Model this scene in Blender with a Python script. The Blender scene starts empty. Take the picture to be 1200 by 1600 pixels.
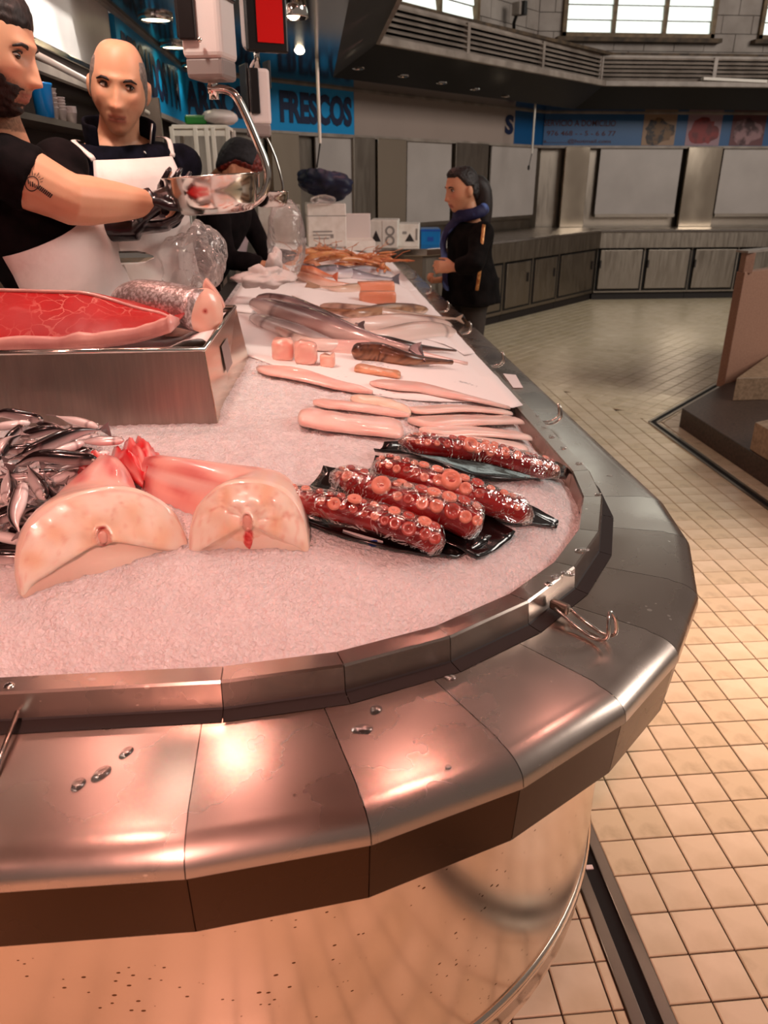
import bpy, bmesh, math, random
import numpy as np
from mathutils import Vector, Matrix, noise

# ---------------------------------------------------------------- camera, world, lights, exposure
SC = bpy.context.scene
COL = SC.collection
F_PX = 1190.0; PITCH = math.atan(525 / F_PX); CAM_H = 1.55; YAW = math.radians(4.9)
cam_d = bpy.data.cameras.new('camera'); cam = bpy.data.objects.new('camera', cam_d); COL.objects.link(cam)
cam_d.sensor_fit = 'VERTICAL'; cam_d.sensor_height = 36.0; cam_d.lens = 36.0 * F_PX / 1600.0
cam_d.clip_start = 0.02
cam.location = (0, 0, CAM_H); cam.rotation_euler = (math.pi / 2 - PITCH, 0, -YAW)
SC.camera = cam
cam_d.dof.use_dof = True; cam_d.dof.focus_distance = 1.45; cam_d.dof.aperture_fstop = 7.0

SC.view_settings.view_transform = 'Standard'; SC.view_settings.look = 'None'
SC.view_settings.gamma = 1.0; SC.view_settings.use_curve_mapping = False
SC.view_settings.exposure = 0.25

w = bpy.data.worlds.new('hall_air'); SC.world = w; w.use_nodes = True
w.node_tree.nodes['Background'].inputs[0].default_value = (0.66, 0.54, 0.47, 1)
w.node_tree.nodes['Background'].inputs[1].default_value = 0.21

def disc_light(loc, power, col, size=0.13, spread=150, aim=None):
    d = bpy.data.lights.new('lamp_or_fill', 'AREA'); d.shape = 'DISK'; d.size = size
    d.energy = power; d.color = col; d.spread = math.radians(spread)
    o = bpy.data.objects.new('lamp_or_fill', d); COL.objects.link(o); o.location = loc
    if aim is not None:
        o.rotation_euler = (Vector(aim) - Vector(loc)).to_track_quat('-Z', 'Y').to_euler()
    return o
PINK = (1.0, 0.45, 0.37)
for (x, y, z, p) in ((-0.34, 2.15, 2.6, 3.9), (0.52, 1.35, 2.6, 3.5), (-0.62, 1.1, 2.6, 2.6), (0.50, 3.2, 2.5, 1.8),
                     (0.48, 4.2, 2.42, 1.7), (0.44, 5.2, 2.42, 1.7), (0.40, 6.2, 2.42, 2.0), (-1.1, -.1, 2.65, 66), (-.4, -.9, 2.65, 56), (-.9, 2.4, 2.6, 2.5), (1.5, 1.9, 2.9, 2)):
    disc_light((x, y, z), p, PINK, .10)  # the last one, over the aisle, is fill added to tint the floor pink
disc_light((-.55, 1.75, 2.66), 6.5, (1.0, .84, .72), .14, 130, (-.6, 2.5, 1.4))      # white work lamp over the sellers
disc_light((1.75, 1.9, 3.0), 9, (1.0, .62, .48), .12, 52, (1.6, 2.0, 0))      # unseen fill added to brighten the aisle tiles
# unseen fill for hall daylight, added at the right to brighten the far stalls
d = bpy.data.lights.new('hall_fill_light', 'AREA'); d.shape = 'RECTANGLE'; d.size = 4; d.size_y = 3; d.energy = 400; d.color = (1.0, 0.92, 0.84)
o = bpy.data.objects.new('hall_fill_light', d); COL.objects.link(o); o.location = (8.5, 2.0, 5.2)
o.rotation_euler = (Vector((2.6, 9.6, 1.0)) - Vector(o.location)).to_track_quat('-Z', 'Y').to_euler()

# ---------------------------------------------------------------- measuring helpers: photograph pixel -> place on a plane of the world
cP, sP, cA, sA = math.cos(PITCH), math.sin(PITCH), math.cos(YAW), math.sin(YAW)
def ray(px, py):
    u = px - 600; v = py - 800
    d = v * cP + F_PX * sP; f = F_PX * cP - v * sP
    return Vector((u * cA + f * sA, -u * sA + f * cA, -d))
def hit(px, py, n, k):
    r = ray(px, py); n = Vector(n); o = Vector((0, 0, CAM_H))
    return o + r * ((k - n.dot(o)) / n.dot(r))
def PZ(px, py, z): return hit(px, py, (0, 0, 1), z)
def PY(px, py, y): return hit(px, py, (0, 1, 0), y)
def PX(px, py, x): return hit(px, py, (1, 0, 0), x)
def PD(px, py, k): return hit(px, py, (-1, 1, 0), k)
def proj(p):
    u = p[0] * cA - p[1] * sA; f = p[0] * sA + p[1] * cA; d = CAM_H - p[2]
    c = f * cP + d * sP; v = d * cP - f * sP
    return (600 + F_PX * u / c, 800 + F_PX * v / c, c)

# ---------------------------------------------------------------- material helpers
def lin(c):
    if isinstance(c, str):
        c = [int(c[i:i + 2], 16) / 255 for i in (0, 2, 4)]
    return [x / 12.92 if x <= 0.04045 else ((x + 0.055) / 1.055) ** 2.4 for x in c[:3]] + [1.0]
MATS = {}
def mat(name, col='808080', rough=0.5, metal=0.0, col2=None, nscale=8.0, bump=0.0, bscale=60.0, stretch=(1, 1, 1), emit=None, estr=0.0,
        coat=0.0, sss=0.0, sssr=(0.02, 0.008, 0.005), attr=None, alpha=1.0, trans=0.0, ior=1.45, rvar=0.0, detail=4.0, ramp=(0.35, 0.65),
        bdist=0.01, spec=0.5, voro=False, aniso=0.0):
    m = bpy.data.materials.new(name); m.use_nodes = True; nt = m.node_tree; N = nt.nodes; L = nt.links
    b = N['Principled BSDF']
    b.inputs['Base Color'].default_value = lin(col); b.inputs['Roughness'].default_value = rough; b.inputs['Metallic'].default_value = metal
    b.inputs['IOR'].default_value = ior; b.inputs['Specular IOR Level'].default_value = spec
    b.inputs['Coat Weight'].default_value = coat; b.inputs['Coat Roughness'].default_value = 0.06
    if sss: b.inputs['Subsurface Weight'].default_value = sss; b.inputs['Subsurface Radius'].default_value = sssr; b.inputs['Subsurface Scale'].default_value = 1.0
    if alpha < 1: b.inputs['Alpha'].default_value = alpha
    if trans: b.inputs['Transmission Weight'].default_value = trans
    if aniso: b.inputs['Anisotropic'].default_value = aniso
    if emit: b.inputs['Emission Color'].default_value = lin(emit); b.inputs['Emission Strength'].default_value = estr
    tc = None
    def coords():
        t = N.new('ShaderNodeTexCoord'); mp = N.new('ShaderNodeMapping'); mp.inputs['Scale'].default_value = stretch
        L.new(t.outputs['Object'], mp.inputs[0]); return mp.outputs[0]
    base = None
    if attr:
        a = N.new('ShaderNodeAttribute'); a.attribute_name = attr; base = a.outputs['Color']; L.new(base, b.inputs['Base Color'])
    if col2 or rvar:
        tc = tc or coords()
        n = N.new('ShaderNodeTexNoise'); n.inputs['Scale'].default_value = nscale; n.inputs['Detail'].default_value = detail; L.new(tc, n.inputs['Vector'])
        r = N.new('ShaderNodeMapRange'); r.inputs[1].default_value = ramp[0]; r.inputs[2].default_value = ramp[1]; L.new(n.outputs[0], r.inputs[0])
        if col2:
            mx = N.new('ShaderNodeMix'); mx.data_type = 'RGBA'; mx.inputs[7].default_value = lin(col2)
            if base is not None:
                mx.blend_type = 'MULTIPLY'; L.new(base, mx.inputs[6])
            else: mx.inputs[6].default_value = lin(col)
            L.new(r.outputs[0], mx.inputs[0]); L.new(mx.outputs[2], b.inputs['Base Color'])
        if rvar:
            r2 = N.new('ShaderNodeMapRange'); r2.inputs[1].default_value = 0.3; r2.inputs[2].default_value = 0.7
            r2.inputs[3].default_value = max(0.02, rough - rvar); r2.inputs[4].default_value = rough + rvar
            L.new(n.outputs[0], r2.inputs[0]); L.new(r2.outputs[0], b.inputs['Roughness'])
    if bump:
        tc = tc or coords()
        if voro:
            n = N.new('ShaderNodeTexVoronoi'); n.inputs['Scale'].default_value = bscale
        else:
            n = N.new('ShaderNodeTexNoise'); n.inputs['Scale'].default_value = bscale; n.inputs['Detail'].default_value = 4.0
        L.new(tc, n.inputs['Vector'])
        bp = N.new('ShaderNodeBump'); bp.inputs['Strength'].default_value = bump; bp.inputs['Distance'].default_value = bdist
        L.new(n.outputs[0], bp.inputs['Height']); L.new(bp.outputs[0], b.inputs['Normal'])
    MATS[name] = m
    return m

# ---------------------------------------------------------------- mesh helpers
class G:
    def __init__(s): s.v = []; s.f = []; s.c = []; s.col = (1, 1, 1)
    def vert(s, p, c=None):
        s.v.append((p[0], p[1], p[2])); s.c.append(tuple(c or s.col)[:3]); return len(s.v) - 1
    def quad(s, a, b, c, d):
        i = [s.vert(p) for p in (a, b, c, d)]; s.f.append(i)
    def box(s, c, d, rot=None, taper=1.0):
        c = Vector(c); ids = []
        for z in (-.5, .5):
            for x, y in ((-.5, -.5), (.5, -.5), (.5, .5), (-.5, .5)):
                k = taper if z > 0 else 1
                p = Vector((x * d[0] * k, y * d[1] * k, z * d[2]))
                if rot is not None: p = rot @ p
                ids.append(s.vert(c + p))
        a = ids
        for q in ((3, 2, 1, 0), (4, 5, 6, 7), (0, 1, 5, 4), (1, 2, 6, 5), (2, 3, 7, 6), (3, 0, 4, 7)): s.f.append([a[i] for i in q])
        return s
    def hexa(s, p8):
        a = [s.vert(p) for p in p8]
        for q in ((3, 2, 1, 0), (4, 5, 6, 7), (0, 1, 5, 4), (1, 2, 6, 5), (2, 3, 7, 6), (3, 0, 4, 7)): s.f.append([a[i] for i in q])
        return s
    def prism(s, poly, z0, z1):
        n = len(poly); a = [s.vert((p[0], p[1], z0)) for p in poly]; b = [s.vert((p[0], p[1], z1)) for p in poly]
        s.f.append(a[::-1]); s.f.append(b)
        for i in range(n): j = (i + 1) % n; s.f.append([a[i], a[j], b[j], b[i]])
        return s
    def loft(s, rings, cap0=True, cap1=True, closed=True, cols=None):
        ids = []
        for k, r in enumerate(rings):
            ids.append([s.vert(p, None if cols is None else cols[k][i]) for i, p in enumerate(r)])
        n = len(rings[0])
        for k in range(len(rings) - 1):
            for i in range(n if closed else n - 1):
                j = (i + 1) % n; s.f.append([ids[k][i], ids[k][j], ids[k + 1][j], ids[k + 1][i]])
        if cap0: s.f.append(ids[0][::-1])
        if cap1: s.f.append(ids[-1])
        return ids
    def tube(s, pts, rad, seg=8, up=None, cap=True, colf=None):
        """rad: number | list of numbers | list of (side, upright) half sizes"""
        pts = [Vector(p) for p in pts]; n = len(pts)
        if not isinstance(rad, (list, tuple)): rad = [rad] * n
        rings = []; cols = [] if colf else None; u = None
        for i in range(n):
            t = (pts[min(i + 1, n - 1)] - pts[max(i - 1, 0)]).normalized()
            if up is not None: uu = Vector(up[i] if isinstance(up, list) else up)
            elif u is None: uu = Vector((0, 0, 1)) if abs(t.z) < 0.9 else Vector((0, 1, 0))
            else: uu = u
            sd = t.cross(uu)
            if sd.length < 1e-6: sd = t.cross(Vector((0.3, 0.9, 0.1)))
            sd.normalize(); u = sd.cross(t).normalized()
            a, b = rad[i] if isinstance(rad[i], (list, tuple)) else (rad[i], rad[i])
            ring = []; rc = []
            for k in range(seg):
                th = 2 * math.pi * k / seg
                ring.append(pts[i] + sd * (a * math.cos(th)) + u * (b * math.sin(th)))
                if colf: rc.append(colf(i / (n - 1), th))
            rings.append(ring)
            if colf: cols.append(rc)
        s.loft(rings, cap, cap, True, cols)
        return s
    def lathe(s, prof, c=(0, 0, 0), seg=24, cap0=True, cap1=True):
        rings = [[(c[0] + r * math.cos(2 * math.pi * k / seg), c[1] + r * math.sin(2 * math.pi * k / seg), c[2] + z) for k in range(seg)] for r, z in prof]
        s.loft(rings, cap0, cap1); return s
    def ball(s, c, r, seg=16, rings=10, rot=None):
        if not isinstance(r, (list, tuple, Vector)): r = (r, r, r)
        c = Vector(c); rr = []
        for i in range(rings + 1):
            ph = math.pi * min(max(i / rings, 0.004), 0.996)
            q = []
            for k in range(seg):
                th = 2 * math.pi * k / seg
                p = Vector((r[0] * math.sin(ph) * math.cos(th), r[1] * math.sin(ph) * math.sin(th), -r[2] * math.cos(ph)))
                q.append(c + (rot @ p if rot is not None else p))
            rr.append(q)
        s.loft(rr); return s
    def mesh(s, name, colors=False):
        me = bpy.data.meshes.new(name); me.from_pydata(s.v, [], s.f); me.validate(clean_customdata=False)
        if colors:
            at = me.color_attributes.new('Col', 'FLOAT_COLOR', 'POINT')
            a = np.ones((len(s.v), 4), dtype=np.float32); a[:, :3] = np.array(s.c, dtype=np.float32); at.data.foreach_set('color', a.ravel())
        me.update(); return me
    def build(s, name, m, parent=None, smooth=False, colors=False, bevel=0.0, local=False, seg=2, sub=0):
        return link(name, s.mesh(name, colors), m, parent, smooth, bevel, local, seg, sub)

def link(name, me, m=None, parent=None, smooth=False, bevel=0.0, local=False, seg=2, sub=0):
    o = bpy.data.objects.new(name, me); COL.objects.link(o)
    if m is not None and not me.materials: me.materials.append(MATS[m] if isinstance(m, str) else m)
    if smooth: me.polygons.foreach_set('use_smooth', [True] * len(me.polygons))
    if bevel:
        b = o.modifiers.new('bevel', 'BEVEL'); b.width = bevel; b.segments = seg; b.limit_method = 'ANGLE'; b.angle_limit = math.radians(35)
        b.harden_normals = False
    if sub:
        b = o.modifiers.new('sub', 'SUBSURF'); b.levels = sub; b.render_levels = sub
    if parent is not None:
        o.parent = parent
        if not local: o.matrix_parent_inverse = world_of(parent).inverted()
    return o
def world_of(o):
    m = o.matrix_basis.copy()
    if o.parent is not None: m = world_of(o.parent) @ o.matrix_parent_inverse @ m
    return m
def tag(o, label=None, cat=None, group=None, kind=None):
    if label: o['label'] = label
    if cat: o['category'] = cat
    if group: o['group'] = group
    if kind: o['kind'] = kind
    return o
def thing(name, label, cat, loc=(0, 0, 0), rotz=0.0, group=None, kind=None):
    o = bpy.data.objects.new(name, None); COL.objects.link(o); o.empty_display_size = 0.05
    o.location = loc; o.rotation_euler = (0, 0, rotz)
    return tag(o, label, cat, group, kind)
def dup(root, loc=None, rot=None, scale=None, label=None, group=None):
    def cp(o, par):
        c = o.copy(); COL.objects.link(c); c.parent = par
        if par is not None: c.matrix_parent_inverse = o.matrix_parent_inverse.copy()
        for ch in o.children: cp(ch, c)
        return c
    r = cp(root, None)
    if loc is not None: r.location = loc
    if rot is not None: r.rotation_euler = rot
    if scale is not None: r.scale = scale
    tag(r, label, None, group)
    return r
def text(s, origin, right, up, width, height, m, parent, name='lettering', extrude=0.002, offset=0.0, local=False):
    cu = bpy.data.curves.new(name, 'FONT'); cu.body = s; cu.size = 1.0; cu.extrude = 0.0; cu.offset = offset; cu.resolution_u = 3
    t = bpy.data.objects.new('tmp_text', cu); COL.objects.link(t)
    dg = bpy.context.evaluated_depsgraph_get(); me = bpy.data.meshes.new_from_object(t.evaluated_get(dg))
    bpy.data.objects.remove(t); bpy.data.curves.remove(cu)
    n = len(me.vertices); a = np.zeros(n * 3); me.vertices.foreach_get('co', a); a = a.reshape(-1, 3)
    lo = a.min(0); hi = a.max(0); sx = width / max(hi[0] - lo[0], 1e-6); sy = height / max(hi[1] - lo[1], 1e-6)
    o = np.array(origin); R = np.array(Vector(right).normalized()); U = np.array(Vector(up).normalized()); Nn = np.cross(R, U)
    b = o + np.outer((a[:, 0] - lo[0]) * sx, R) + np.outer((a[:, 1] - lo[1]) * sy, U) + Nn * extrude
    me.vertices.foreach_set('co', b.ravel()); me.name = name; me.update()
    return link(name, me, m, parent, local=local)
def gs(x, s): return math.exp(-(x / s) ** 2)
def lerp(a, b, t): return a + (b - a) * t
def smooth01(t): t = min(max(t, 0), 1); return t * t * (3 - 2 * t)
def curve(pts, n):
    """Catmull-Rom through pts, n samples"""
    P = [Vector(p) for p in pts]; P = [P[0] * 2 - P[1]] + P + [P[-1] * 2 - P[-2]]; out = []; m = len(P) - 3
    for i in range(n):
        t = i / (n - 1) * m; k = min(int(t), m - 1); t -= k
        a, b, c, d = P[k:k + 4]
        out.append(0.5 * ((2 * b) + (c - a) * t + (2 * a - 5 * b + 4 * c - d) * t * t + (3 * b - a - 3 * c + d) * t ** 3))
    return out
R = random.Random(7)
# ---------------------------------------------------------------- materials
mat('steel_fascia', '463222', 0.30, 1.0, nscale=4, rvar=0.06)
mat('steel', 'c2b2a8', 0.27, 1.0, nscale=6, rvar=0.06, bump=0.03, bscale=90, stretch=(1, 1, 1), bdist=0.001, col2='b0a69d', ramp=(0.45, 0.8), aniso=0.75)
MATS['steel'].node_tree.nodes['Principled BSDF'].inputs['Anisotropic Rotation'].default_value = 0.25
tn = MATS['steel'].node_tree.nodes.new('ShaderNodeTangent'); tn.direction_type = 'UV_MAP'; tn.uv_map = 'UVMap'
MATS['steel'].node_tree.links.new(tn.outputs[0], MATS['steel'].node_tree.nodes['Principled BSDF'].inputs['Tangent'])
mat('steel_panel', 'e8d4c4', 0.17, 1.0, nscale=3, rvar=0.05, bump=0.04, bscale=14, stretch=(1, 1, 0.4), bdist=0.002)
def splashes(name, scale, gate, base, dark, mask):
    m = MATS[name]; nt = m.node_tree; N = nt.nodes; L = nt.links; b = N['Principled BSDF']; t = N.new('ShaderNodeTexCoord')
    mp = N.new('ShaderNodeMapping'); mp.inputs['Scale'].default_value = (1, 1, 1.7); L.new(t.outputs['Object'], mp.inputs[0])
    v = N.new('ShaderNodeTexVoronoi'); v.inputs['Scale'].default_value = scale; L.new(mp.outputs[0], v.inputs['Vector'])
    n = N.new('ShaderNodeTexNoise'); n.inputs['Scale'].default_value = 9; n.inputs['Detail'].default_value = 4; L.new(t.outputs['Object'], n.inputs['Vector'])
    r = N.new('ShaderNodeMapRange'); r.inputs[1].default_value = mask; r.inputs[2].default_value = mask + .25; r.inputs[3].default_value = .03; r.inputs[4].default_value = .26; L.new(n.outputs[0], r.inputs[0])
    c = N.new('ShaderNodeMath'); c.operation = 'LESS_THAN'; L.new(v.outputs['Distance'], c.inputs[0]); L.new(r.outputs[0], c.inputs[1])
    w = N.new('ShaderNodeTexWhiteNoise'); L.new(v.outputs['Position'], w.inputs['Vector']); g = N.new('ShaderNodeMath'); g.operation = 'GREATER_THAN'; g.inputs[1].default_value = gate; L.new(w.outputs['Value'], g.inputs[0])
    k = N.new('ShaderNodeMath'); k.operation = 'MULTIPLY'; L.new(c.outputs[0], k.inputs[0]); L.new(g.outputs[0], k.inputs[1])
    mx = N.new('ShaderNodeMix'); mx.data_type = 'RGBA'; L.new(k.outputs[0], mx.inputs[0]); mx.inputs[6].default_value = lin(base); mx.inputs[7].default_value = lin(dark); L.new(mx.outputs[2], b.inputs['Base Color'])
splashes('steel_panel', 62, .55, 'e8d4c4', '6a4a30', .45); splashes('steel', 48, .80, 'c2b2a8', 'efe2d8', .52)
mat('steel_side', 'd2c4b0', 0.20, 1.0, nscale=3, rvar=0.06, bump=0.04, bscale=14, stretch=(1, 1, 0.4), bdist=0.002)
mat('steel_dull', '93897e', 0.38, 1.0, nscale=4, rvar=0.08, bump=0.08, bscale=20, stretch=(8, 1, 1), bdist=0.002)
mat('steel_bright', 'd8d2cb', 0.14, 1.0, rvar=0.04, nscale=6)
mat('chrome', 'e6e2dc', 0.07, 1.0)
mat('tile', 'd0c2a6', 0.32, 0, col2='b9aa8a', nscale=9, bump=0.05, bscale=40, ramp=(0.45, 0.8))
mat('tile_b', 'c9bb9c', 0.34, 0, col2='ab9c7e', nscale=14, bump=0.05, bscale=40, ramp=(0.5, 0.75))
mat('tile_c', 'd8cbb0', 0.30, 0, col2='c4b698', nscale=7, bump=0.05, bscale=40)
mat('grout', '3a281c', 0.85)
mat('black_void', '0a0605', 0.8)
mat('dark', '1c1412', 0.6)
mat('granite', '4c3a30', 0.45, col2='2b1f1a', nscale=60, ramp=(0.3, 0.7))
mat('granite_top', '9a8168', 0.5, col2='7c6650', nscale=40)
mat('brown_panel', '96705c', 0.55, col2='8a6452', nscale=90)
mat('wall_white', 'a69c94', 0.7, col2='8d837b', nscale=3)
mat('panel_white', 'e2ddd8', 0.42, col2='cfc8c4', nscale=2, rvar=0.05)
mat('fascia_white', '9b8b82', 0.35, rvar=0.05, nscale=2)
mat('shutter', 'b3aaa4', 0.42, col2='a79e98', nscale=2)
mat('soffit', '17100e', 0.12, 0, spec=1.0, ior=1.9)
mat('canopy', '463c36', 0.5, col2='352d28', nscale=3)
mat('canopy_light', '9c9086', 0.45, col2='7e736a', nscale=6)
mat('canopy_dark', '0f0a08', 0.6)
mat('sign_blue', '0a8ac6', 0.35, rvar=0.04, nscale=3)
mat('sign_blue_far', '074878', 0.4)
mat('sign_ink', '0a1a3c', 0.5)
mat('sign_ink_far', '3a0c1c', 0.6)
mat('frame_brown', '7d6647', 0.6, col2='5c4a33', nscale=12)
mat('pane', 'f2f4ec', 0.3, emit='e6f4ee', estr=0.85)
mat('sill', '5c4a36', 0.7, col2='32271c', nscale=8)
mat('lamp_glow', 'fff2cc', 0.5, emit='ffeec0', estr=7.0)
mat('bulb_glow', 'fff2cc', 0.5, emit='ffe7bd', estr=60.0)
mat('spot_glow', 'fff2cc', 0.5, emit='ffe2c0', estr=3.0)
mat('black_plastic', '100a0a', 0.35, spec=0.5)
mat('white_plastic', 'dccfcb', 0.35)
mat('grey_plastic', '8c7f7b', 0.4)
mat('red_screen', 'b00a0a', 0.25, emit='ff1008', estr=0.12)
mat('foam', 'e9e4dc', 0.6, col2='ddd6cc', nscale=20, bump=0.05, bscale=120)
mat('print_dark', '2a2626', 0.6)
mat('print_grey', '8f8a86', 0.6)
mat('blue_plastic', '0d6fb4', 0.3)
mat('navy_cloth', '101a40', 0.55, col2='0a1028', nscale=8)
mat('ceiling_grey', '6a5c55', 0.7)
mat('white_paint', 'ddd6cc', 0.5)
mat('paper', 'f3ecea', 0.75, bump=0.06, bscale=18, bdist=0.01)
mat('wrap', 'd2c2bd', 0.5, bump=0.3, bscale=20, bdist=0.01, sss=0.1)
mat('plank_dark', '2a1d18', 0.6)

def ice_material():
    m = mat('ice', 'f4eeee', 0.22, 0, sss=0.35, sssr=(0.03, 0.022, 0.02), ior=1.31, spec=0.6)
    nt = m.node_tree; N = nt.nodes; L = nt.links; b = N['Principled BSDF']
    t = N.new('ShaderNodeTexCoord')
    v = N.new('ShaderNodeTexVoronoi'); v.inputs['Scale'].default_value = 150; v.inputs['Randomness'].default_value = 1.0; L.new(t.outputs['Object'], v.inputs['Vector'])
    n = N.new('ShaderNodeTexNoise'); n.inputs['Scale'].default_value = 130; n.inputs['Detail'].default_value = 6; n.inputs['Distortion'].default_value = 1.4; L.new(t.outputs['Object'], n.inputs['Vector'])
    a = N.new('ShaderNodeMath'); a.operation = 'MULTIPLY_ADD'; a.inputs[1].default_value = 0.5; L.new(v.outputs['Distance'], a.inputs[0]); L.new(n.outputs[0], a.inputs[2])
    bp = N.new('ShaderNodeBump'); bp.inputs['Strength'].default_value = 1.0; bp.inputs['Distance'].default_value = 0.009; L.new(a.outputs[0], bp.inputs['Height']); L.new(bp.outputs[0], b.inputs['Normal'])
    n2 = N.new('ShaderNodeTexNoise'); n2.inputs['Scale'].default_value = 30; n2.inputs['Detail'].default_value = 6; L.new(t.outputs['Object'], n2.inputs['Vector'])
    r = N.new('ShaderNodeMapRange'); r.inputs[1].default_value = 0.35; r.inputs[2].default_value = 0.7; r.inputs[3].default_value = 0.1; r.inputs[4].default_value = 0.42
    L.new(n2.outputs[0], r.inputs[0]); L.new(r.outputs[0], b.inputs['Roughness'])
ice_material()

def film_material(name, fac, rough, scale, bump, tint='ffffff', diff=0.0, gain=0.8):
    """thin clear plastic: mostly lets light through, glints on its creases"""
    m = bpy.data.materials.new(name); m.use_nodes = True; nt = m.node_tree; N = nt.nodes; L = nt.links
    N.remove(N['Principled BSDF']); out = N['Material Output']
    tr = N.new('ShaderNodeBsdfTransparent'); tr.inputs[0].default_value = lin(tint)
    gl = N.new('ShaderNodeBsdfGlossy'); gl.inputs['Roughness'].default_value = rough; gl.inputs[0].default_value = (1, .97, .95, 1)
    df = N.new('ShaderNodeBsdfDiffuse'); df.inputs[0].default_value = lin('f2e6e4')
    t = N.new('ShaderNodeTexCoord'); n = N.new('ShaderNodeTexNoise'); n.inputs['Scale'].default_value = scale; n.inputs['Detail'].default_value = 3; n.inputs['Distortion'].default_value = 1.6
    L.new(t.outputs['Object'], n.inputs['Vector'])
    bp = N.new('ShaderNodeBump'); bp.inputs['Strength'].default_value = bump; bp.inputs['Distance'].default_value = 0.02; L.new(n.outputs[0], bp.inputs['Height']); L.new(bp.outputs[0], gl.inputs['Normal'])
    fr = N.new('ShaderNodeFresnel'); fr.inputs[0].default_value = 1.45; L.new(bp.outputs[0], fr.inputs['Normal'])
    ad = N.new('ShaderNodeMath'); ad.operation = 'MULTIPLY_ADD'; ad.use_clamp = True; ad.inputs[1].default_value = gain; ad.inputs[2].default_value = fac; L.new(fr.outputs[0], ad.inputs[0])
    mx = N.new('ShaderNodeMixShader'); L.new(ad.outputs[0], mx.inputs[0]); L.new(tr.outputs[0], mx.inputs[1]); L.new(gl.outputs[0], mx.inputs[2])
    last = mx
    if diff:
        m2 = N.new('ShaderNodeMixShader'); m2.inputs[0].default_value = diff; L.new(mx.outputs[0], m2.inputs[1]); L.new(df.outputs[0], m2.inputs[2]); last = m2
    L.new(last.outputs[0], out.inputs['Surface']); MATS[name] = m
film_material('film', 0.0, 0.07, 26, 0.8, gain=0.42)
film_material('bag_film', 0.05, 0.10, 11, 0.9, diff=0.10)
film_material('water', 0.10, 0.02, 3, 0.0)
# ---------------------------------------------------------------- floor of square tiles (two fields, the far one laid at 45 degrees)
PITCH_T = 0.105; TS = 0.1008
g = G(); g.quad((-6, -3, -0.007), (12, -3, -0.007), (12, 14, -0.007), (-6, 14, -0.007))
floor = tag(g.build('floor', 'grout'), 'cream square tiled market floor with dark joints', 'floor', kind='structure')
A0 = PZ(1025.7, 1258.1, 0)          # a joint crossing measured in the photograph
MIT = Vector((2.27, 4.86)); MD = Vector((-0.3827, 0.9239))   # mitre where the fields meet, from the island's corner
def far_side(x, y):
    d = Vector((x, y)) - MIT
    if y < 4.86: return x > 2.27 + (4.86 - y) * 0 and False
    return d.x * MD.y - d.y * MD.x > 0
DR0, DR1 = 0.575, 0.668
cells = []
x0 = A0.x - 46 * PITCH_T; y0 = A0.y - 36 * PITCH_T
for i in range(0, 80):
    for j in range(0, 84):
        x = x0 + (i + .5) * PITCH_T; y = y0 + (j + .5) * PITCH_T
        if (x < -0.25 and y > 1.0) or far_side(x - .04, y - .02): continue
        xa, xb = x - TS / 2, x + TS / 2
        if xb > DR0 and xa < DR1:               # cut against the drain
            if xa < DR0 - 0.02: xb = DR0 - 0.002
            elif xb > DR1 + 0.02: xa = DR1 + 0.002
            else: continue
        cells.append(([(xa, y - TS / 2), (xb, y - TS / 2), (xb, y + TS / 2), (xa, y + TS / 2)], x, y))
q = PITCH_T * 0.70711
for i in range(-80, 80):
    for j in range(-10, 110):
        x = MIT.x + (i - j) * q * 1.0; y = MIT.y + (i + j) * q * 1.0
        if not far_side(x, y) or y > 10.7 or x > 7.5 or x < -1 or y - x > 6.8: continue
        h = TS * 0.70711
        cells.append(([(x, y - h), (x + h, y), (x, y + h), (x - h, y)], x, y))
def tile_mesh(g, poly, dz):
    ch = 0.0022; cx = sum(p[0] for p in poly) / 4; cy = sum(p[1] for p in poly) / 4
    b = [g.vert((p[0], p[1], -0.006)) for p in poly]; m_ = [g.vert((p[0], p[1], -0.0018 + dz)) for p in poly]
    t = [g.vert((p[0] + math.copysign(ch, cx - p[0]) * (abs(cx - p[0]) > 1e-4), p[1] + math.copysign(ch, cy - p[1]) * (abs(cy - p[1]) > 1e-4), dz)) for p in poly]
    for k in range(4):
        n = (k + 1) % 4; g.f.append([b[k], b[n], m_[n], m_[k]]); g.f.append([m_[k], m_[n], t[n], t[k]])
    g.f.append(t)
def tile_score(c):
    P = [proj((p[0], p[1], 0)) for p in c[0]]
    if any(p[2] < 0.3 for p in P): return -1
    mx = sum(p[0] for p in P) / 4; my = sum(p[1] for p in P) / 4
    if not (-30 < mx < 1230 and -30 < my < 1640): return -1
    if math.hypot(c[1] + 0.19, c[2] - 1.555) < 0.80 or (c[1] < 0.62 and c[2] > 1.5): return -1
    a = 0
    for k in range(4): n = (k + 1) % 4; a += P[k][0] * P[n][1] - P[n][0] * P[k][1]
    return abs(a)
sc = sorted(range(len(cells)), key=lambda i: -tile_score(cells[i]))
near = set(sc[:300]); rest = [G(), G(), G()]
for i, c in enumerate(cells):
    m_ = R.choice((0, 0, 1, 2)); dz = R.uniform(-0.0007, 0.0004)
    if i in near:
        gg = G(); tile_mesh(gg, [(p[0] - c[1], p[1] - c[2]) for p in c[0]], dz)
        o = gg.build('tile', ('tile', 'tile_b', 'tile_c')[m_], floor, local=True); o.location = (c[1], c[2], 0)
    else: tile_mesh(rest[m_], c[0], dz)
for k in range(3): tag(rest[k].build('tile_field', ('tile', 'tile_b', 'tile_c')[k], floor), kind='stuff')

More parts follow.
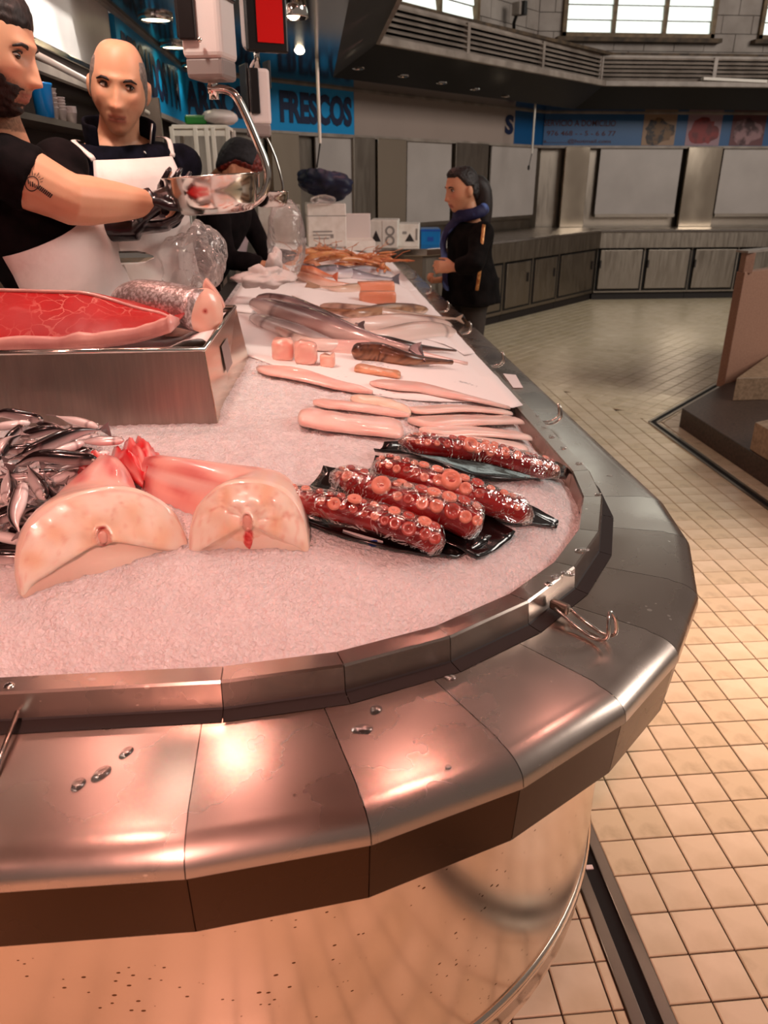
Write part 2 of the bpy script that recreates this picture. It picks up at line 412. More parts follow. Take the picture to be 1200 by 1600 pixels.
# drain channel beside the near counter: two metal lips and a dark slot
dr = thing('floor_drain', 'narrow metal slot drain in the tiles at the foot of the near fish counter', 'drain', (0.62, 1.2, 0))
for x in (0.590, 0.653): G().box((x, 1.9, -0.001), (0.028, 4.0, 0.010)).build('drain_lip', 'steel_dull', dr, bevel=0.002)
G().box((0.6215, 1.9, -0.0055), (0.036, 4.0, 0.002)).build('drain_slot', 'black_void', dr)
G().box((0.618, 1.31, -0.002), (0.018, 0.012, 0.003)).build('bridge', 'white_plastic', dr)
# drain round the island steps
d2 = thing('floor_drain', 'slot drain running round the foot of the granite steps', 'drain', (2.27, 4.86, 0))
a = Vector((2.27, 4.86)); b_ = Vector((2.27, 1.5)); c_ = Vector((3.5, 6.09))
for p, q_, w_ in ((a, b_, 1), (a, c_, 1)):
    dv = (q_ - p).normalized(); nv = Vector((-dv.y, dv.x)); ang = math.atan2(dv.y, dv.x); L_ = (q_ - p).length; mid = (p + q_) / 2
    rot = Matrix.Rotation(ang, 3, 'Z')
    for s_ in (-1, 1): G().box((mid.x + nv.x * .024 * s_, mid.y + nv.y * .024 * s_, 0.001), (L_, 0.018, 0.008), rot).build('drain_lip', 'steel_dull', d2)
    G().box((mid.x, mid.y, 0.0015), (L_, 0.03, 0.003), rot).build('drain_slot', 'black_void', d2)

# ---------------------------------------------------------------- island with granite steps and a brown panel
isl = thing('granite_steps', 'dark granite plinth with rising steps and a tall brown side panel', 'steps', (3.0, 4.2, 0))
pc = PZ(1055, 667, 0); pe = PZ(1200, 757, 0)
ix = (pc.x + pe.x) / 2
def poly_at(x, yc, x2, yn): return [(x, yn), (x2, yn), (x2, yc + (x2 - x)), (x, yc)]
G().prism(poly_at(ix, pc.y, 5.2, 2.0), 0, 0.13).build('plinth', 'granite', isl, bevel=0.006)
s1 = PZ(1142, 625, 0.13)
G().prism([(s1.x, s1.y - .02), (s1.x + .35, s1.y - .02 - .0), (s1.x + 2.3, s1.y + 1.0), (s1.x + 1.2, s1.y + 1.3)], 0.13, 0.29).build('step', 'granite_top', isl, bevel=0.005)
s2_ = PZ(1171, 702, 0.13)
G().prism([(s2_.x, 2.0), (5.2, 2.0), (5.2, s2_.y + .25), (s2_.x + .5, s2_.y + .22), (s2_.x, s2_.y)], 0.13, 0.29).build('step', 'granite_top', isl, bevel=0.005)
G().prism([(s2_.x + .32, 2.0), (5.2, 2.0), (5.2, s2_.y), (s2_.x + .32, s2_.y - .25)], 0.29, 0.45).build('step', 'granite_top', isl, bevel=0.005)
p0 = PZ(1132, 600, 0.13)
G().prism([(p0.x, p0.y), (p0.x + 1.6, p0.y + 1.0), (p0.x + 1.57, p0.y + 1.08), (p0.x - .03, p0.y + .06)], 0.10, 0.93).build('side_panel', 'brown_panel', isl, bevel=0.004)
G().box((p0.x + 0.03, p0.y + .05, 0.99), (0.07, 0.07, 0.14)).build('corner_post', 'brown_panel', isl, bevel=0.004)
G().prism([(p0.x - .02, p0.y - .03), (p0.x + .5, p0.y + .30), (p0.x + .46, p0.y + .36), (p0.x - .06, p0.y + .06)], 1.06, 1.075).build('cap_sheet', 'canopy_light', isl)

# ---------------------------------------------------------------- octagonal hall: left stall wall, diagonal wall, far wall
XL, KB, YC = -0.99, 7.95, 11.0
ZS0, ZS1 = 1.92, 2.30
cLB = Vector((XL, XL + KB)); cBC = Vector((YC - KB, YC))
g = G(); g.box((XL - 0.15, 3.0, 1.15), (0.1, 7.6, 2.3)); tag(g.build('wall_left', 'plank_dark'), 'dark back wall of the fish stall', 'wall', kind='structure')
def diag_box(g, k, x0, x1, z0, z1, t):
    n = Vector((-1, 1)).normalized() * t
    a = Vector((x0, x0 + k)); b = Vector((x1, x1 + k))
    g.prism([a, b, b + n, a + n], z0, z1); return g
tag(diag_box(G(), KB + .06, XL - .2, cBC.x + .1, 0, ZS0 + .5, .1).build('wall_diagonal', 'steel_dull'), 'steel clad diagonal wall behind the closed stalls', 'wall', kind='structure')
tag(G().box((6.6, YC + .12, 1.2), (7.7, .1, 2.4)).build('wall_far', 'steel_dull'), 'steel clad far wall behind the closed stalls', 'wall', kind='structure')
DR_ = Vector((1, 1, 0)).normalized(); UP = Vector((0, 0, 1))
def dp(x, z, k=KB, off=0.0): return Vector((x + off * .7071, x + k - off * .7071, z))

# white panels above the shelf on the left wall
wp = thing('wall_panel', 'glossy white wall panels above the dark shelf behind the men', 'wall panel', (XL, 3.2, 2.0), kind='structure')
del wp['category']; del wp['label']
for (ya, yb) in ((-.5, 1.9), (1.9, 3.0), (3.0, 4.62)):
    G().box((XL - .02, (ya + yb) / 2, 2.6), (.03, yb - ya - .006, 1.22)).build('panel', 'panel_white', wp, bevel=0.003)
G().box((XL + .01, 2.1, 1.985), (.05, 5.2, .025)).build('trim', 'steel_bright', wp, bevel=0.004)

# stall fascia band with signs
def sign(name, label, boards):
    t = thing(name, label, 'sign', boards[0]); return t
sg = thing('shop_sign', 'bright blue stall sign with dark lettering PESCADOS Y MARISCOS FRESCOS wrapping the corner', 'sign', (XL, 5.8, ZS0))
G().box((XL + .005, (4.62 + cLB.y) / 2, (ZS0 + ZS1) / 2), (.03, cLB.y - 4.62, ZS1 - ZS0)).build('sign_board', 'sign_blue', sg)
xe = PD(553, 180, KB).x
diag_box(G(), KB - .02, XL + .01, xe, ZS0, ZS1, .03).build('sign_board', 'sign_blue', sg)
# dark panel text, fat rounded capitals
wl = cLB.y - 4.62
text('PESCADOS', (XL + .022, 4.72, ZS0 + .075), (0, 1, 0), UP, 1.30, .25, 'sign_ink', sg, offset=.05)
text('Y', (XL + .022, 6.10, ZS0 + .075), (0, 1, 0), UP, .14, .25, 'sign_ink', sg, offset=.05)
text('M', (XL + .022, 6.34, ZS0 + .075), (0, 1, 0), UP, .22, .25, 'sign_ink', sg, offset=.05)
xa = PD(290, 170, KB).x; xb = PD(398, 170, KB).x
text('ARISCOS', dp(xa, ZS0 + .07, KB - .02, .004), DR_, UP, (xb - xa) * 1.414, .25, 'sign_ink', sg, offset=.05)
xa = PD(437, 170, KB).x; xb = PD(549, 170, KB).x
text('FRESCOS', dp(xa, ZS0 + .065, KB - .02, .004), DR_, UP, (xb - xa) * 1.414, .26, 'sign_ink', sg, offset=.05)
xw = PD(803, 200, KB).x
tag(diag_box(G(), KB - .02, xe + .002, xw, ZS0, ZS1, .03).build('trim_1', 'fascia_white'), 'plain pale fascia band over the closed diagonal stalls', 'fascia', kind='structure')
for nm, (z_, t_) in (('trim_2', (ZS0 - .015, .03)), ('trim_3', (ZS1 + .004, .02))):
    g = G(); diag_box(g, KB - .05, XL, cBC.x, z_ - t_ / 2, z_ + t_ / 2, .03); g.box((XL + .03, (1.5 + cLB.y) / 2, z_), (.03, cLB.y - 1.5, t_)); g.box((6.1, YC - .03, z_), (6.2, .03, t_))
    tag(g.build(nm, 'canopy_light'), 'thin metal strip along the sign band', 'trim', kind='structure')

s2 = thing('shop_sign', 'dark blue stall sign with three lines of small red lettering and seafood pictures', 'sign', (5, YC, ZS0))
x0_ = PY(806, 210, YC).x
diag_box(G(), KB - .02, xw + .003, cBC.x + .02, ZS0, ZS1, .03).build('sign_board', 'sign_blue_far', s2)
G().box(((cBC.x + 9) / 2, YC - .02, (ZS0 + ZS1) / 2), (9 - cBC.x, .03, ZS1 - ZS0)).build('sign_board', 'sign_blue_far', s2)
text('S', dp(xw - .16, ZS0 + .1, KB - .02, .004), DR_, UP, .2, .22, 'sign_ink', s2, offset=.05)
def ctext(s, px0, py0, px1, py1):
    a = PY(px0, py1, YC - .04); b = PY(px1, py1, YC - .04); c = PY(px0, py0, YC - .04)
    text(s, (a.x, YC - .036, a.z), (1, 0, 0), UP, b.x - a.x, c.z - a.z, 'sign_ink_far', s2, offset=.015)
ctext('SERVICIO A DOMICILIO', 850, 187, 962, 197); ctext('976 468 - - 5 - 6 6 77', 854, 204, 962, 212); ctext('a.............@hotmail.com', 849, 217, 954, 225)
def picture(nm, px0, px1, c1, c2, c3, sc_):
    m_ = mat('print_' + nm, c1, 0.5, col2=c2, nscale=sc_, ramp=(0.42, 0.55), detail=5)
    a = PY(px0, 231, YC - .04); b = PY(px1, 231, YC - .04)
    y_ = YC - .038; z0, z1 = ZS0 + .005, ZS1 - .005; W_ = b.x - a.x
    p = G(); p.quad((a.x, y_, z0), (b.x, y_, z0), (b.x, y_, z1), (a.x, y_, z1)); p.build('picture', mat('bg_' + nm, c3, 0.5), s2)
    # printed shape of the seafood
    rr = random.Random(nm); pts = []
    for k in range(28):
        th = 2 * math.pi * k / 28; r_ = 0.46 + 0.05 * math.sin(3 * th + sc_) + rr.uniform(-.05, .05)
        pts.append((a.x + W_ * (.5 + r_ * math.cos(th) * .95), y_ - .002, max(z0, min(z1, (z0 + z1) / 2 + (z1 - z0) * (r_ * math.sin(th) * .92) - .02))))
    p = G(); ids = [p.vert(v) for v in pts]; c0 = p.vert((a.x + W_ * .5, y_ - .002, (z0 + z1) / 2)); 
    for k in range(28): p.f.append([c0, ids[k], ids[(k + 1) % 28]])
    p.build('print', m_, s2)
picture('mussels', 1001, 1052, '1c1010', '6a4a28', '8c6e55', 14)
picture('prawns', 1069, 1122, '5a0c10', '7c1a18', '8f7078', 9)
picture('shellfish', 1138, 1190, '3c1418', '8a6668', '5a2c30', 8)

# ---------------------------------------------------------------- canopy: glossy dark soffit, sloping underside, pale edge, louvre band
E1, E2 = 0.55, 1.0; ZE = 2.53
def kD(d): return KB - 1.41421 * d
XS, XE = 0.20, 0.56
soff = [(XL, -1.0), (XS, -1.0), (XS, XS + kD(E1)), (YC - E1 - kD(E1), YC - E1), (9, YC - E1), (9, YC), (cBC.x, YC), (XL, cLB.y)]
edge = [(XE, -1.0), (XE, XE + kD(E2)), (YC - E2 - kD(E2), YC - E2), (9, YC - E2)]
inner = [(XS, -1.0), (XS, XS + kD(E1)), (YC - E1 - kD(E1), YC - E1), (9, YC - E1)]
can = thing('canopy', 'dark canopy over the market stalls with pale edge and louvred band', 'canopy', (2, 8, 2.4), kind='structure')
Y0S = 3.85
g = G(); ids = [g.vert((p[0], max(p[1], Y0S), ZS1 + .012)) for p in soff]; g.f.append(ids[::-1]); g.build('soffit', 'soffit', can)
g = G()
for k in range(3):
    a, b, c, d = inner[k], inner[k + 1], edge[k + 1], edge[k]
    g.quad((a[0], max(a[1], Y0S), ZS1 + .012), (d[0], max(d[1], Y0S), ZE), (c[0], c[1], ZE), (b[0], b[1], ZS1 + .012))
g.build('underside', 'canopy_dark', can)
def edge_run(name, m_, off, z0, z1, th, lst=edge, ya=Y0S):
    """a strip following the canopy edge, set back by off"""
    def shift(d): return [(XE - d, ya), (XE - d, XE - d + KB - 1.41421 * (E2 - d)), (YC - E2 + d - (KB - 1.41421 * (E2 - d)), YC - E2 + d), (9, YC - E2 + d)]
    a = shift(off); b = shift(off + th); out = []
    for k in range(3):
        out.append(G().prism([a[k], a[k + 1], b[k + 1], b[k]], z0, z1).build(name, m_, can, bevel=0.008 if name == 'edge_strip' else 0))
    return a
edge_run('edge_strip', 'canopy_light', -0.02, ZE - .01, ZE + .05, .10)
edge_run('louvre_back', 'black_void', .16, ZE + .04, 2.84, .02)
pts = edge_run('louvre_head', 'canopy_light', .08, 2.825, 2.85, .10)
lou = [(XE - .08, XE - .08 + KB - 1.41421 * (E2 - .08)), (YC - E2 + .08 - (KB - 1.41421 * (E2 - .08)), YC - E2 + .08), (9, YC - E2 + .08)]
for s_ in range(2):
    a = Vector(lou[s_]); b = Vector(lou[s_ + 1]); L_ = (b - a).length; n = max(1, round(L_ / 1.25)); ang = math.atan2((b - a).y, (b - a).x); rot = Matrix.Rotation(ang, 3, 'Z')
    if s_ == 0: rotm = None
    for k in range(n + 1):
        p = a.lerp(b, k / n); G().box((p.x, p.y, (ZE + 2.87) / 2), (.045, .05, .27), rot).build('louvre_post', 'canopy_light', can)
    for k in range(n):
        p = a.lerp(b, (k + .5) / n)
        for j in range(6):
            G().box((p.x, p.y, ZE + .075 + j * .043), (L_ / n - .04, .05, .011), rot @ Matrix.Rotation(.5, 3, 'X')).build('slat', 'canopy_light', can)
g = G()   # roof deck of the canopy back to the hall wall
KW, YW = 8.55, 11.6
g.prism([(XE - .1, edge[1][1] + .1), (edge[2][0] + .1, edge[2][1] + .1), (9, YC - E2 + .1), (9, YW + .1), (YW - KW, YW + .1), (XE - .1, XE - .1 + KW)], 2.85, 2.88); g.build('canopy_roof', 'sill', can)
tri = [PY(1095, 131, YC - E2 + .02), PY(1196, 121, YC - E2 + .02)]
G().box(((tri[0].x + tri[1].x) / 2, YC - E2 - .0, ZE + .065), (tri[1].x - tri[0].x, .08, .03), Matrix.Rotation(.03, 3, 'Y')).build('loose_board', 'white_paint', can)
# canopy end box towards the camera (the stall's own canopy turns the corner here)
G().hexa([(.22, 6.0, 2.335), (.54, 6.0, 2.57), (.54, 6.9, 2.57), (.22, 7.0, 2.335), (.22, 6.0, 2.75), (.54, 6.0, 2.95), (.54, 6.9, 2.95), (.22, 7.0, 2.75)]).build('corner_box', 'canopy', can)

G().box((-.12, .9, 2.80), (1.74, 4.1, .06)).build('bounce_ceiling', 'ceiling_grey', can)     # unseen ceiling added so the deck reflects pink and less ambient reaches the ice
# upper hall wall in painted blocks, with windows
BLK = 0.215
def block_wall(name, org, dv, length, holes, z0=2.88, rows=7, label=''):
    w_ = thing(name, label, 'wall', (org.x, org.y, z0), kind='structure')
    nv = Vector((-dv.y, dv.x)); ang = math.atan2(dv.y, dv.x); rot = Matrix.Rotation(ang, 3, 'Z')
    m_ = org + dv * (length / 2) + nv * .16
    G().box((m_.x, m_.y, (z0 + 3.0) / 2 + 3.05 - .0 + .5), (length, .1, 4.6), rot).build('wall_core', 'wall_white', w_)
    for r in range(rows):
        z = z0 + (r + .5) * BLK; t = -.21 * (r % 2)
        while t < length:
            a, b = max(0, t), min(length, t + .42); t += .42
            segs = [(a, b)]
            for (h0, h1, hz0, hz1) in holes:
                if z > hz0 - .03 and z < hz1:
                    ns = []
                    for (p, q_) in segs:
                        if q_ <= h0 or p >= h1: ns.append((p, q_))
                        else:
                            if p < h0: ns.append((p, h0))
                            if q_ > h1: ns.append((h1, q_))
                    segs = ns
            for (p, q_) in segs:
                if q_ - p < .04: continue
                c = org + dv * ((p + q_) / 2) + nv * (.055 + R.uniform(0, .006))
                G().box((c.x, c.y, z), (q_ - p - .008, .1, BLK - .008), rot).build('block', 'wall_white', w_)
    return w_, rot, nv
wc0 = PY(877, 58, YW); wc1 = PY(1114, 60, YW); wr = PY(1183, 60, YW)
orgC = Vector((YW - KW, YW)); HZ0 = wc0.z
w1, rotC, nC = block_wall('wall_far_upper', orgC, Vector((1, 0)), 5.2, [(wc0.x - orgC.x, wc1.x - orgC.x, HZ0, 9), (wr.x - orgC.x, wr.x - orgC.x + 2.2, HZ0, 9)], label='upper far wall of pale painted blocks')
wb0 = PD(600, 0, KW); wb1 = PD(745, 42, KW); orgB = Vector((XE - .4, XE - .4 + KW)); dB = Vector((1, 1)).normalized()
tb1 = (Vector((wb1.x, wb1.y)) - orgB).dot(dB); tb0 = tb1 - 2.3
w2, rotB, nB = block_wall('wall_diagonal_upper', orgB, dB, (orgC - orgB).length, [(tb0, tb1, wb1.z, 9)], label='upper diagonal wall of pale painted blocks')
def window(name, org, dv, t0, t1, z0, label, cols=3):
    o = thing(name, label, 'window', (org.x, org.y, z0), kind='structure')
    ang = math.atan2(dv.y, dv.x); rot = Matrix.Rotation(ang, 3, 'Z'); nv = Vector((-dv.y, dv.x)); H_ = 2.3
    def P(t, z, off=0.02): c = org + dv * t + nv * off; return (c.x, c.y, z)
    fw = .055
    for t in (t0 + fw / 2, t1 - fw / 2): G().box(P(t, z0 + H_ / 2), (fw, .12, H_), rot).build('window_frame', 'frame_brown', o)
    for z in (z0 + fw / 2, z0 + H_): G().box(P((t0 + t1) / 2, z), (t1 - t0, .12, fw), rot).build('window_frame', 'frame_brown', o)
    G().box(P((t0 + t1) / 2, z0 - .03, -.03), (t1 - t0 + .16, .18, .05), rot).build('window_sill', 'sill', o)
    wdt = (t1 - t0) / cols
    for c in range(1, cols): G().box(P(t0 + c * wdt, z0 + H_ / 2), (.05, .10, H_), rot).build('mullion', 'frame_brown', o)
    for c in range(cols):
        for r in range(13):
            G().box(P(t0 + (c + .5) * wdt, z0 + .12 + r * .17, .03), (wdt - .055, .012, .156), rot @ Matrix.Rotation(-.16 + R.uniform(-.03, .03), 3, 'X')).build('pane', 'pane', o)
window('window_1', orgC, Vector((1, 0)), wc0.x - orgC.x, wc1.x - orgC.x, HZ0, 'bright louvred glass window of three columns high in the far wall')
window('window_2', orgB, dB, tb0, tb1, wb1.z, 'bright louvred glass window high in the diagonal wall')
window('window_3', orgC, Vector((1, 0)), wr.x - orgC.x, wr.x - orgC.x + 2.2, HZ0, 'bright louvred glass window at the right edge of the far wall')
# flood lamp on a bracket between the windows
fl = thing('flood_lamp', 'small grey flood lamp on a dark bracket between the two high windows', 'lamp', PD(800, 70, KW))
a = PD(798, 62, KW - .05); b = PD(803, 36, KW - .2); c = PD(810, 14, KW - .3)
G().tube([a, a.lerp(b, .5) + Vector((.02, 0, 0)), b, c], .022, 6).build('bracket', 'black_plastic', fl)
G().box(c, (.11, .12, .14), Matrix.Rotation(.7, 3, 'Z')).build('housing', 'canopy_light', fl, bevel=.01)
G().box(c + Vector((.05, -.05, 0)), (.05, .08, .15), Matrix.Rotation(.7, 3, 'Z')).build('visor', 'black_plastic', fl, bevel=.006)
G().box(a, (.07, .05, .16), Matrix.Rotation(.78, 3, 'Z')).build('junction_box', 'black_plastic', fl, bevel=.006)
ca = PD(752, 45, KW - .02); cb = PD(875, 65, KW - .02)
tag(G().tube([ca, ca.lerp(cb, .5) - Vector((0, 0, .02)), PD(868, 64, KW - .02)], .008, 5).build('wall_cable', 'black_plastic'), 'thin dark cable strung along the pale block wall under the flood lamp', 'cable')

# recessed soffit spots and hanging pull rods
for i, (px, py) in enumerate(((560, 105), (630, 117), (690, 128), (742, 138), (790, 149))):
    p = PZ(px, py, ZS1 + .01)
    t = thing('ceiling_spot', ('first', 'second', 'third', 'fourth', 'fifth')[i] + ' small recessed spotlight from the left in the soffit over the diagonal stalls', 'light', (p.x, p.y, ZS1), group='soffit spotlights')
    G().lathe([(.045, .008), (.05, 0), (.036, -.006), (.034, .004)], (p.x, p.y, ZS1), 14, False, False).build('ring', 'steel_bright', t)
    G().lathe([(.034, .002), (.001, .0)], (p.x, p.y, ZS1), 12).build('bulb', 'spot_glow', t)
for (px, yt, yb, lab) in ((834, 155, 262, 'thin pale pull rod hanging in front of the dark blue sign'),):
    a = PD(px + 3, yt, KB - .6); b = PD(px - 3, 240, KB - .6); c = PD(px - 8, yb, KB - .6)
    t = thing('pull_rod', lab, 'rod', b)
    G().tube([a, b], .012, 8).build('rod', 'white_paint', t); G().tube([b, c.lerp(b, .5) , c], .005, 5).build('cord', 'black_plastic', t); G().ball(c, (.015, .015, .03), 8, 6).build('tip', 'black_plastic', t)
p = PZ(495, 92, ZS1 + .012); q_ = PY(500, 224, p.y); r_ = PY(495, 262, p.y)
t = thing('pull_rod', 'long white awning rod hanging over the dark blue cloth bundle', 'rod', q_)
G().tube([p, q_], .012, 8).build('rod', 'white_paint', t); G().tube([q_, r_], .006, 5).build('hook_cord', 'black_plastic', t)

# shutters, steel pillars
def pd_x(px): return PD(px, 280, KB).x
def shutter(kind, px0, px1, label, zb=1.06, m_='shutter'):
    if kind == 'B':
        x0, x1 = pd_x(px0), pd_x(px1); o = thing('roller_shutter', label, 'shutter', dp((x0 + x1) / 2, zb))
        diag_box(G(), KB - .01, x0, x1, zb, ZS0 - .03, .02).build('shutter_sheet', m_, o)
        diag_box(G(), KB - .03, x0, x1, zb - .03, zb + .01, .03).build('bottom_rail', 'steel_dull', o)
    else:
        x0, x1 = PY(px0, 280, YC).x, PY(px1, 280, YC).x; o = thing('roller_shutter', label, 'shutter', ((x0 + x1) / 2, YC, zb))
        G().box(((x0 + x1) / 2, YC - .0, (zb + ZS0 - .03) / 2), (x1 - x0, .02, ZS0 - .03 - zb)).build('shutter_sheet', m_, o)
        G().box(((x0 + x1) / 2, YC - .02, zb - .01), (x1 - x0, .03, .04)).build('bottom_rail', 'steel_dull', o)
shutter('B', 495, 552, 'pale lowered shutter behind the dark blue cloth bundle')
shutter('B', 636, 704, 'pale lowered shutter behind the woman in the dark coat')
shutter('B', 766, 836, 'pale lowered shutter right of the woman in the dark coat')
shutter('C', 934, 1060, 'pale lowered shutter in the middle of the far wall')
shutter('C', 1124, 1290, 'pale lowered shutter at the right edge of the far wall')
def pillar(kind, px0, px1, label, m_='steel_dull', off=.04):
    if kind == 'B':
        x0, x1 = pd_x(px0), pd_x(px1); g = diag_box(G(), KB - .06, x0, x1, .905, ZS0 - .02, .06)
    else:
        x0, x1 = PY(px0, 280, YC).x, PY(px1, 280, YC).x; g = G().box(((x0 + x1) / 2, YC - .05, 1.405), (x1 - x0, .06, 1.0))
    tag(g.build('steel_pillar', m_, bevel=.004), label, 'pillar')
pillar('B', 590, 634, 'bright steel pillar left of the shutter behind the woman in the dark coat', 'steel_side')
pillar('B', 428, 470, 'polished steel pillar behind the hanging scale pans', 'steel_side')
pillar('B', 553, 586, 'dark steel door post left of the bright pillar', 'steel_dull')
pillar('B', 710, 760, 'dull steel pillar just behind the head of the woman in the dark coat', 'steel_dull')
pillar('C', 878, 915, 'steel pillar at the corner where the diagonal and far walls meet', 'steel_side')
pillar('C', 1066, 1118, 'steel pillar between the two shutters of the far wall', 'steel_side')

# stall counters along the diagonal and the far wall
KC, YCC = 6.6, 10.34
wt = thing('worktop', 'continuous steel worktop of the closed stalls with a bright front edge', 'worktop', (3, 9.6, .9))
cc = Vector((YCC - KC, YCC))
kb = KB - .05; yb_ = YC - .05
G().prism([(.62, .62 + KC - .03), (cc.x, cc.y - .04), (9, cc.y - .04), (9, yb_), (yb_ - kb, yb_), (.62, .62 + kb)], .875, .90).build('top_sheet', 'steel_dull', wt)
G().prism([(.62, .62 + KC - .05), (cc.x + .02, cc.y - .05), (cc.x, cc.y), (.60, .60 + KC)], .885, .905).build('front_edge', 'steel_bright', wt)
G().box(((cc.x + 9) / 2, cc.y - .05, .895), (9 - cc.x, .03, .02)).build('front_edge', 'steel_bright', wt)
G().prism([(.62, .62 + KC - .04), (cc.x, cc.y - .03), (cc.x, cc.y), (.60, .60 + KC)], .68, .885).build('apron', 'steel_dull', wt)
G().box(((cc.x + 9) / 2, cc.y - .015, .7825), (9 - cc.x, .03, .205)).build('apron', 'steel_dull', wt)
for i, (px0, px1) in enumerate(((932, 1080), (840, 915))):
    a = PY(px0, 345, YC - .3) if i == 0 else None
cabs = [('B', -.2, 1.05), ('B', 1.05, 2.1), ('B', 2.1, 3.0), ('B', 3.0, cc.x - .02), ('C', cc.x, 5.05), ('C', 5.05, 6.35), ('C', 6.35, 7.8)]
names = ['base cabinet behind the polystyrene boxes', 'base cabinet left of the woman in the dark coat', 'base cabinet with a door right of the woman in the dark coat', 'narrow base cabinet at the left of the corner',
         'base cabinet at the right of the corner', 'base cabinet with two doors left of the brown panel', 'base cabinet hidden partly by the brown panel']
for (kind, a, b), lab in zip(cabs, names):
    if kind == 'B':
        a = max(a, .64)
        o = thing('base_cabinet', 'brushed steel ' + lab, 'cabinet', ((a + b) / 2, (a + b) / 2 + KC, 0))
        diag_box(G(), KC + .05, a, b - .004, .10, .87, .6).build('carcass', 'steel_dull', o)
        diag_box(G(), KC + .12, a, b - .004, 0, .10, .5).build('plinth', 'dark', o)
        w_ = b - a; n = max(1, round(w_ * 1.41 / .75))
        for k in range(n):
            x0 = a + w_ * k / n + .04; x1 = a + w_ * (k + 1) / n - .04
            d_ = diag_box(G(), KC + .02, x0, x1, .16, .65, .03).build('door', 'steel_dull', o, bevel=.006)
            diag_box(G(), KC + .005, x1 - .05, x1 - .03, .42, .52, .012).build('handle', 'dark', d_)
            diag_box(G(), KC + .045, x0 - .025, x1 + .025, .135, .675, .01).build('seal', 'black_void', o)
    else:
        o = thing('base_cabinet', 'brushed steel ' + lab, 'cabinet', ((a + b) / 2, YCC, 0))
        G().box(((a + b) / 2, YCC + .35, .485), (b - a - .006, .6, .77)).build('carcass', 'steel_dull', o)
        G().box(((a + b) / 2, YCC + .40, .05), (b - a - .006, .6, .10)).build('plinth', 'dark', o)
        n = 2
        for k in range(n):
            x0 = a + (b - a) * k / n + .04; x1 = a + (b - a) * (k + 1) / n - .04
            d_ = G().box(((x0 + x1) / 2, YCC + .035, .40), (x1 - x0, .03, .50)).build('door', 'steel_dull', o, bevel=.006)
            G().box((x0 + .01, YCC + .015, .47), (.02, .012, .10)).build('handle', 'dark', d_)
            G().box(((x0 + x1) / 2, YCC + .048, .40), (x1 - x0 + .06, .006, .56)).build('seal', 'black_void', o)
# ---------------------------------------------------------------- the fish counter: faceted steel deck, rail, round front panel
C1 = Vector((-0.19, 1.555)); C2 = Vector((-0.165, 1.60))
ANG = [math.radians(a) for a in (-88.3, -76.0, -63.6, -51.3, -39.9, -27.9, -14.8, -3.0)]
YEND = 6.75; XWEST = -2.3
def path(c, r):
    """outline at radius r: west end, facets of the rounded corner, far end"""
    p = [(XWEST, c.y - r)]
    for a in ANG: p.append((c.x + r * math.cos(a), c.y + r * math.sin(a)))
    p[1] = (p[1][0], c.y - r); p[-1] = (c.x + r, p[-1][1])
    p += [(c.x + r, 3.3), (c.x + r, YEND)]
    return p
fc = thing('fish_counter', 'long round-ended stainless steel fish counter with raised inner rail', 'counter', (0, 1.6, 0))
def sweep(name, prof, c, m_, seg_names=True, smooth=False):
    P = [path(c, r) for r, z in prof]; n = len(P[0]); out = []
    for k in range(n - 1):
        g = G(); e0 = 0.0006; np_ = len(prof)
        def pt(jj, kk, o_):
            a = Vector(P[jj][kk]); b = Vector(P[jj][kk + (1 if o_ > 0 else -1)]); d = (b - a).normalized() * e0
            return (a.x + d.x, a.y + d.y, prof[jj][1])
        A = [g.vert(pt(j, k, 1)) for j in range(np_)]; B = [g.vert(pt(j, k + 1, -1)) for j in range(np_)]
        for j in range(np_ - 1): g.f.append([A[j], A[j + 1], B[j + 1], B[j]])
        me = g.mesh(name); uv = me.uv_layers.new(name='UVMap')
        for j in range(np_ - 1):
            for q_, c_ in enumerate(((0, j), (0, j + 1), (1, j + 1), (1, j))): uv.data[me.polygons[j].loop_start + q_].uv = (c_[0], c_[1] / np_)
        if me.polygons[0].normal.z < -.1: me.flip_normals()
        o = link(name, me, m_, fc, smooth=False)
        if smooth:
            me.polygons.foreach_set('use_smooth', [True] * len(me.polygons))
            for e in me.edges: e.use_edge_sharp = False
            me.set_sharp_from_angle(angle=math.radians(33))
        out.append(o)
    return out
ZD = 0.90
prof = [(.74, ZD), (.895, ZD - .001)]
for i in range(9):
    t = i / 8 * math.pi / 2; prof.append((.905 + .045 * math.sin(t), ZD - .004 - .030 + .030 * math.cos(t)))
prof += [(.951, .860), (.945, .854)]
sweep('deck_panel', prof, C1, 'steel', smooth=True)
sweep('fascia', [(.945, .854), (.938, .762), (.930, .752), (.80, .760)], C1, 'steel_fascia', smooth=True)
RZ = 0.945
sweep('rail', [(.767, ZD - .003), (.763, RZ - .003), (.760, RZ), (.726, RZ - .002), (.723, RZ - .006), (.720, .86)], C2, 'steel', smooth=True)
sweep('rail_foot', [(.790, ZD + .0008), (.768, ZD + .004), (.764, ZD + .009)], C2, 'dark')
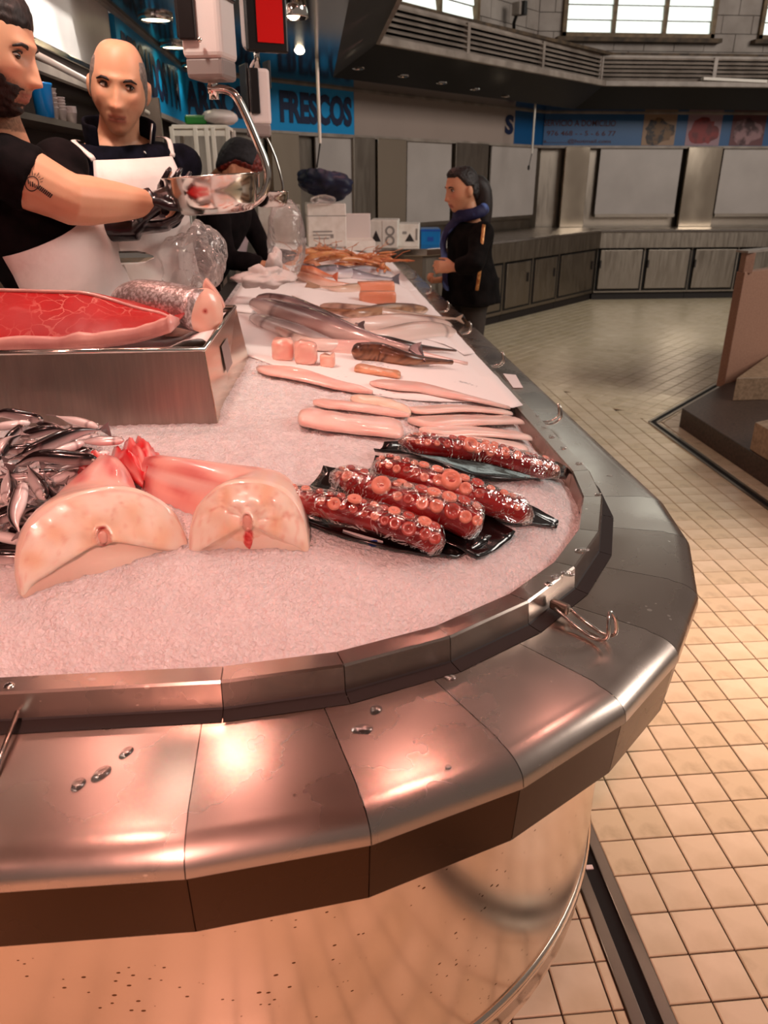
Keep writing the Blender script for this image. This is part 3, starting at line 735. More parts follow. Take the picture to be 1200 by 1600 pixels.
# smooth curved front panel with a hem, dark kick plate
def arc_path(c, r, n=40):
    p = [(XWEST, c.y - r)] + [(c.x + r * math.cos(-math.pi / 2 + math.pi / 2 * i / n), c.y + r * math.sin(-math.pi / 2 + math.pi / 2 * i / n)) for i in range(n + 1)] + [(c.x + r, YEND)]
    return p
def wall_sweep(name, prof, m_):
    g = G(); rr = []
    for r, z in prof: rr.append([(p[0], p[1], z) for p in arc_path(C1, r)])
    g.loft(rr, False, False, False); return g.build(name, m_, fc, smooth=True)
wall_sweep('front_panel', [(.822, .775), (.822, .18)], 'steel_panel')
wall_sweep('hem', [(.822, .18), (.829, .175), (.829, .150), (.824, .145), (.823, .085)], 'steel_panel')
wall_sweep('kick_plate', [(.795, .10), (.795, -.004)], 'granite')
G().box((.30, (YEND + 1.6) / 2, .82), (.55, YEND - 1.6, .1)).build('bed', 'steel_dull', fc)
g = G(); g.box((.62 - .1, YEND, .43), (.40, .02, .86)); g.box((.1, YEND + .0, .84), (.8, .02, .2)); g.build('end_plate', 'steel_dull', fc)
# inside edge towards the sellers
XIN, YIN = -.36, 2.12
g = G(); g.box((XIN, (YIN + YEND) / 2, .60), (.02, YEND - YIN, .80)); g.box((XWEST / 2 + XIN / 2, YIN, .60), (XIN - XWEST, .02, .80)); g.build('inner_wall', 'steel_dull', fc)
# screws on the rail
def rail_point(px, py): return PZ(px, py, RZ)
for (px, py) in ((14, 1071), (856, 912)):
    p = rail_point(px, py); s_ = G().lathe([(.0075, 0), (.0075, .0012), (.005, .0028), (.0005, .0030)], (p.x, p.y, RZ - .001), 14).build('screw', 'steel_bright', fc, smooth=True)
    g = G(); g.box((p.x, p.y, RZ + .0021), (.007, .0014, .001)); g.box((p.x, p.y, RZ + .0021), (.0014, .007, .001)); g.build('slot', 'dark', s_)
# welded wire hooks
def hook(p, out, side, L1=.105, flat=False, sc_=1.0):
    """p: root on the rail, out: horizontal direction; two wires run out and the end curls up"""
    out = Vector(out).normalized(); sd = Vector((-out.y, out.x, 0)); r_ = .0032 * sc_; g = G(); w2_ = .011
    pts = [p - sd * w2_, p - sd * w2_ + out * L1 * .6 - Vector((0, 0, .006)), p - sd * w2_ + out * L1 - Vector((0, 0, .004)), p - sd * w2_ * .9 + out * (L1 + .018) + Vector((0, 0, .010)),
           p - sd * w2_ * .7 + out * (L1 + .016) + Vector((0, 0, .034)), p + out * (L1 + .010) + Vector((0, 0, .046)), p + sd * w2_ * .7 + out * (L1 + .016) + Vector((0, 0, .034)),
           p + sd * w2_ * .9 + out * (L1 + .018) + Vector((0, 0, .010)), p + sd * w2_ + out * L1 - Vector((0, 0, .004)), p + sd * w2_ + out * L1 * .6 - Vector((0, 0, .006)), p + sd * w2_]
    g.tube(curve(pts, 48), r_, 8); o = g.build('wire_hook', 'steel_bright', fc, smooth=True)
    return o
hr = PZ(875, 948, .918)
hook(hr, PZ(940, 992, .91) - hr, 0, .085)
G().box(hr + Vector((0, 0, 0)), (.012, .035, .018), Matrix.Rotation(.7, 3, 'Z')).build('weld', 'steel_dull', fc, bevel=.004)
for yy in (2.02, 2.72, 3.35, 3.95, 4.6, 5.3):
    hook(Vector((C2.x + .765, yy, .918)), (1, .12, 0), 0, .055)
hw = PZ(30, 1122, .905); hw.z = .915
g = G(); a = hw; b = PZ(-30, 1265, .905); g.tube([a, b.lerp(a, .5), b], .0035, 8); g.build('wire_hook', 'steel_bright', fc, smooth=True)

# ---------------------------------------------------------------- crushed ice bed
RI = .722
def inner_dist(x, y):
    """distance from the inner face of the rail, inwards positive"""
    if y < C2.y:
        if x < C2.x: return y - (C2.y - RI)
        return RI - math.hypot(x - C2.x, y - C2.y)
    return C2.x + RI - x
def ice_base(x, y):
    d = inner_dist(x, y)
    dd = max(d, 0)
    z = .915 + .045 * (1 - math.exp(-dd / .05)) + .245 * min(dd, .60) - .03 * math.exp(-((dd - .62) / .2) ** 2)
    return z
def IZ(px, py, dz=0.0):
    """point on the ice surface seen at a pixel"""
    z = 1.0
    for _ in range(12):
        p = PZ(px, py, z); z = ice_base(p.x, p.y) + dz
    return PZ(px, py, z)
def rim_factor(x, y):
    return 1
xs = np.concatenate([np.arange(-1.05, .56, .0062)]); ys = np.concatenate([np.arange(.875, 2.455, .0062), np.arange(2.462, 6.74, .06)])
nx, ny = len(xs), len(ys); g = G(); idx = -np.ones((nx, ny), int)
fr_ = random.Random(3)
for j, y in enumerate(ys):
    for i, x in enumerate(xs):
        if y > YIN and x < XIN - .01: continue
        if y > 2.46 and i % 8: continue
        d = inner_dist(x, y)
        if d < -.004: continue
        z = ice_base(x, y)
        if y < 2.46:
            n1 = noise.noise((x * 9, y * 9, 0)) * .006 + noise.noise((x * 30, y * 30, 3)) * .0025
            n2 = noise.turbulence((x * 100, y * 60, 1), 3, True) * .0050
            z += n1 + n2 + fr_.uniform(-.0006, .0006)
            # a melted hollow at the right rim lets the rail's inner wall show
            e = math.exp(-((x - .53) / .07) ** 2 - ((y - 1.75) / .35) ** 2); z -= .03 * e * smooth01((.09 - d) / .09)
        idx[i, j] = g.vert((x, y, z))
for j in range(ny - 1):
    st = 8 if ys[j] > 2.46 else 1
    if ys[j] < 2.46 <= ys[j + 1]: st = 8
    for i in range(0, nx - st, st):
        a, b, c, d = idx[i, j], idx[i + st, j], idx[i + st, j + 1], idx[i, j + 1]
        if min(a, b, c, d) >= 0: g.f.append([a, b, c, d])
tag(g.build('crushed_ice', 'ice', smooth=True), 'bed of fine crushed ice filling the counter', 'ice', kind='stuff')
# ---------------------------------------------------------------- seafood materials
mat('fish_skin', 'ffffff', 0.2, 0.08, attr='Col', coat=0.6, bump=0.05, bscale=300, bdist=0.002)
mat('fish_matte', 'ffffff', 0.34, 0.0, attr='Col', coat=0.35, sss=0.15, sssr=(0.012, 0.005, 0.004), bump=0.10, bscale=60, bdist=0.004)
mat('flesh', 'ffffff', 0.28, 0.0, attr='Col', coat=0.5, sss=0.25, sssr=(0.02, 0.008, 0.006), bump=0.10, bscale=45, bdist=0.006)
mat('eye_white', 'd9cfc4', 0.12, 0.2, coat=0.8)
mat('eye_black', '0c0808', 0.1, coat=0.8)
mat('fin', 'b08a80', 0.35, alpha=0.85, bump=0.3, bscale=160, stretch=(1, 6, 1))
mat('octopus', '6c080c', 0.25, col2='a01c18', nscale=16, coat=0.7, bump=0.25, bscale=90, bdist=0.004, ramp=(0.4, 0.7))
mat('octopus_tip', 'c4502c', 0.3, col2='a52a1e', nscale=12, coat=0.6)
mat('sucker', 'c0584a', 0.25, col2='94241e', nscale=40, coat=0.6, sss=0.1)
mat('sucker_pale', 'dc8c76', 0.25, coat=0.6, sss=0.1)
mat('black_tray', '120c0c', 0.18, coat=0.8, bump=0.25, bscale=25, bdist=0.01)
mat('salmon', 'f0a080', 0.32, col2='f09a72', nscale=10, stretch=(1, 1, 30), coat=0.4, sss=0.15, ramp=(0.45, 0.6))
mat('label_white', 'e8e2e2', 0.4)
mat('label_blue', '1c4aa0', 0.4)

def tuna_material():
    m = mat('tuna', 'b40f14', 0.4, coat=0.12, sss=0.05, sssr=(0.02, 0.004, 0.003), bump=0.12, bscale=40, bdist=0.004)
    nt = m.node_tree; N = nt.nodes; L = nt.links; b = N['Principled BSDF']; t = N.new('ShaderNodeTexCoord'); mp = N.new('ShaderNodeMapping')
    mp.inputs['Rotation'].default_value = (0, 0.5, 0); mp.inputs['Scale'].default_value = (1, 1, 0.45); L.new(t.outputs['Object'], mp.inputs[0])
    n0 = N.new('ShaderNodeTexNoise'); n0.inputs['Scale'].default_value = 9; n0.inputs['Detail'].default_value = 5; L.new(mp.outputs[0], n0.inputs['Vector'])
    ad = N.new('ShaderNodeVectorMath'); ad.operation = 'MULTIPLY_ADD'; ad.inputs[1].default_value = (.12, .12, .12); L.new(n0.outputs['Color'], ad.inputs[0]); L.new(mp.outputs[0], ad.inputs[2])
    v = N.new('ShaderNodeTexVoronoi'); v.feature = 'DISTANCE_TO_EDGE'; v.inputs['Scale'].default_value = 26; L.new(ad.outputs[0], v.inputs['Vector'])
    r = N.new('ShaderNodeMapRange'); r.inputs[1].default_value = 0.0; r.inputs[2].default_value = 0.05; r.inputs[3].default_value = 0.6; r.inputs[4].default_value = 0.0; L.new(v.outputs['Distance'], r.inputs[0])
    n1 = N.new('ShaderNodeTexNoise'); n1.inputs['Scale'].default_value = 7; L.new(t.outputs['Object'], n1.inputs['Vector'])
    r1 = N.new('ShaderNodeMapRange'); r1.inputs[1].default_value = .35; r1.inputs[2].default_value = .7; L.new(n1.outputs[0], r1.inputs[0])
    ml = N.new('ShaderNodeMath'); ml.operation = 'MULTIPLY'; L.new(r.outputs[0], ml.inputs[0]); L.new(r1.outputs[0], ml.inputs[1])
    m0 = N.new('ShaderNodeMix'); m0.data_type = 'RGBA'; m0.inputs[6].default_value = lin('c01216'); m0.inputs[7].default_value = lin('8e080e'); L.new(n0.outputs[0], m0.inputs[0])
    m1 = N.new('ShaderNodeMix'); m1.data_type = 'RGBA'; L.new(ml.outputs[0], m1.inputs[0]); L.new(m0.outputs[2], m1.inputs[6]); m1.inputs[7].default_value = lin('f0a898'); L.new(m1.outputs[2], b.inputs['Base Color'])
tuna_material()
def L3(h): return tuple(lin(h)[:3])
def mixc(a, b, t): return tuple(x + (y - x) * t for x, y in zip(a, b))
def tone(c, r, s=.12): k = 1 + r.uniform(-s, s); return tuple(min(1, x * k) for x in c)

def fish_profile(t, head=.16, tail=.12):
    """half height along the body, t=0 snout, t=1 tail root"""
    if t < head: return .35 + .5 * math.sin(t / head * math.pi / 2)
    s_ = (t - head) / (1 - head)
    return lerp(.85 + .15 * math.sin(min(s_ * 2.6, 1) * math.pi / 2), tail, smooth01(max(0, (s_ - .25) / .75)) ** 1.0)
def fish_object(name, pts, hh, ww, dorsal, back, side, belly, m_='fish_skin', seg=14, n=26, head=.16, tail=.14, mottled=0.0, fins=True, eye_r=None, parent=None, local=False, gill=True, seed=1, tail_len=.13, eye_side=1, bt=.35):
    """one fish as a mesh with tail fin and eye as parts; pts snout->tail root; dorsal: direction of the back"""
    c = curve(pts, n); rr = random.Random(seed); L_ = sum((c[i + 1] - c[i]).length for i in range(n - 1))
    rad = []; 
    for i in range(n):
        k = fish_profile(i / (n - 1), head, tail); rad.append((ww * min(1, k * 1.05), hh * k))
    rad[0] = (ww * .18, hh * .16)
    def cf(t, th):
        d = math.cos(th - math.pi / 2)      # 1 at the back, -1 at the belly
        nz = noise.noise((t * 9 + seed * 3.1, math.cos(th) * 1.3, math.sin(th) * 1.3)) * .25
        x = d + nz * .6
        if x > bt: c_ = mixc(side, back, smooth01((x - bt) / .3))
        else: c_ = mixc(belly, side, smooth01((x + .75) / (bt + .45)))
        if mottled:
            q_ = noise.noise((t * 22 + seed, d * 3, seed)); c_ = mixc(c_, back, mottled * smooth01(q_ * 2.2 + .3))
        if gill and abs(t - head * 1.02) < .022 and d < .7: c_ = mixc(c_, (.12, .05, .05), .6)
        return c_
    g = G(); g.tube(c, rad, seg, up=dorsal, colf=cf)
    body = g.build(name, m_, parent, smooth=True, colors=True, local=local)
    d0 = Vector(dorsal).normalized()
    if fins:
        tdir = (c[-1] - c[-3]).normalized(); tl = L_ * tail_len; e = c[-1]; tk = ww * .10
        sd = tdir.cross(d0).normalized()
        g = G(); g.col = mixc(side, back, .55)
        rings = []
        for (k, w_) in ((-.08, .16), (.25, .42), (.6, .75), (1.0, 1.05)):
            row = []
            for q_ in (-1, -.5, 0, .5, 1):
                notch = (1 - abs(q_)) * .38 * k if k > .5 else 0
                row.append(e + tdir * (tl * (k - notch)) + d0 * (hh * w_ * q_))
            rings.append([p + sd * tk for p in row] + [p - sd * tk for p in row[::-1]])
        g.loft(rings); g.build('tail_fin', m_, body, colors=True, local=local)
    if eye_r:
        i = max(1, int(head * .48 * (n - 1))); tdir = (c[i + 1] - c[i - 1]).normalized(); sd = tdir.cross(d0).normalized() * eye_side
        p = c[i] + sd * (rad[i][0] * .86) + d0 * (rad[i][1] * .25)
        e = G().ball(p, eye_r, 12, 8).build('eye', 'eye_white', body, smooth=True, local=local)
        G().ball(p + sd * eye_r * .55, eye_r * .58, 10, 8).build('pupil', 'eye_black', e, smooth=True, local=local)
    return body

# ---------------------------------------------------------------- heap of anchovies
AL = .17
def anchovy_proto(seed, bend, bx=0.0):
    bk, sd, be = L3('1a0e10'), L3('b8a6a4'), L3('f8efec')
    pts = [Vector((AL / 2, 0, 0)), Vector((AL * .2, bend * .5, bx)), Vector((-AL * .15, bend, bx)), Vector((-AL * .42, bend * .1, 0))]
    return fish_object('anchovy', pts, .0150, .0112, (0, 1, 0), bk, sd, be, seg=12, n=20, head=.2, eye_r=.0036, local=True, seed=seed, tail_len=.12, eye_side=-1, bt=.05)
protos = [anchovy_proto(1, 0), anchovy_proto(2, .010), anchovy_proto(3, -.012), anchovy_proto(4, .018), anchovy_proto(5, -.02, .006)]
for p in protos: p.name = 'anchovy'
used = set()
def put_anchovy(hpx, tpx, dz0, dz1, roll, label, k=0, flip=1):
    a = IZ(hpx[0], hpx[1], dz0); b = IZ(tpx[0], tpx[1], dz1)
    ex = (a - b); L_ = ex.length; ex.normalize(); ez = Vector((0, 0, 1)); ey = ez.cross(ex).normalized() * 1.0; ez = ex.cross(ey).normalized()
    m3 = Matrix((ex, ey, ez)).transposed() @ Matrix.Rotation(roll, 3, 'X')
    pr = protos[k]
    o = pr if k not in used else dup(pr)
    used.add(k)
    s_ = min(max(L_ / (AL * 1.06), .55), 1.25)
    o.matrix_basis = Matrix.LocRotScale((a + b) / 2, m3.to_quaternion(), Vector((s_, min(1.25, .45 + .6 * s_), min(1.25, .45 + .6 * s_))))
    tag(o, label, 'fish', 'anchovies heaped at the left edge of the ice')
    return o
GEN = 'small silver anchovy with a dark back lying inside the heap at the left edge'
PI = math.pi
# roll: 0 lies on its side with the back away from the camera; PI on the other flank with the back towards us; about -PI/2.. shows back up
hp = [  # head px, tail px, heights, roll, proto, own label
    ((158, 718), (8, 730), .062, .055, 1.9, 3, 'long dark backed anchovy lying across the middle of the heap'),
    ((30, 712), (172, 668), .055, .058, 1.5, 1, 'dark anchovy whose tapering tail points right at the top of the heap'),
    ((156, 668), (80, 648), .045, .05, -.3, 0, 'pale bellied anchovy at the upper right of the heap beside the steel tray'),
    ((150, 702), (62, 728), .052, .05, 1.4, 2, 'dark backed anchovy just above the long one in the middle of the heap'),
    ((134, 690), (50, 722), .048, .045, -.6, 0, 'silver bellied anchovy above the dark one in the middle of the heap'),
    ((172, 706), (86, 735), .048, .04, -.5, 1, 'silver anchovy whose head points right towards the red monkfish fin'),
    ((195, 688), (110, 690), .042, .045, 0.2, 0, 'anchovy with its eye showing at the far right tip of the heap'),
    ((72, 782), (40, 722), .04, .05, .4, 0, 'anchovy pointing head down with a round eye left of the monkfish'),
    ((36, 752), (30, 842), .062, .055, -.2, 1, 'anchovy lying on top of the others with its forked tail pointing down'),
    ((106, 798), (68, 748), .035, .045, 1.5, 2, 'dark anchovy pointing down beside the monkfish fin'),
    ((138, 808), (98, 750), .032, .045, .5, 0, 'silver anchovy pressed against the side of the near monkfish tail'),
    ((12, 788), (14, 728), .04, .05, .0, 0, 'pale anchovy standing head down at the left edge'),
    ((128, 810), (20, 806), .028, .03, 1.6, 1, 'dark backed anchovy lying level under the one with the forked tail'),
    ((8, 828), (112, 816), .026, .024, -.2, 0, 'silver anchovy lying level in the lower part of the heap'),
    ((52, 848), (-40, 830), .028, .03, -.1, 0, 'anchovy with its eye showing at the lower front of the heap'),
    ((78, 842), (20, 826), .016, .02, .9, 2, None),
    ((55, 858), (-40, 858), .012, .012, 1.7, 0, 'dark anchovy along the front lower edge of the heap'),
    ((36, 872), (-50, 884), .006, .004, 1.3, 1, 'anchovy lowest on the ice in the front corner of the heap'),
    ((70, 655), (-30, 660), .05, .05, 1.5, 3, 'dark anchovy at the top left of the heap'),
    ((50, 660), (-40, 672), .056, .052, -.3, 0, 'pale anchovy under the topmost dark one at the left'),
    ((28, 674), (2, 700), .058, .05, 1.4, 0, None), ((0, 712), (30, 682), .05, .056, -.4, 2, None),
    ((30, 682), (112, 672), .046, .05, 1.2, 1, None), ((16, 702), (92, 688), .046, .05, 1.5, 2, None),
    ((84, 700), (14, 718), .05, .048, 1.7, 0, None), ((60, 662), (110, 675), .04, .045, .4, 0, None),
    ((-6, 798), (60, 800), .03, .03, -.2, 0, None), ((-10, 815), (70, 796), .034, .03, 1.6, 1, None), ((40, 792), (-40, 800), .035, .035, 1.6, 2, None),
    ((50, 745), (-30, 752), .035, .035, .6, 0, None), ((60, 735), (0, 770), .03, .032, .2, 1, None), ((94, 790), (60, 748), .026, .03, -.3, 0, None),
    ((6, 690), (-60, 700), .04, .04, .5, 4, None), ((150, 680), (80, 700), .03, .03, .3, 2, None), ((-10, 770), (20, 740), .03, .03, 1.4, 0, None),
    ((100, 822), (40, 800), .012, .015, .3, 0, None), ((0, 845), (70, 830), .012, .012, .2, 1, None), ((20, 772), (-40, 785), .03, .03, .0, 2, None),
    ((90, 740), (10, 745), .022, .025, 1.3, 0, None), ((120, 735), (60, 760), .02, .02, .2, 0, None), ((118, 770), (70, 800), .01, .012, .6, 1, None),
    ((140, 725), (90, 750), .02, .02, 1.0, 2, None), ((60, 690), (-20, 690), .03, .03, .3, 0, None), ((130, 705), (70, 710), .025, .025, 1.5, 0, None), ((60, 815), (-20, 775), .018, .02, .2, 1, None),
]
for (h, t, a, b, ro, k, lab) in hp: put_anchovy(h, t, a, b, ro, lab or GEN, k)

# ---------------------------------------------------------------- two monkfish tails, cut faces towards the camera
def curve_at(S, u):
    x = u * (len(S) - 1); k = min(int(x), len(S) - 2); return S[k].lerp(S[k + 1], x - k)
def monkfish(label, face_px, tip_px, W0, H0, face_yaw, seed, belly_dark, loc_sink=-.012):
    f = IZ(*face_px, loc_sink); t = IZ(*tip_px, -.004)
    ax = (t - f); ax.z = 0; L_ = ax.length; ax.normalize()
    vw = Vector((f.x, f.y, 0)).normalized(); fwd = Matrix.Rotation(face_yaw, 3, 'Z') @ vw; spine = curve([f, f + fwd * (L_ * .30), f.lerp(t, .66), t], 22)          # direction into the fish at the cut face
    sd0 = Vector((fwd.y, -fwd.x, 0)); sd1 = Vector((ax.y, -ax.x, 0))
    root = thing('monkfish_tail', label, 'fish', f)
    prof = [(0, .965, .965), (.03, .995, .992), (.10, .97, .98), (.25, .84, .92), (.42, .62, .82), (.58, .42, .72), (.74, .27, .60), (.88, .17, .42), (1.0, .10, .22)]
    NS = 40; rings = []; cols = []
    for i in range(44):
        u = (i / 43) ** 1.25; 
        for k in range(len(prof) - 1):
            if prof[k][0] <= u <= prof[k + 1][0]:
                q_ = (u - prof[k][0]) / (prof[k + 1][0] - prof[k][0]); q_ = q_; w_ = lerp(prof[k][1], prof[k + 1][1], q_) * W0; h_ = lerp(prof[k][2], prof[k + 1][2], q_) * H0
        sd = sd0.lerp(sd1, smooth01(u * 2.5)).normalized(); c = curve_at(spine, u)
        lean = fwd * (h_ * .30 * (1 - u))            # the cut leans back
        ring = []; rc = []
        for j in range(NS):
            th = 2 * math.pi * j / NS; x = math.cos(th); y = math.sin(th)
            yy = (abs(y) ** .85) if y > 0 else -.30 * abs(y) ** 1.2; xx = math.copysign(abs(x) ** .85, x)
            wob = 1 + .03 * noise.noise((x * 2 + seed, y * 2, u * 4))
            ring.append(c + sd * (w_ * xx * wob) + UP * (h_ * yy * wob) + lean * max(yy, 0))
            base = mixc(L3('fadcc8'), L3('f2b8ac'), smooth01(u * 1.6))
            nz = noise.noise((x * 3 + seed * 2, y * 3, u * 7))
            base = mixc(base, L3('c83440'), smooth01((u - .30) * 1.5 + nz * .9) * .8); base = mixc(base, L3('b82028'), .5 * smooth01(noise.noise((x * 5 + seed, y * 4, u * 16)) * 2 - .7))
            base = mixc(base, L3('f4e4dc'), .6 * smooth01(noise.noise((j * 1.1, u * 2.2, seed)) * 1.8))
            rc.append(base)
        rings.append(ring); cols.append(rc)
    g = G(); g.loft(rings, True, True, True, cols); g.build('body', 'flesh', root, smooth=True, colors=True)
    # cut face: polar grid with thick muscle arch, hollow belly flaps, backbone, blood
    g = G(); NR = 40; NT = 96
    bb = f + UP * (H0 * .50) + fwd * (H0 * .30 * .50)
    def face_pt(a, r):
        th = a; x = math.cos(th); y = math.sin(th); yy = (abs(y) ** .85) if y > 0 else -.30 * abs(y) ** 1.2; xx = math.copysign(abs(x) ** .85, x)
        e = f + sd0 * (W0 * .965 * xx) + UP * (H0 * .965 * yy) + fwd * (H0 * .965 * .30 * max(yy, 0))
        p = bb.lerp(e, r); rel = p - bb; xr = rel.dot(sd0) / W0; yr = rel.dot(UP) / H0
        arch = -.04 - .42 * abs(xr) ** 1.25
        cav = smooth01((arch - yr) / .16) * smooth01((1 - r) * 5) * belly_dark
        col_ = gs(xr, .07) * smooth01((-.05 - yr) / .1)
        seam = 0
        for k in range(7):
            if k % 2 and belly_dark > .6: continue
            aa = math.atan2(yr, xr) - (-.9 + k * .80 + .22 * math.sin(seed * 3 + k * 2)) + .45 * noise.noise((r * 3, k * 5.1, seed)) + .25 * (r - .5) * (-1) ** k; aa = (aa + math.pi) % (2 * math.pi) - math.pi
            seam = max(seam, gs(aa, .045) * smooth01((r - .12) * 4))
        vert = gs(math.hypot(xr / .085, (yr + .02) / .13) - .95, .22)
        inn = smooth01((1.0 - math.hypot(xr / .085, (yr + .02) / .13)) / .3)
        dy = -.012 * (1 - r ** 3) + .030 * cav - .012 * col_ * cav + .0010 * seam * (1 - cav) - .0050 * vert + .002 * inn
        dy += .0022 * noise.noise((xr * 6 + seed, yr * 6, 2))
        return p + fwd * dy, xr, yr, cav, col_, seam, vert, inn
    ids = []
    for i in range(NR + 1):
        r_ = max(i / NR, .008); row = []
        for j in range(NT):
            p, xr, yr, cav, col_, seam, vert, inn = face_pt(2 * math.pi * j / NT, r_)
            nz = noise.noise((xr * 4 + seed, yr * 4, seed)); n2 = noise.noise((xr * 13 + seed, yr * 13, seed * 2))
            c_ = mixc(L3('f7cfae'), L3('fdeedd'), smooth01(.45 + nz * .7 + r_ * .25))
            c_ = mixc(c_, L3('e8a68e'), .40 * smooth01(n2 * 1.6 - .2))
            c_ = mixc(c_, L3('d99880'), .45 * seam * (1 - cav) * smooth01(.6 + n2))
            c_ = mixc(c_, mixc(L3('d9a183'), L3('efc9b2'), smooth01(.5 + n2)), .85 * cav)
            c_ = mixc(c_, L3('f3cdb6'), .8 * col_ * cav)
            c_ = mixc(c_, L3('f3bfae'), .9 * inn); c_ = mixc(c_, L3('b83a34'), .55 * smooth01(vert * 1.4 - .5))
            if belly_dark > .6:
                for (ex, ey, rx, ry, cc) in ((0, .10, .06, .022, '9a1018'), (0, -.02, .035, .07, 'd4605a'), (0, -.14, .03, .018, '96101a')):
                    q_ = math.hypot((xr - ex) / rx, (yr - ey) / ry); c_ = mixc(L3(cc), c_, smooth01(q_ - .35))
            else:
                q_ = math.hypot((xr + .01) / .11, (yr + .30) / .17) + n2 * .5; c_ = mixc(mixc(L3('c4141c'), L3('e8766e'), smooth01(.5 + noise.noise((xr * 25, yr * 25, 3)))), c_, smooth01((q_ - .6) * 2))
                q_ = math.hypot(xr / .045, (yr + .02) / .06); c_ = mixc(L3('e89a8c'), c_, smooth01(q_ - .4))
            c_ = mixc(c_, L3('d86a5a'), .5 * smooth01((r_ - .93) * 12) * smooth01(nz * 2))
            row.append(g.vert(p, c_))
        ids.append(row)
    for i in range(NR):
        for j in range(NT): k = (j + 1) % NT; g.f.append([ids[i][j], ids[i + 1][j], ids[i + 1][k], ids[i][k]])
    g.f.append(ids[0][::-1])
    link('cut_face', g.mesh('cut_face', True), 'flesh', root, smooth=True)
    bbc = bb - fwd * .010 - UP * (H0 * .02); g = G(); m3_ = Matrix((sd0, fwd, UP)).transposed()
    g.col = L3('f0b4a4'); g.ball(bbc, (.0085, .004, .0105), 16, 10, m3_); g.build('backbone', 'flesh', root, smooth=True, colors=True)
    return root, t, ax
mk1, t1, ax1 = monkfish('near pale monkfish tail with a wide hollow cut face beside the anchovies', (172, 900), (176, 742), .128, .128, .10, 1, 1.0, -.006)
mk2, t2, ax2 = monkfish('second monkfish tail with a round cut face left of the octopus packs', (390, 866), (214, 740), .096, .112, -.12, 2.3, .35, -.004)
def red_fin(root, p0, p1, w_, seed):
    g = G(); n = 30; rings = []; cols = []
    c = curve([p0, p0.lerp(p1, .5) + UP * .012, p1], n)
    for i, p in enumerate(c):
        t = i / (n - 1); ww = w_ * (.35 + .75 * math.sin(min(1, t * 1.15) * math.pi * .62)); d = (p1 - p0).normalized(); s_ = Vector((d.y, -d.x, 0)).normalized()
        row = []
        for k in range(17):
            q_ = k / 8 - 1; row.append(p + s_ * (ww * q_) + UP * (.026 * (1 - q_ * q_) + .012 * noise.noise((q_ * 3, t * 5, seed)) + .006 * math.sin(q_ * 11 + t * 3)))
        rings.append(row + [v - UP * (.006 + .018 * (1 - abs(k / 8 - 1))) for k, v in list(enumerate(row))[::-1]]); cols.append([mixc(L3('d8202c'), L3('f4a09a'), smooth01(.35 + 1.1 * noise.noise((k * .55, t * 3, seed)))) for k in range(34)])
    g.loft(rings, True, True, True, cols); g.build('red_fin', 'flesh', root, smooth=True, colors=True)
red_fin(mk2, IZ(232, 756, .015), IZ(206, 708, .006), .038, 1.7)
red_fin(mk1, IZ(170, 752, .02), IZ(140, 728, .01), .030, 4.2)

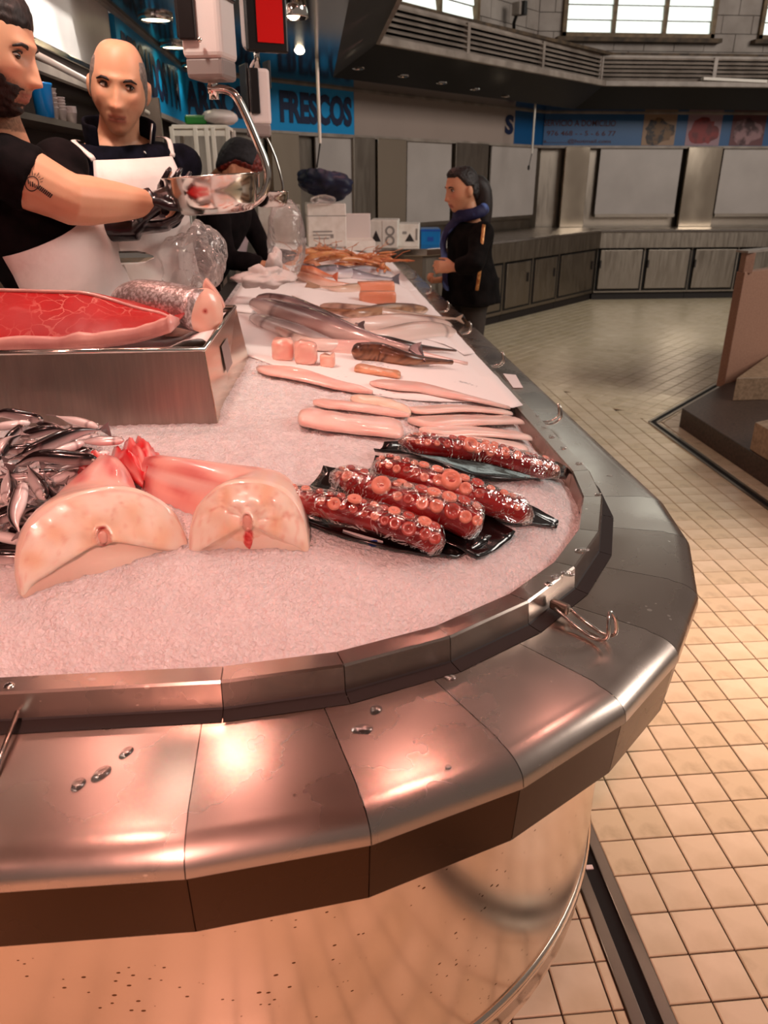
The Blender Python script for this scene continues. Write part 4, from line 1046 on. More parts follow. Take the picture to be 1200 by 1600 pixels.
# ---------------------------------------------------------------- octopus tentacles in shrink-wrapped black trays
sk_me = {}
def sucker_mesh(m_):
    if m_ not in sk_me:
        g = G(); g.lathe([(1.05, -.25), (1.0, .12), (.86, .30), (.66, .34), (.46, .22), (.30, .02), (.02, -.05)], (0, 0, 0), 14, False, True)
        me = g.mesh('sucker'); me.materials.append(MATS[m_]); me.polygons.foreach_set('use_smooth', [True] * len(me.polygons)); sk_me[m_] = me
    return sk_me[m_]
def octo_pack(label, cpx, tray_px, r0, r1, big, seed, flip=1, face=-.75, curl=None, tip='octopus', edge_label=False):
    rr = random.Random(seed)
    n = 40; pts = [IZ(x, y, .036 + dz) for x, y, dz in cpx]; c = curve(pts, n)
    root = thing('octopus_pack', label, 'octopus', IZ(cpx[len(cpx) // 2][0], cpx[len(cpx) // 2][1]))
    rad = []
    for i in range(n):
        t = i / (n - 1); r_ = lerp(r0, r1, t) * (math.sin(min(1, .12 + t * 6) * math.pi / 2)) * math.sin(min(1, .10 + (1 - t) * 7) * math.pi / 2) ** .8
        r_ *= 1 + .05 * noise.noise((t * 6, seed, 0)); rad.append((r_ * 1.1, r_ * .98))
    g = G(); g.tube(c, rad, 20); te = g.build('tentacle', 'octopus', root, smooth=True)
    view = Vector((.05, -.62, .78)).normalized()
    k = 0; t = .06
    while t < .95:
        i = int(t * (n - 1)); tg = (c[min(i + 1, n - 1)] - c[max(i - 1, 0)]).normalized(); sd = tg.cross(view).normalized(); nn = sd.cross(tg).normalized()
        rb = rad[i][0]
        size = rb * (.34 + .10 * math.sin(t * 9 + seed)) 
        for s_ in (-1, 1):
            if rr.random() < .06: continue
            th = s_ * (.44 + rr.uniform(-.08, .08)) + face * .12
            dirv = nn * math.cos(th) + sd * math.sin(th)
            p = c[i] + tg * (s_ * rb * .16) + dirv * rb * 1.0
            q_ = dirv.to_track_quat('Z', 'Y'); o = bpy.data.objects.new('sucker', sucker_mesh('sucker' if rr.random() < .6 else 'sucker_pale')); COL.objects.link(o); o.parent = te
            sz = size * rr.uniform(.85, 1.15); o.matrix_basis = Matrix.LocRotScale(p, q_, Vector((sz, sz, sz * .8)))
            o.matrix_parent_inverse = world_of(te).inverted() @ Matrix.Identity(4)
        t += size * 2.25 / ((c[-1] - c[0]).length)
    for (bt, bs, bo) in big:
        i = int(bt * (n - 1)); tg = (c[min(i + 1, n - 1)] - c[i - 1]).normalized(); sd = tg.cross(view).normalized(); nn = sd.cross(tg).normalized()
        dirv = (nn * math.cos(bo) + sd * math.sin(bo)).normalized(); o = bpy.data.objects.new('sucker', sucker_mesh('sucker_pale')); COL.objects.link(o); o.parent = te
        o.matrix_basis = Matrix.LocRotScale(c[i] + dirv * (rad[i][0] * 1.06), dirv.to_track_quat('Z', 'Y'), Vector((bs, bs, bs * .7))); tag(o, 'large pale sucker ring')
    # wrapper film stretched over the tentacle
    g = G(); rf = []; cf_ = []
    m_ = 46; cc_ = curve(pts, m_); rings = []
    for i in range(m_):
        t = i / (m_ - 1); tg = (cc_[min(i + 1, m_ - 1)] - cc_[max(i - 1, 0)]).normalized(); sd = tg.cross(UP).normalized(); nn = sd.cross(tg)
        r_ = lerp(r0, r1, t) * 1.17; row = []
        end = math.sin(min(1, .15 + t * 8) * math.pi / 2) * math.sin(min(1, .12 + (1 - t) * 8) * math.pi / 2)
        for k in range(15):
            th = math.pi * (k / 14) ; x = math.cos(th); y = math.sin(th)
            crease = .0012 * noise.turbulence((t * 26 + seed, k * .9, seed), 2, True)
            row.append(cc_[i] + sd * (x * (r_ * end * 1.08 + .004)) + nn * (y * (r_ * end) - (.012 if k in (0, 14) else 0)) + nn * crease)
        rings.append(row)
    g.loft(rings, False, False, False); g.build('plastic_film', 'film', root, smooth=True)
    # thin black tray with turned-up rim, outline from its own corners
    L0 = [IZ(x, y, z + .014) for x, y, z in tray_px[0]]; L1 = [IZ(x, y, z + .014) for x, y, z in tray_px[1]]
    a = curve(L0, 26); b = curve(L1, 26); g = G(); rings = []
    for i in range(26):
        row = []
        for k in range(9):
            q_ = k / 8; p = a[i].lerp(b[i], q_); e = abs(q_ - .5) * 2
            dip = -.010 * (1 - e ** 4) ; wob = .004 * noise.noise((i * .35 + seed, q_ * 4, seed * 2))
            row.append(p + UP * (dip + wob))
        rings.append(row)
    g.loft(rings, False, False, False); o = g.build('tray', 'black_tray', root, smooth=True)
    s_ = o.modifiers.new('thick', 'SOLIDIFY'); s_.thickness = .0025; s_.offset = -1
    return root, a, b
pk, ta, tb = octo_pack('nearest vacuum packed octopus tentacle on a black tray with a white and blue edge label',
    [(436, 776, 0), (500, 788, .006), (580, 808, .006), (650, 832, .002), (694, 852, -.004)],
    ([(412, 776, .008), (470, 815, .002), (560, 846, .002), (660, 866, .002), (705, 868, .004)], [(440, 760, .01), (520, 762, .006), (600, 790, .006), (700, 815, .004), (768, 838, .004)]), .0215, .0235, [(.34, .0105, .25), (.42, .012, -.5)], 1)
e0 = ta[9] + UP * .001; e1 = ta[14] + UP * .001
lb = G(); a_ = IZ(536, 834, .004); b_ = IZ(598, 852, .004); lb.hexa([a_ + Vector((0, -.004, -.004)), b_ + Vector((0, -.004, -.004)), b_ + Vector((0, -.001, -.004)), a_ + Vector((0, -.001, -.004)), a_ + Vector((0, -.005, .009)), b_ + Vector((0, -.005, .009)), b_ + Vector((0, -.002, .009)), a_ + Vector((0, -.002, .009))])
lab = lb.build('label', 'label_white', pk)
c_ = a_.lerp(b_, .78) + Vector((0, -.0068, .0025)); g = G(); ids = [g.vert(c_ + Vector((.010 * math.cos(t * .5236), 0, .0062 * math.sin(t * .5236)))) for t in range(12)]; g.f.append(ids[::-1]); g.build('logo_spot', 'label_blue', lab)
G().box(a_.lerp(b_, .30) + Vector((0, -.0060, .002)), (.030, .0008, .0012), Matrix.Rotation(math.atan2((b_ - a_).y, (b_ - a_).x), 3, 'Z')).build('print_line', 'print_grey', lab)
octo_pack('second octopus pack with a thick curled end and one big pale sucker',
    [(520, 740, .002), (590, 768, .010), (660, 790, .012), (715, 806, .010), (752, 826, .002)],
    ([(472, 766, .01), (540, 790, .006), (620, 812, .004), (690, 845, .004), (745, 872, .002)], [(505, 728, .012), (590, 745, .008), (680, 775, .008), (760, 805, .006), (805, 832, .004)]), .0235, .031, [(.30, .0165, .1), (.36, .009, -.8)], 2)
octo_pack('third octopus pack with a large ringed sucker and a smooth orange stump end',
    [(582, 728, .0), (640, 742, .010), (705, 762, .010), (770, 786, .006), (832, 806, .0)],
    ([(566, 740, .01), (640, 770, .006), (720, 796, .004), (800, 815, .004), (868, 822, .002)], [(586, 712, .012), (660, 722, .010), (740, 745, .008), (820, 785, .006), (872, 813, .003)]), .0245, .0245, [(.50, .0185, .05)], 3)
octo_pack('farthest octopus pack with a slender curled tentacle tip beside the steel rail',
    [(622, 690, .004), (690, 698, .010), (760, 708, .010), (820, 724, .006), (872, 738, .0)],
    ([(584, 702, .014), (650, 712, .008), (720, 738, .004), (786, 748, .002), (884, 746, .002)], [(600, 690, .016), (690, 688, .008), (770, 702, .006), (850, 716, .006), (890, 732, .004)]), .020, .0215, [(.40, .0155, .1), (.47, .0095, .1), (.53, .0105, .1), (.60, .0095, .1), (.67, .009, .1)], 4)

# ---------------------------------------------------------------- white paper sheets over the ice
def IZp(px, py, dz=.012): return IZ(px, py, dz)
def sheet(name, label, near, far, n=30, m=26, lift=.007, seed=1, mt='paper'):
    """near / far: lists of world (x, y) from left to right"""
    A = curve([Vector((p[0], p[1], 0)) for p in near], n); B = curve([Vector((p[0], p[1], 0)) for p in far], n); g = G(); rings = []
    for j in range(m):
        t = j / (m - 1); row = []
        for i in range(n):
            p = A[i].lerp(B[i], t); z = ice_base(p.x, p.y) if inner_dist(p.x, p.y) > 0 else RZ + .001
            z = max(z, RZ + .002) if inner_dist(p.x, p.y) < .02 else z
            edge_ = min(i, n - 1 - i, j, m - 1 - j)
            row.append((p.x, p.y, z + lift + .003 * noise.noise((p.x * 9, p.y * 9, seed)) + .0015 * noise.noise((p.x * 40, p.y * 14, seed))))
        rings.append(row)
    g.loft(rings, False, False, False); o = g.build(name, mt, smooth=True); s_ = o.modifiers.new('thick', 'SOLIDIFY'); s_.thickness = .0012; s_.offset = -1
    return tag(o, label, 'paper')
def xy(p): return (p.x, p.y)
nearL = [xy(IZp(383, 552)), xy(IZp(540, 602)), xy(IZp(660, 622)), (.575, IZp(826, 646).y)]
sheet('paper_sheet', 'white paper sheet under the pale fish fillets', nearL, [(-.33, 2.86), (-.1, 2.84), (.2, 2.82), (.572, 2.80)], lift=.007)
sheet('paper_sheet', 'white paper sheet under the long fish in the middle of the display', [(-.33, 2.80), (-.1, 2.78), (.2, 2.77), (.57, 2.75)], [(-.33, 4.5), (-.1, 4.5), (.2, 4.5), (.57, 4.5)], lift=.011, seed=4)
sheet('paper_sheet', 'white paper sheet under the far end of the display', [(-.33, 4.42), (-.1, 4.42), (.2, 4.42), (.57, 4.42)], [(-.33, 6.6), (-.1, 6.6), (.2, 6.6), (.57, 6.6)], lift=.013, seed=6)

# ---------------------------------------------------------------- fillets and pieces
def fillet(label, pts_px, w_px, th, col1, col2, seed, taper=(.75, .5), square=False, name='fish_fillet', dz=.016, flat=.5, cat='fish fillet', group=None):
    n = 24; P = curve([IZ(x, y, dz) for x, y in pts_px], n); L_ = (P[-1] - P[0]).length
    cdepth = proj(P[n // 2])[2]; W = w_px * cdepth / F_PX * 2.2; th = th * .55
    g = G(); rings = []; cols = []; rr = random.Random(seed); c1, c2 = L3(col1), L3(col2)
    for i in range(n):
        t = i / (n - 1); tg = (P[min(i + 1, n - 1)] - P[max(i - 1, 0)]).normalized(); sd = tg.cross(UP).normalized()
        e = min(1, .55 + t * 9) * min(1, .55 + (1 - t) * 9) if square else math.sin(min(1, .15 + t * 5) * math.pi / 2) * math.sin(min(1, .12 + (1 - t) * 5) * math.pi / 2)
        wv = W / 2 * e * lerp(taper[0], taper[1], smooth01(t)) / max(taper) * (1 + .07 * noise.noise((t * 5, seed, 1))); hv = th * (.6 + .4 * e) * (1 + .12 * noise.noise((t * 7, seed, 5)))
        ring = []; rc = []
        for k in range(18):
            a = 2 * math.pi * k / 18; x = math.copysign(abs(math.cos(a)) ** .75, math.cos(a)); y = math.sin(a); y = abs(y) ** .7 if y > 0 else -.15 * abs(y)
            ring.append(P[i] + sd * (wv * x) + UP * (hv * y * (1 + .10 * noise.noise((x * 2, t * 9, seed)) - .12 * math.exp(-(x / .15) ** 2)) - .006))
            q_ = smooth01(.5 + .9 * noise.noise((t * 5 + seed, x * 2.2, seed))); rc.append(mixc(c1, c2, q_))
        rings.append(ring); cols.append(rc)
    g.loft(rings, True, True, True, cols); o = g.build(name, 'flesh', smooth=True, colors=True)
    return tag(o, label, cat, group)
GF = 'pale fillets between the octopus packs and the long fish'
fillet('long pinkish fillet tapering right, nearest the steel tray', [(404, 572), (470, 584), (530, 600), (582, 611)], 27, .020, 'efb6aa', 'f5cec4', 1, (1, .45), group=GF)
fillet('long pinkish fillet tapering to the right edge of the paper', [(580, 598), (650, 603), (720, 618), (796, 636)], 30, .022, 'f0baae', 'f5d0c6', 2, (1, .4), group=GF)
fillet('narrow pale fillet behind the broad square ended one', [(489, 626), (560, 634), (640, 647)], 20, .018, 'efb8ac', 'f6d4c8', 3, group=GF)
fillet('yellowish fillet lying against the narrow one', [(548, 620), (600, 628), (640, 645)], 22, .020, 'f5dac4', 'f2ccb6', 4, group=GF)
fillet('broad fillet with a square end and a dark speck', [(469, 648), (540, 660), (628, 668)], 40, .030, 'f2c0b4', 'f8dcd2', 5, (.9, 1), True, group=GF)
fillet('topmost of the four stacked pale fillets by the rail', [(642, 640), (720, 636), (795, 643)], 18, .018, 'f3c8bc', 'f7d8cc', 6, (.9, .8), True, group=GF)
fillet('thick pale fillet second in the row by the rail', [(650, 660), (730, 655), (806, 655)], 27, .024, 'f7dacf', 'f3c8bc', 7, (1, .9), True, group=GF)
fillet('third pale fillet in the row by the rail', [(665, 674), (740, 672), (822, 680)], 24, .021, 'f5cec2', 'f8dcd2', 8, (.9, .9), True, group=GF)
fillet('pale fillet just behind the farthest octopus pack', [(634, 692), (720, 688), (818, 697)], 24, .022, 'f5d0c4', 'f8ded4', 9, (.9, .9), True, group=GF)
fillet('short brown skinned fish piece on the white paper above the fillets', [(556, 572), (590, 578), (626, 584)], 20, .020, 'e8a480', 'c98a66', 10, (1, .9), True)
sp = IZ(580, 653, .03)
def chunk(label, px, py, w_px, h_px, seed, col='ecaa9c', name='fish_steak'):
    p = IZ(px, py + h_px * .45, .012); s_ = proj(p)[2] / F_PX; w_ = w_px * s_; h_ = h_px * s_ * 1.0; g = G(); rr = random.Random(seed)
    rings = []; cols = []
    for j in range(7):
        t = j / 6; row = []; rc = []
        for k in range(14):
            a = 2 * math.pi * k / 14; x = math.copysign(abs(math.cos(a)) ** .6, math.cos(a)); y = math.copysign(abs(math.sin(a)) ** .6, math.sin(a))
            e = 1 if 0 < j < 6 else .88
            row.append(p + Vector((w_ / 2 * x * e * (1 + .22 * noise.noise((x, y, seed))), w_ * .42 * y * e * (1 + .2 * noise.noise((y, x, seed + 4))) + .01 * t, h_ * t * (1 + .25 * noise.noise((x * 1.5, y, seed * 3))) - .004))); rc.append(mixc(L3(col), L3('f4c6b4'), smooth01(.4 + noise.noise((x * 2, y * 2 + t * 3, seed)))))
        rings.append(row); cols.append(rc)
    g.loft(rings, True, True, True, cols); return tag(g.build(name, 'flesh', smooth=True, colors=True, bevel=0), label, 'fish steak')
chunk('pink fish steak nearest the corner of the steel tray', 443, 545, 34, 30, 1)
chunk('pink fish steak in the middle of the three cut pieces', 478, 550, 36, 32, 2)
chunk('small round pink fish piece right of the two steaks', 512, 562, 24, 18, 3, 'f0b09c')

# ---------------------------------------------------------------- long fish on the paper
def LF(label, px, hh, ww, cols_, roll=0.3, m_='fish_matte', eye=True, seed=1, mott=0.0, head=.2, tail=.2, fins=True, dz=.03, name='whole_fish', tl=.12, group=None, gill=True, es=1):
    pts = [IZ(x, y, dz) for x, y in px]; d = Vector((0, math.cos(roll), math.sin(roll)))
    o = fish_object(name, pts, hh, ww, d, L3(cols_[0]), L3(cols_[1]), L3(cols_[2]), m_, n=30, head=head, tail=tail, mottled=mott, fins=fins, eye_r=.009 if eye else None, seed=seed, tail_len=tl, gill=gill, eye_side=es)
    return tag(o, label, 'fish', group)
HK = ('2a1a1c', '84686a', 'e4c4bc'); PALE = ('8a6a5e', 'e0beb2', 'f2d8ce'); BR = ('3a1c12', '6a3c24', 'b07c5c'); SV = ('5a4a50', 'b8a8a8', 'eee0dc')
LF('big dark headed hake with its eye showing beside the steel tray corner', [(392, 472), (450, 492), (540, 520), (640, 545)], .050, .040, HK, .35, 'fish_skin', seed=2, head=.26, tail=.25, dz=.045, es=-1, tl=.06)
LF('dark grey fish lying behind the big hake', [(400, 466), (440, 472), (500, 490), (560, 508)], .030, .030, HK, .5, 'fish_skin', seed=3, dz=.035, es=-1, tl=.06)
LF('silver strip fish in front of the big hake', [(392, 494), (440, 512), (500, 532), (570, 548)], .040, .024, SV, .2, 'fish_skin', seed=4, dz=.02, eye=False)
LF('thick mottled brown conger tail on the white paper', [(550, 549), (590, 551), (640, 561), (706, 566)], .030, .028, BR, 1.2, eye=False, seed=5, mott=.8, head=.08, tail=.25, fins=False, dz=.028, gill=False)
LF('slim dark brown eel with a black back', [(556, 526), (600, 534), (650, 542), (712, 548)], .020, .022, ('140a08', '4a2a1e', '8a5a48'), 1.3, eye=False, seed=6, mott=.5, head=.1, tail=.2, fins=False, dz=.022, gill=False)
LF('pale pink fish running under the dark eel towards the rail', [(470, 535), (540, 545), (620, 548), (730, 568)], .030, .022, ('d49c94', 'e8b8ae', 'f2d0c6'), .9, eye=False, seed=7, fins=False, dz=.016, gill=False)
LF('pale hake with dark eye whose head points right at the rail', [(712, 520), (670, 516), (600, 524), (540, 520)], .040, .030, PALE, .25, seed=8, dz=.026)
LF('pale striped fish in the middle of the long fish', [(705, 508), (640, 504), (560, 506), (500, 496)], .036, .028, ('8c5040', 'e6c4b8', 'f4dcd2'), .4, seed=9, dz=.034)
LF('brown backed fish behind the pale striped one', [(668, 484), (620, 485), (560, 490), (500, 482)], .032, .026, ('6a3a1e', 'b98a66', 'e0bca4'), 1.0, eye=False, seed=10, mott=.7, dz=.03)
LF('pale brown fish with its tail to the rail below the salmon', [(500, 478), (560, 486), (640, 494), (712, 498)], .026, .024, ('8c6a52', 'd4b09c', 'efd4c6'), .8, eye=False, seed=11, mott=.5, dz=.028)
LF('thin silver pink fish lowest of the long ones', [(430, 512), (480, 536), (540, 540), (600, 550)], .020, .018, PALE, .4, eye=False, seed=12, dz=.024)
LF('small fish beyond the salmon with a black back', [(480, 426), (520, 424), (560, 430), (612, 436)], .038, .034, ('120e10', '8c8088', 'd8ccd0'), 1.1, eye=False, seed=13, dz=.03)
LF('grey spiny fish behind the salmon', [(612, 428), (570, 424), (530, 428), (500, 424)], .034, .030, ('6a6268', 'b0a4ac', 'e4d6d4'), .7, eye=True, seed=14, dz=.035)
LF('reddish fish left of the black backed one', [(452, 428), (480, 434), (510, 442), (560, 446)], .030, .026, ('b0583c', 'dc9a80', 'f0ccbc'), .8, eye=False, seed=15, dz=.028)
LF('orange red mullet near the upright plastic bag', [(462, 420), (480, 424), (500, 428), (520, 432)], .030, .026, ('c04c28', 'e08860', 'f0bca4'), .8, eye=False, seed=16, dz=.05)
LF('brown fish with grey head left of the salmon', [(600, 446), (560, 450), (530, 452), (500, 448)], .024, .022, ('8c6a50', 'c8a48c', 'ecd0c0'), .8, eye=False, seed=17, dz=.022)
def block(label, px, py, w_px, h_px, seed, dz=.0):
    p = IZ(px, py, .01 + dz); s_ = proj(p)[2] / F_PX; w_ = w_px * s_; d_ = w_ * .45
    o = thing('salmon_piece', label, 'salmon', p)
    g = G(); rings = []
    for j in range(5):
        t = j / 4; row = []
        for k in range(16):
            a = 2 * math.pi * k / 16; x = math.copysign(abs(math.cos(a)) ** .4, math.cos(a)); y = math.copysign(abs(math.sin(a)) ** .4, math.sin(a)); e = .94 if j in (0, 4) else 1
            row.append(p + Vector((w_ / 2 * x * e, d_ / 2 * y * e, h_px * s_ * t)))
        rings.append(row)
    g.loft(rings); g.build('flesh', 'salmon', o, smooth=True)
    G().box(p + Vector((0, 0, -.001)), (w_ * .98, d_ * .98, .006)).build('skin', 'steel_dull', o)
block('front orange salmon piece on the white paper', 590, 474, 58, 18, 1)
block('rear orange salmon piece behind the first', 587, 459, 60, 18, 2)
# langoustines at the far end
mat('shell', 'd89a62', 0.3, col2='c0663a', nscale=20, coat=0.4)
def langoustine():
    g = G(); g.tube(curve([(0.07, 0, .012), (.03, 0, .02), (-.03, 0, .018), (-.07, 0, .006)], 9), [(.006, .006), (.014, .013), (.015, .014), (.015, .013), (.013, .012), (.012, .011), (.011, .010), (.009, .008), (.014, .003)], 8)
    o = g.build('langoustine', 'shell', smooth=True, local=True)
    for s_ in (-1, 1):
        G().tube([(.06, s_ * .008, .012), (.10, s_ * .02, .012), (.14, s_ * .016, .010), (.175, s_ * .012, .008)], [.003, .004, .007, .002], 6).build('claw', 'shell', o, smooth=True, local=True)
    G().tube([(.068, .003, .016), (.12, .02, .05), (.16, .05, .06)], .0014, 4).build('antenna', 'shell', o, local=True)
    return o
lg = langoustine(); rr = random.Random(5); first = True
for i in range(26):
    p = IZ(rr.uniform(470, 598), 0, 0) if False else IZ(470 + 128 * (i / 25), 392 + 24 * (i / 25) + rr.uniform(-5, 7), .014 + rr.uniform(0, .05))
    o = lg if first else dup(lg); first = False
    o.location = p; o.rotation_euler = (rr.uniform(-.3, .3), rr.uniform(-.2, .2), rr.uniform(0, 6.28)); o.scale = (1.25,) * 3
    tag(o, 'pale orange langoustine in the long pile at the far end of the display', 'langoustine', 'langoustines piled at the far end')

# ---------------------------------------------------------------- steel tray box with the tuna
bf = IZ(342, 660); tf = PY(318, 546, bf.y + .005); ZT = tf.z
tbk = PZ(383, 459, ZT); YTB = min(tbk.y, 2.10); tbk = Vector((lerp(tf.x, tbk.x, (YTB - tf.y) / (tbk.y - tf.y)), YTB, ZT)); XW = -.95
tr = thing('steel_tray', 'deep brushed steel display box holding the red tuna on the ice', 'tray', (-.7, 2.0, 1.0))
bb_ = Vector((tbk.x + .03, YTB + .01, bf.z - .03)); fb = Vector((bf.x, bf.y - .005, bf.z - .03)); ft = tf
def wallq(name, a, b, c, d, m_='steel'):
    g = G(); g.quad(a, b, c, d); o = g.build(name, m_, tr); s_ = o.modifiers.new('t', 'SOLIDIFY'); s_.thickness = .004; s_.offset = 0; return o
mat('steel_tray', 'b0a298', 0.36, 1.0, nscale=7, rvar=0.05, bump=0.02, bscale=18, stretch=(14, 1, 1), bdist=0.001, col2='a0948a')
wallq('front_wall', (XW, fb.y, fb.z), fb, ft, (XW, ft.y, ZT), 'steel_tray')
wallq('side_wall', fb, bb_, tbk, ft, 'steel_side'); wallq('back_wall', (XW, bb_.y, bb_.z), (XW, tbk.y, ZT), tbk, bb_, 'steel_tray')
G().tube([(XW, ft.y, ZT), ft, tbk, (XW, tbk.y, ZT)], .006, 8).build('rim', 'steel_bright', tr, smooth=True)
G().prism([(XW, ft.y + .01), (ft.x - .012, ft.y + .01), (tbk.x - .012, tbk.y - .01), (XW, tbk.y - .01)], ZT - .085, ZT - .07).build('tray_floor', 'steel_tray', tr)
st = ft.lerp(tbk, .35); sb_ = fb.lerp(bb_, .35); n_ = Vector((1, -.1, .15)).normalized() * .004
g = G(); q0 = st.lerp(sb_, .18) + n_; q1 = st.lerp(sb_, .52) + n_; dv = (tbk - ft).normalized() * .13; g.quad(q1, q1 + dv * .8, q0 + dv * .8, q0); g.build('sticker', 'grey_plastic', tr)
# paper lining
g = G(); rings = []
for j in range(10):
    row = []
    for i in range(24):
        x = lerp(XW, tf.x - .01, i / 23); y = lerp(ft.y + .012, YTB - .012, j / 9); row.append((x, y, ZT - .045 + .008 * noise.noise((x * 9, y * 9, 2)) + .028 * smooth01((2 - j) / 2.0) + .035 * smooth01((i - 19) / 4)))
    rings.append(row)
g.loft(rings, False, False, False); o = g.build('paper_lining', 'paper', smooth=True); tag(o, 'white paper lining inside the steel display box', 'paper'); o.modifiers.new('t', 'SOLIDIFY').thickness = .001
# tuna: wedge of red flesh, skin below
tu = thing('tuna_loin', 'long wedge of marbled red tuna lying in the steel display box', 'tuna', (-.7, 1.9, 1.16))
top_px = [(-120, 452), (0, 454), (70, 456), (128, 458), (170, 468), (215, 482), (250, 490), (268, 498)]
bot_px = [(-120, 545), (0, 541), (70, 541), (128, 538), (170, 533), (215, 526), (250, 516), (268, 510)]
rings = []; NR_ = 36
T_ = curve([PY(x, y, tf.y + .20) for x, y in top_px], NR_); B_ = curve([PY(x, y, tf.y + .05) for x, y in bot_px], NR_)
for i in range(NR_):
    t = T_[i]; b = B_[i]; h = t.z - b.z; row = []
    for k in range(10): row.append(b.lerp(t, k / 9) + Vector((0, -.020 * math.sin(k / 9 * math.pi), .003 * noise.noise((i * .4, k, 2)))))
    back = [t + Vector((0, .05, -.004)), t + Vector((0, .12, -h * .25)), t + Vector((0, .16, -h * .6)), Vector((b.x, b.y + .28, b.z - .0)), Vector((b.x, b.y + .14, b.z - .006))]
    rings.append(row + back)
g = G(); g.loft(rings); g.build('flesh', 'tuna', tu, smooth=True)
mat('tuna_fat', 'e8b0a4', 0.35, col2='c88a84', nscale=12, coat=0.4)
g = G(); rings = []
for i in range(NR_):
    b = B_[i]; t = T_[i]; d = .012 + .010 * noise.noise((i * .3, 1, 4)); rings.append([b + Vector((0, -.016, -.002)), b + Vector((0, -.018, .006 + d)), b + Vector((0, -.006, .010 + d)), b + Vector((0, .10, .0)), b + Vector((0, .10, -.012)), b + Vector((0, -.012, -.010))])
g.loft(rings); g.build('skin', 'tuna_fat', tu, smooth=True)
g = G(); g.tube([p + Vector((0, -.002, .001)) for p in T_], .0045, 6); g.build('fat_edge', 'tuna_fat', tu, smooth=True)
# white fish chunks with silvery skin
mat('scale_skin', '9a8a86', 0.3, 0.5, col2='d8cccc', nscale=120, coat=0.5, ramp=(.45, .6), bump=.2, bscale=150)
wf = thing('fish_chunk', 'silver skinned fish log with a pale round cut face behind the tuna tip', 'fish', PY(300, 500, tf.y + .3))
A_ = PY(315, 486, tf.y + .27); Bk = PY(180, 468, tf.y + .42)
s_ = proj(A_)[2] / F_PX; r_ = 36 * s_
g = G(); g.tube(curve([A_, A_.lerp(Bk, .5) + UP * .008, Bk], 14), [(r_, r_ * .92)] * 10 + [(r_ * .95, r_ * .85), (r_ * .85, r_ * .75), (r_ * .6, r_ * .55), (r_ * .3, r_ * .3)], 28); g.build('log', 'scale_skin', wf, smooth=True)
ax = (A_ - Bk).normalized(); sd = ax.cross(UP).normalized(); uu = sd.cross(ax); g = G(); ids = []
vax = (ax + Vector((.1, -.9, .25))).normalized(); sd = vax.cross(UP).normalized(); uu = sd.cross(vax)
for i in range(13):
    q_ = max(i / 12, .02); row = []
    for k in range(36):
        a = 2 * math.pi * k / 36; lob = 1 + .05 * math.cos(3 * a); p = A_ + ax * .004 + sd * (r_ * q_ * math.cos(a) * lob) + uu * (r_ * .95 * q_ * math.sin(a) * lob) + vax * (.012 * (1 - q_ ** 3))
        c_ = mixc(L3('f6cdb8'), L3('efb49e'), smooth01(.5 + .8 * noise.noise((math.cos(a) * q_ * 2, math.sin(a) * q_ * 2, 5))))
        if q_ < .2: c_ = mixc(L3('c02c24'), c_, smooth01(q_ / .2))
        if abs(math.sin(a * 1.5 + .4)) < .08 and q_ > .15: c_ = mixc(c_, L3('d88a78'), .5)
        row.append(g.vert(p, c_))
    ids.append(row)
for i in range(12):
    for k in range(36): g.f.append([ids[i][k], ids[i + 1][k], ids[i + 1][(k + 1) % 36], ids[i][(k + 1) % 36]])
g.f.append(ids[0][::-1]); g.build('cut_face', 'flesh', wf, smooth=True, colors=True)
sl = G(); ring0 = []; px_ = [(320, 434), (334, 450), (346, 468), (352, 482), (342, 487), (330, 478), (320, 462), (315, 448)]
a_ = [PY(x, y, tf.y + .36) for x, y in px_]; rings = [[p + Vector((0, d_, 0)) for p in a_] for d_ in (0, .03)]
sl.loft(rings, True, True, True, [[L3('efb8a6')] * 8, [L3('e8a898')] * 8]); tag(sl.build('fish_slice', 'flesh', colors=True, bevel=.006), 'thin pink fish slice standing behind the pale cut face', 'fish slice')
fillet('small pale fish end piece at the tip of the tuna', [(262, 504), (275, 510), (290, 520)], 34, .03, 'f0bca8', 'e8a898', 21, (1, .8), True, name='fish_piece', dz=.10, cat='fish')

# ---------------------------------------------------------------- water drops on the steel deck and rail
def drop(px, py, z, w_px, h_px, label, grp):
    p = PZ(px, py, z); s_ = proj(p)[2] / F_PX; g = G(); a, b = w_px * s_ / 2, h_px * s_ / 2 * 1.5
    g.lathe([(1, 0), (.97, .16), (.82, .34), (.5, .46), (.02, .5)], (0, 0, 0), 16)
    g.v = [(x * a * (1 + .1 * math.sin(3 * y)), y * b, zz * min(a, b) * 1.0) for x, y, zz in g.v]
    o = g.build('water_drop', 'water', smooth=True); o.location = (p.x, p.y, z + .0005); o.rotation_euler = (0, 0, R.uniform(-.6, .2)); tag(o, label, 'water drop', grp)
for (px, py, w_, h_, lab_) in ((197, 1177, 17, 20, 'water drop farthest from the front edge in the group of three'), (158, 1210, 22, 26, 'largest water drop in the middle of the group of three'), (122, 1227, 20, 20, 'water drop nearest the front edge in the group of three'),
                              (566, 1141, 34, 14, 'long water drop right of the bright lamp streak'), (587, 1110, 18, 16, 'small water drop above the long one'), (703, 1060, 20, 10, 'flat water drop on the deck below the rail'), (700, 1200, 10, 8, 'tiny water drop near the deck edge in front')):
    drop(px, py, .8995, w_, h_, lab_, 'water drops on the steel deck')
for (px, py, w_, h_) in ((888, 897, 22, 12), (868, 902, 14, 10), (910, 860, 24, 8), (935, 772, 12, 5), (952, 744, 10, 4), (905, 724, 12, 4), (880, 700, 10, 4), (862, 682, 10, 4), (850, 668, 8, 3), (840, 650, 8, 3)):
    drop(px, py, RZ, w_, h_, 'water drop on the rail at the round corner', 'water drops on the rail')
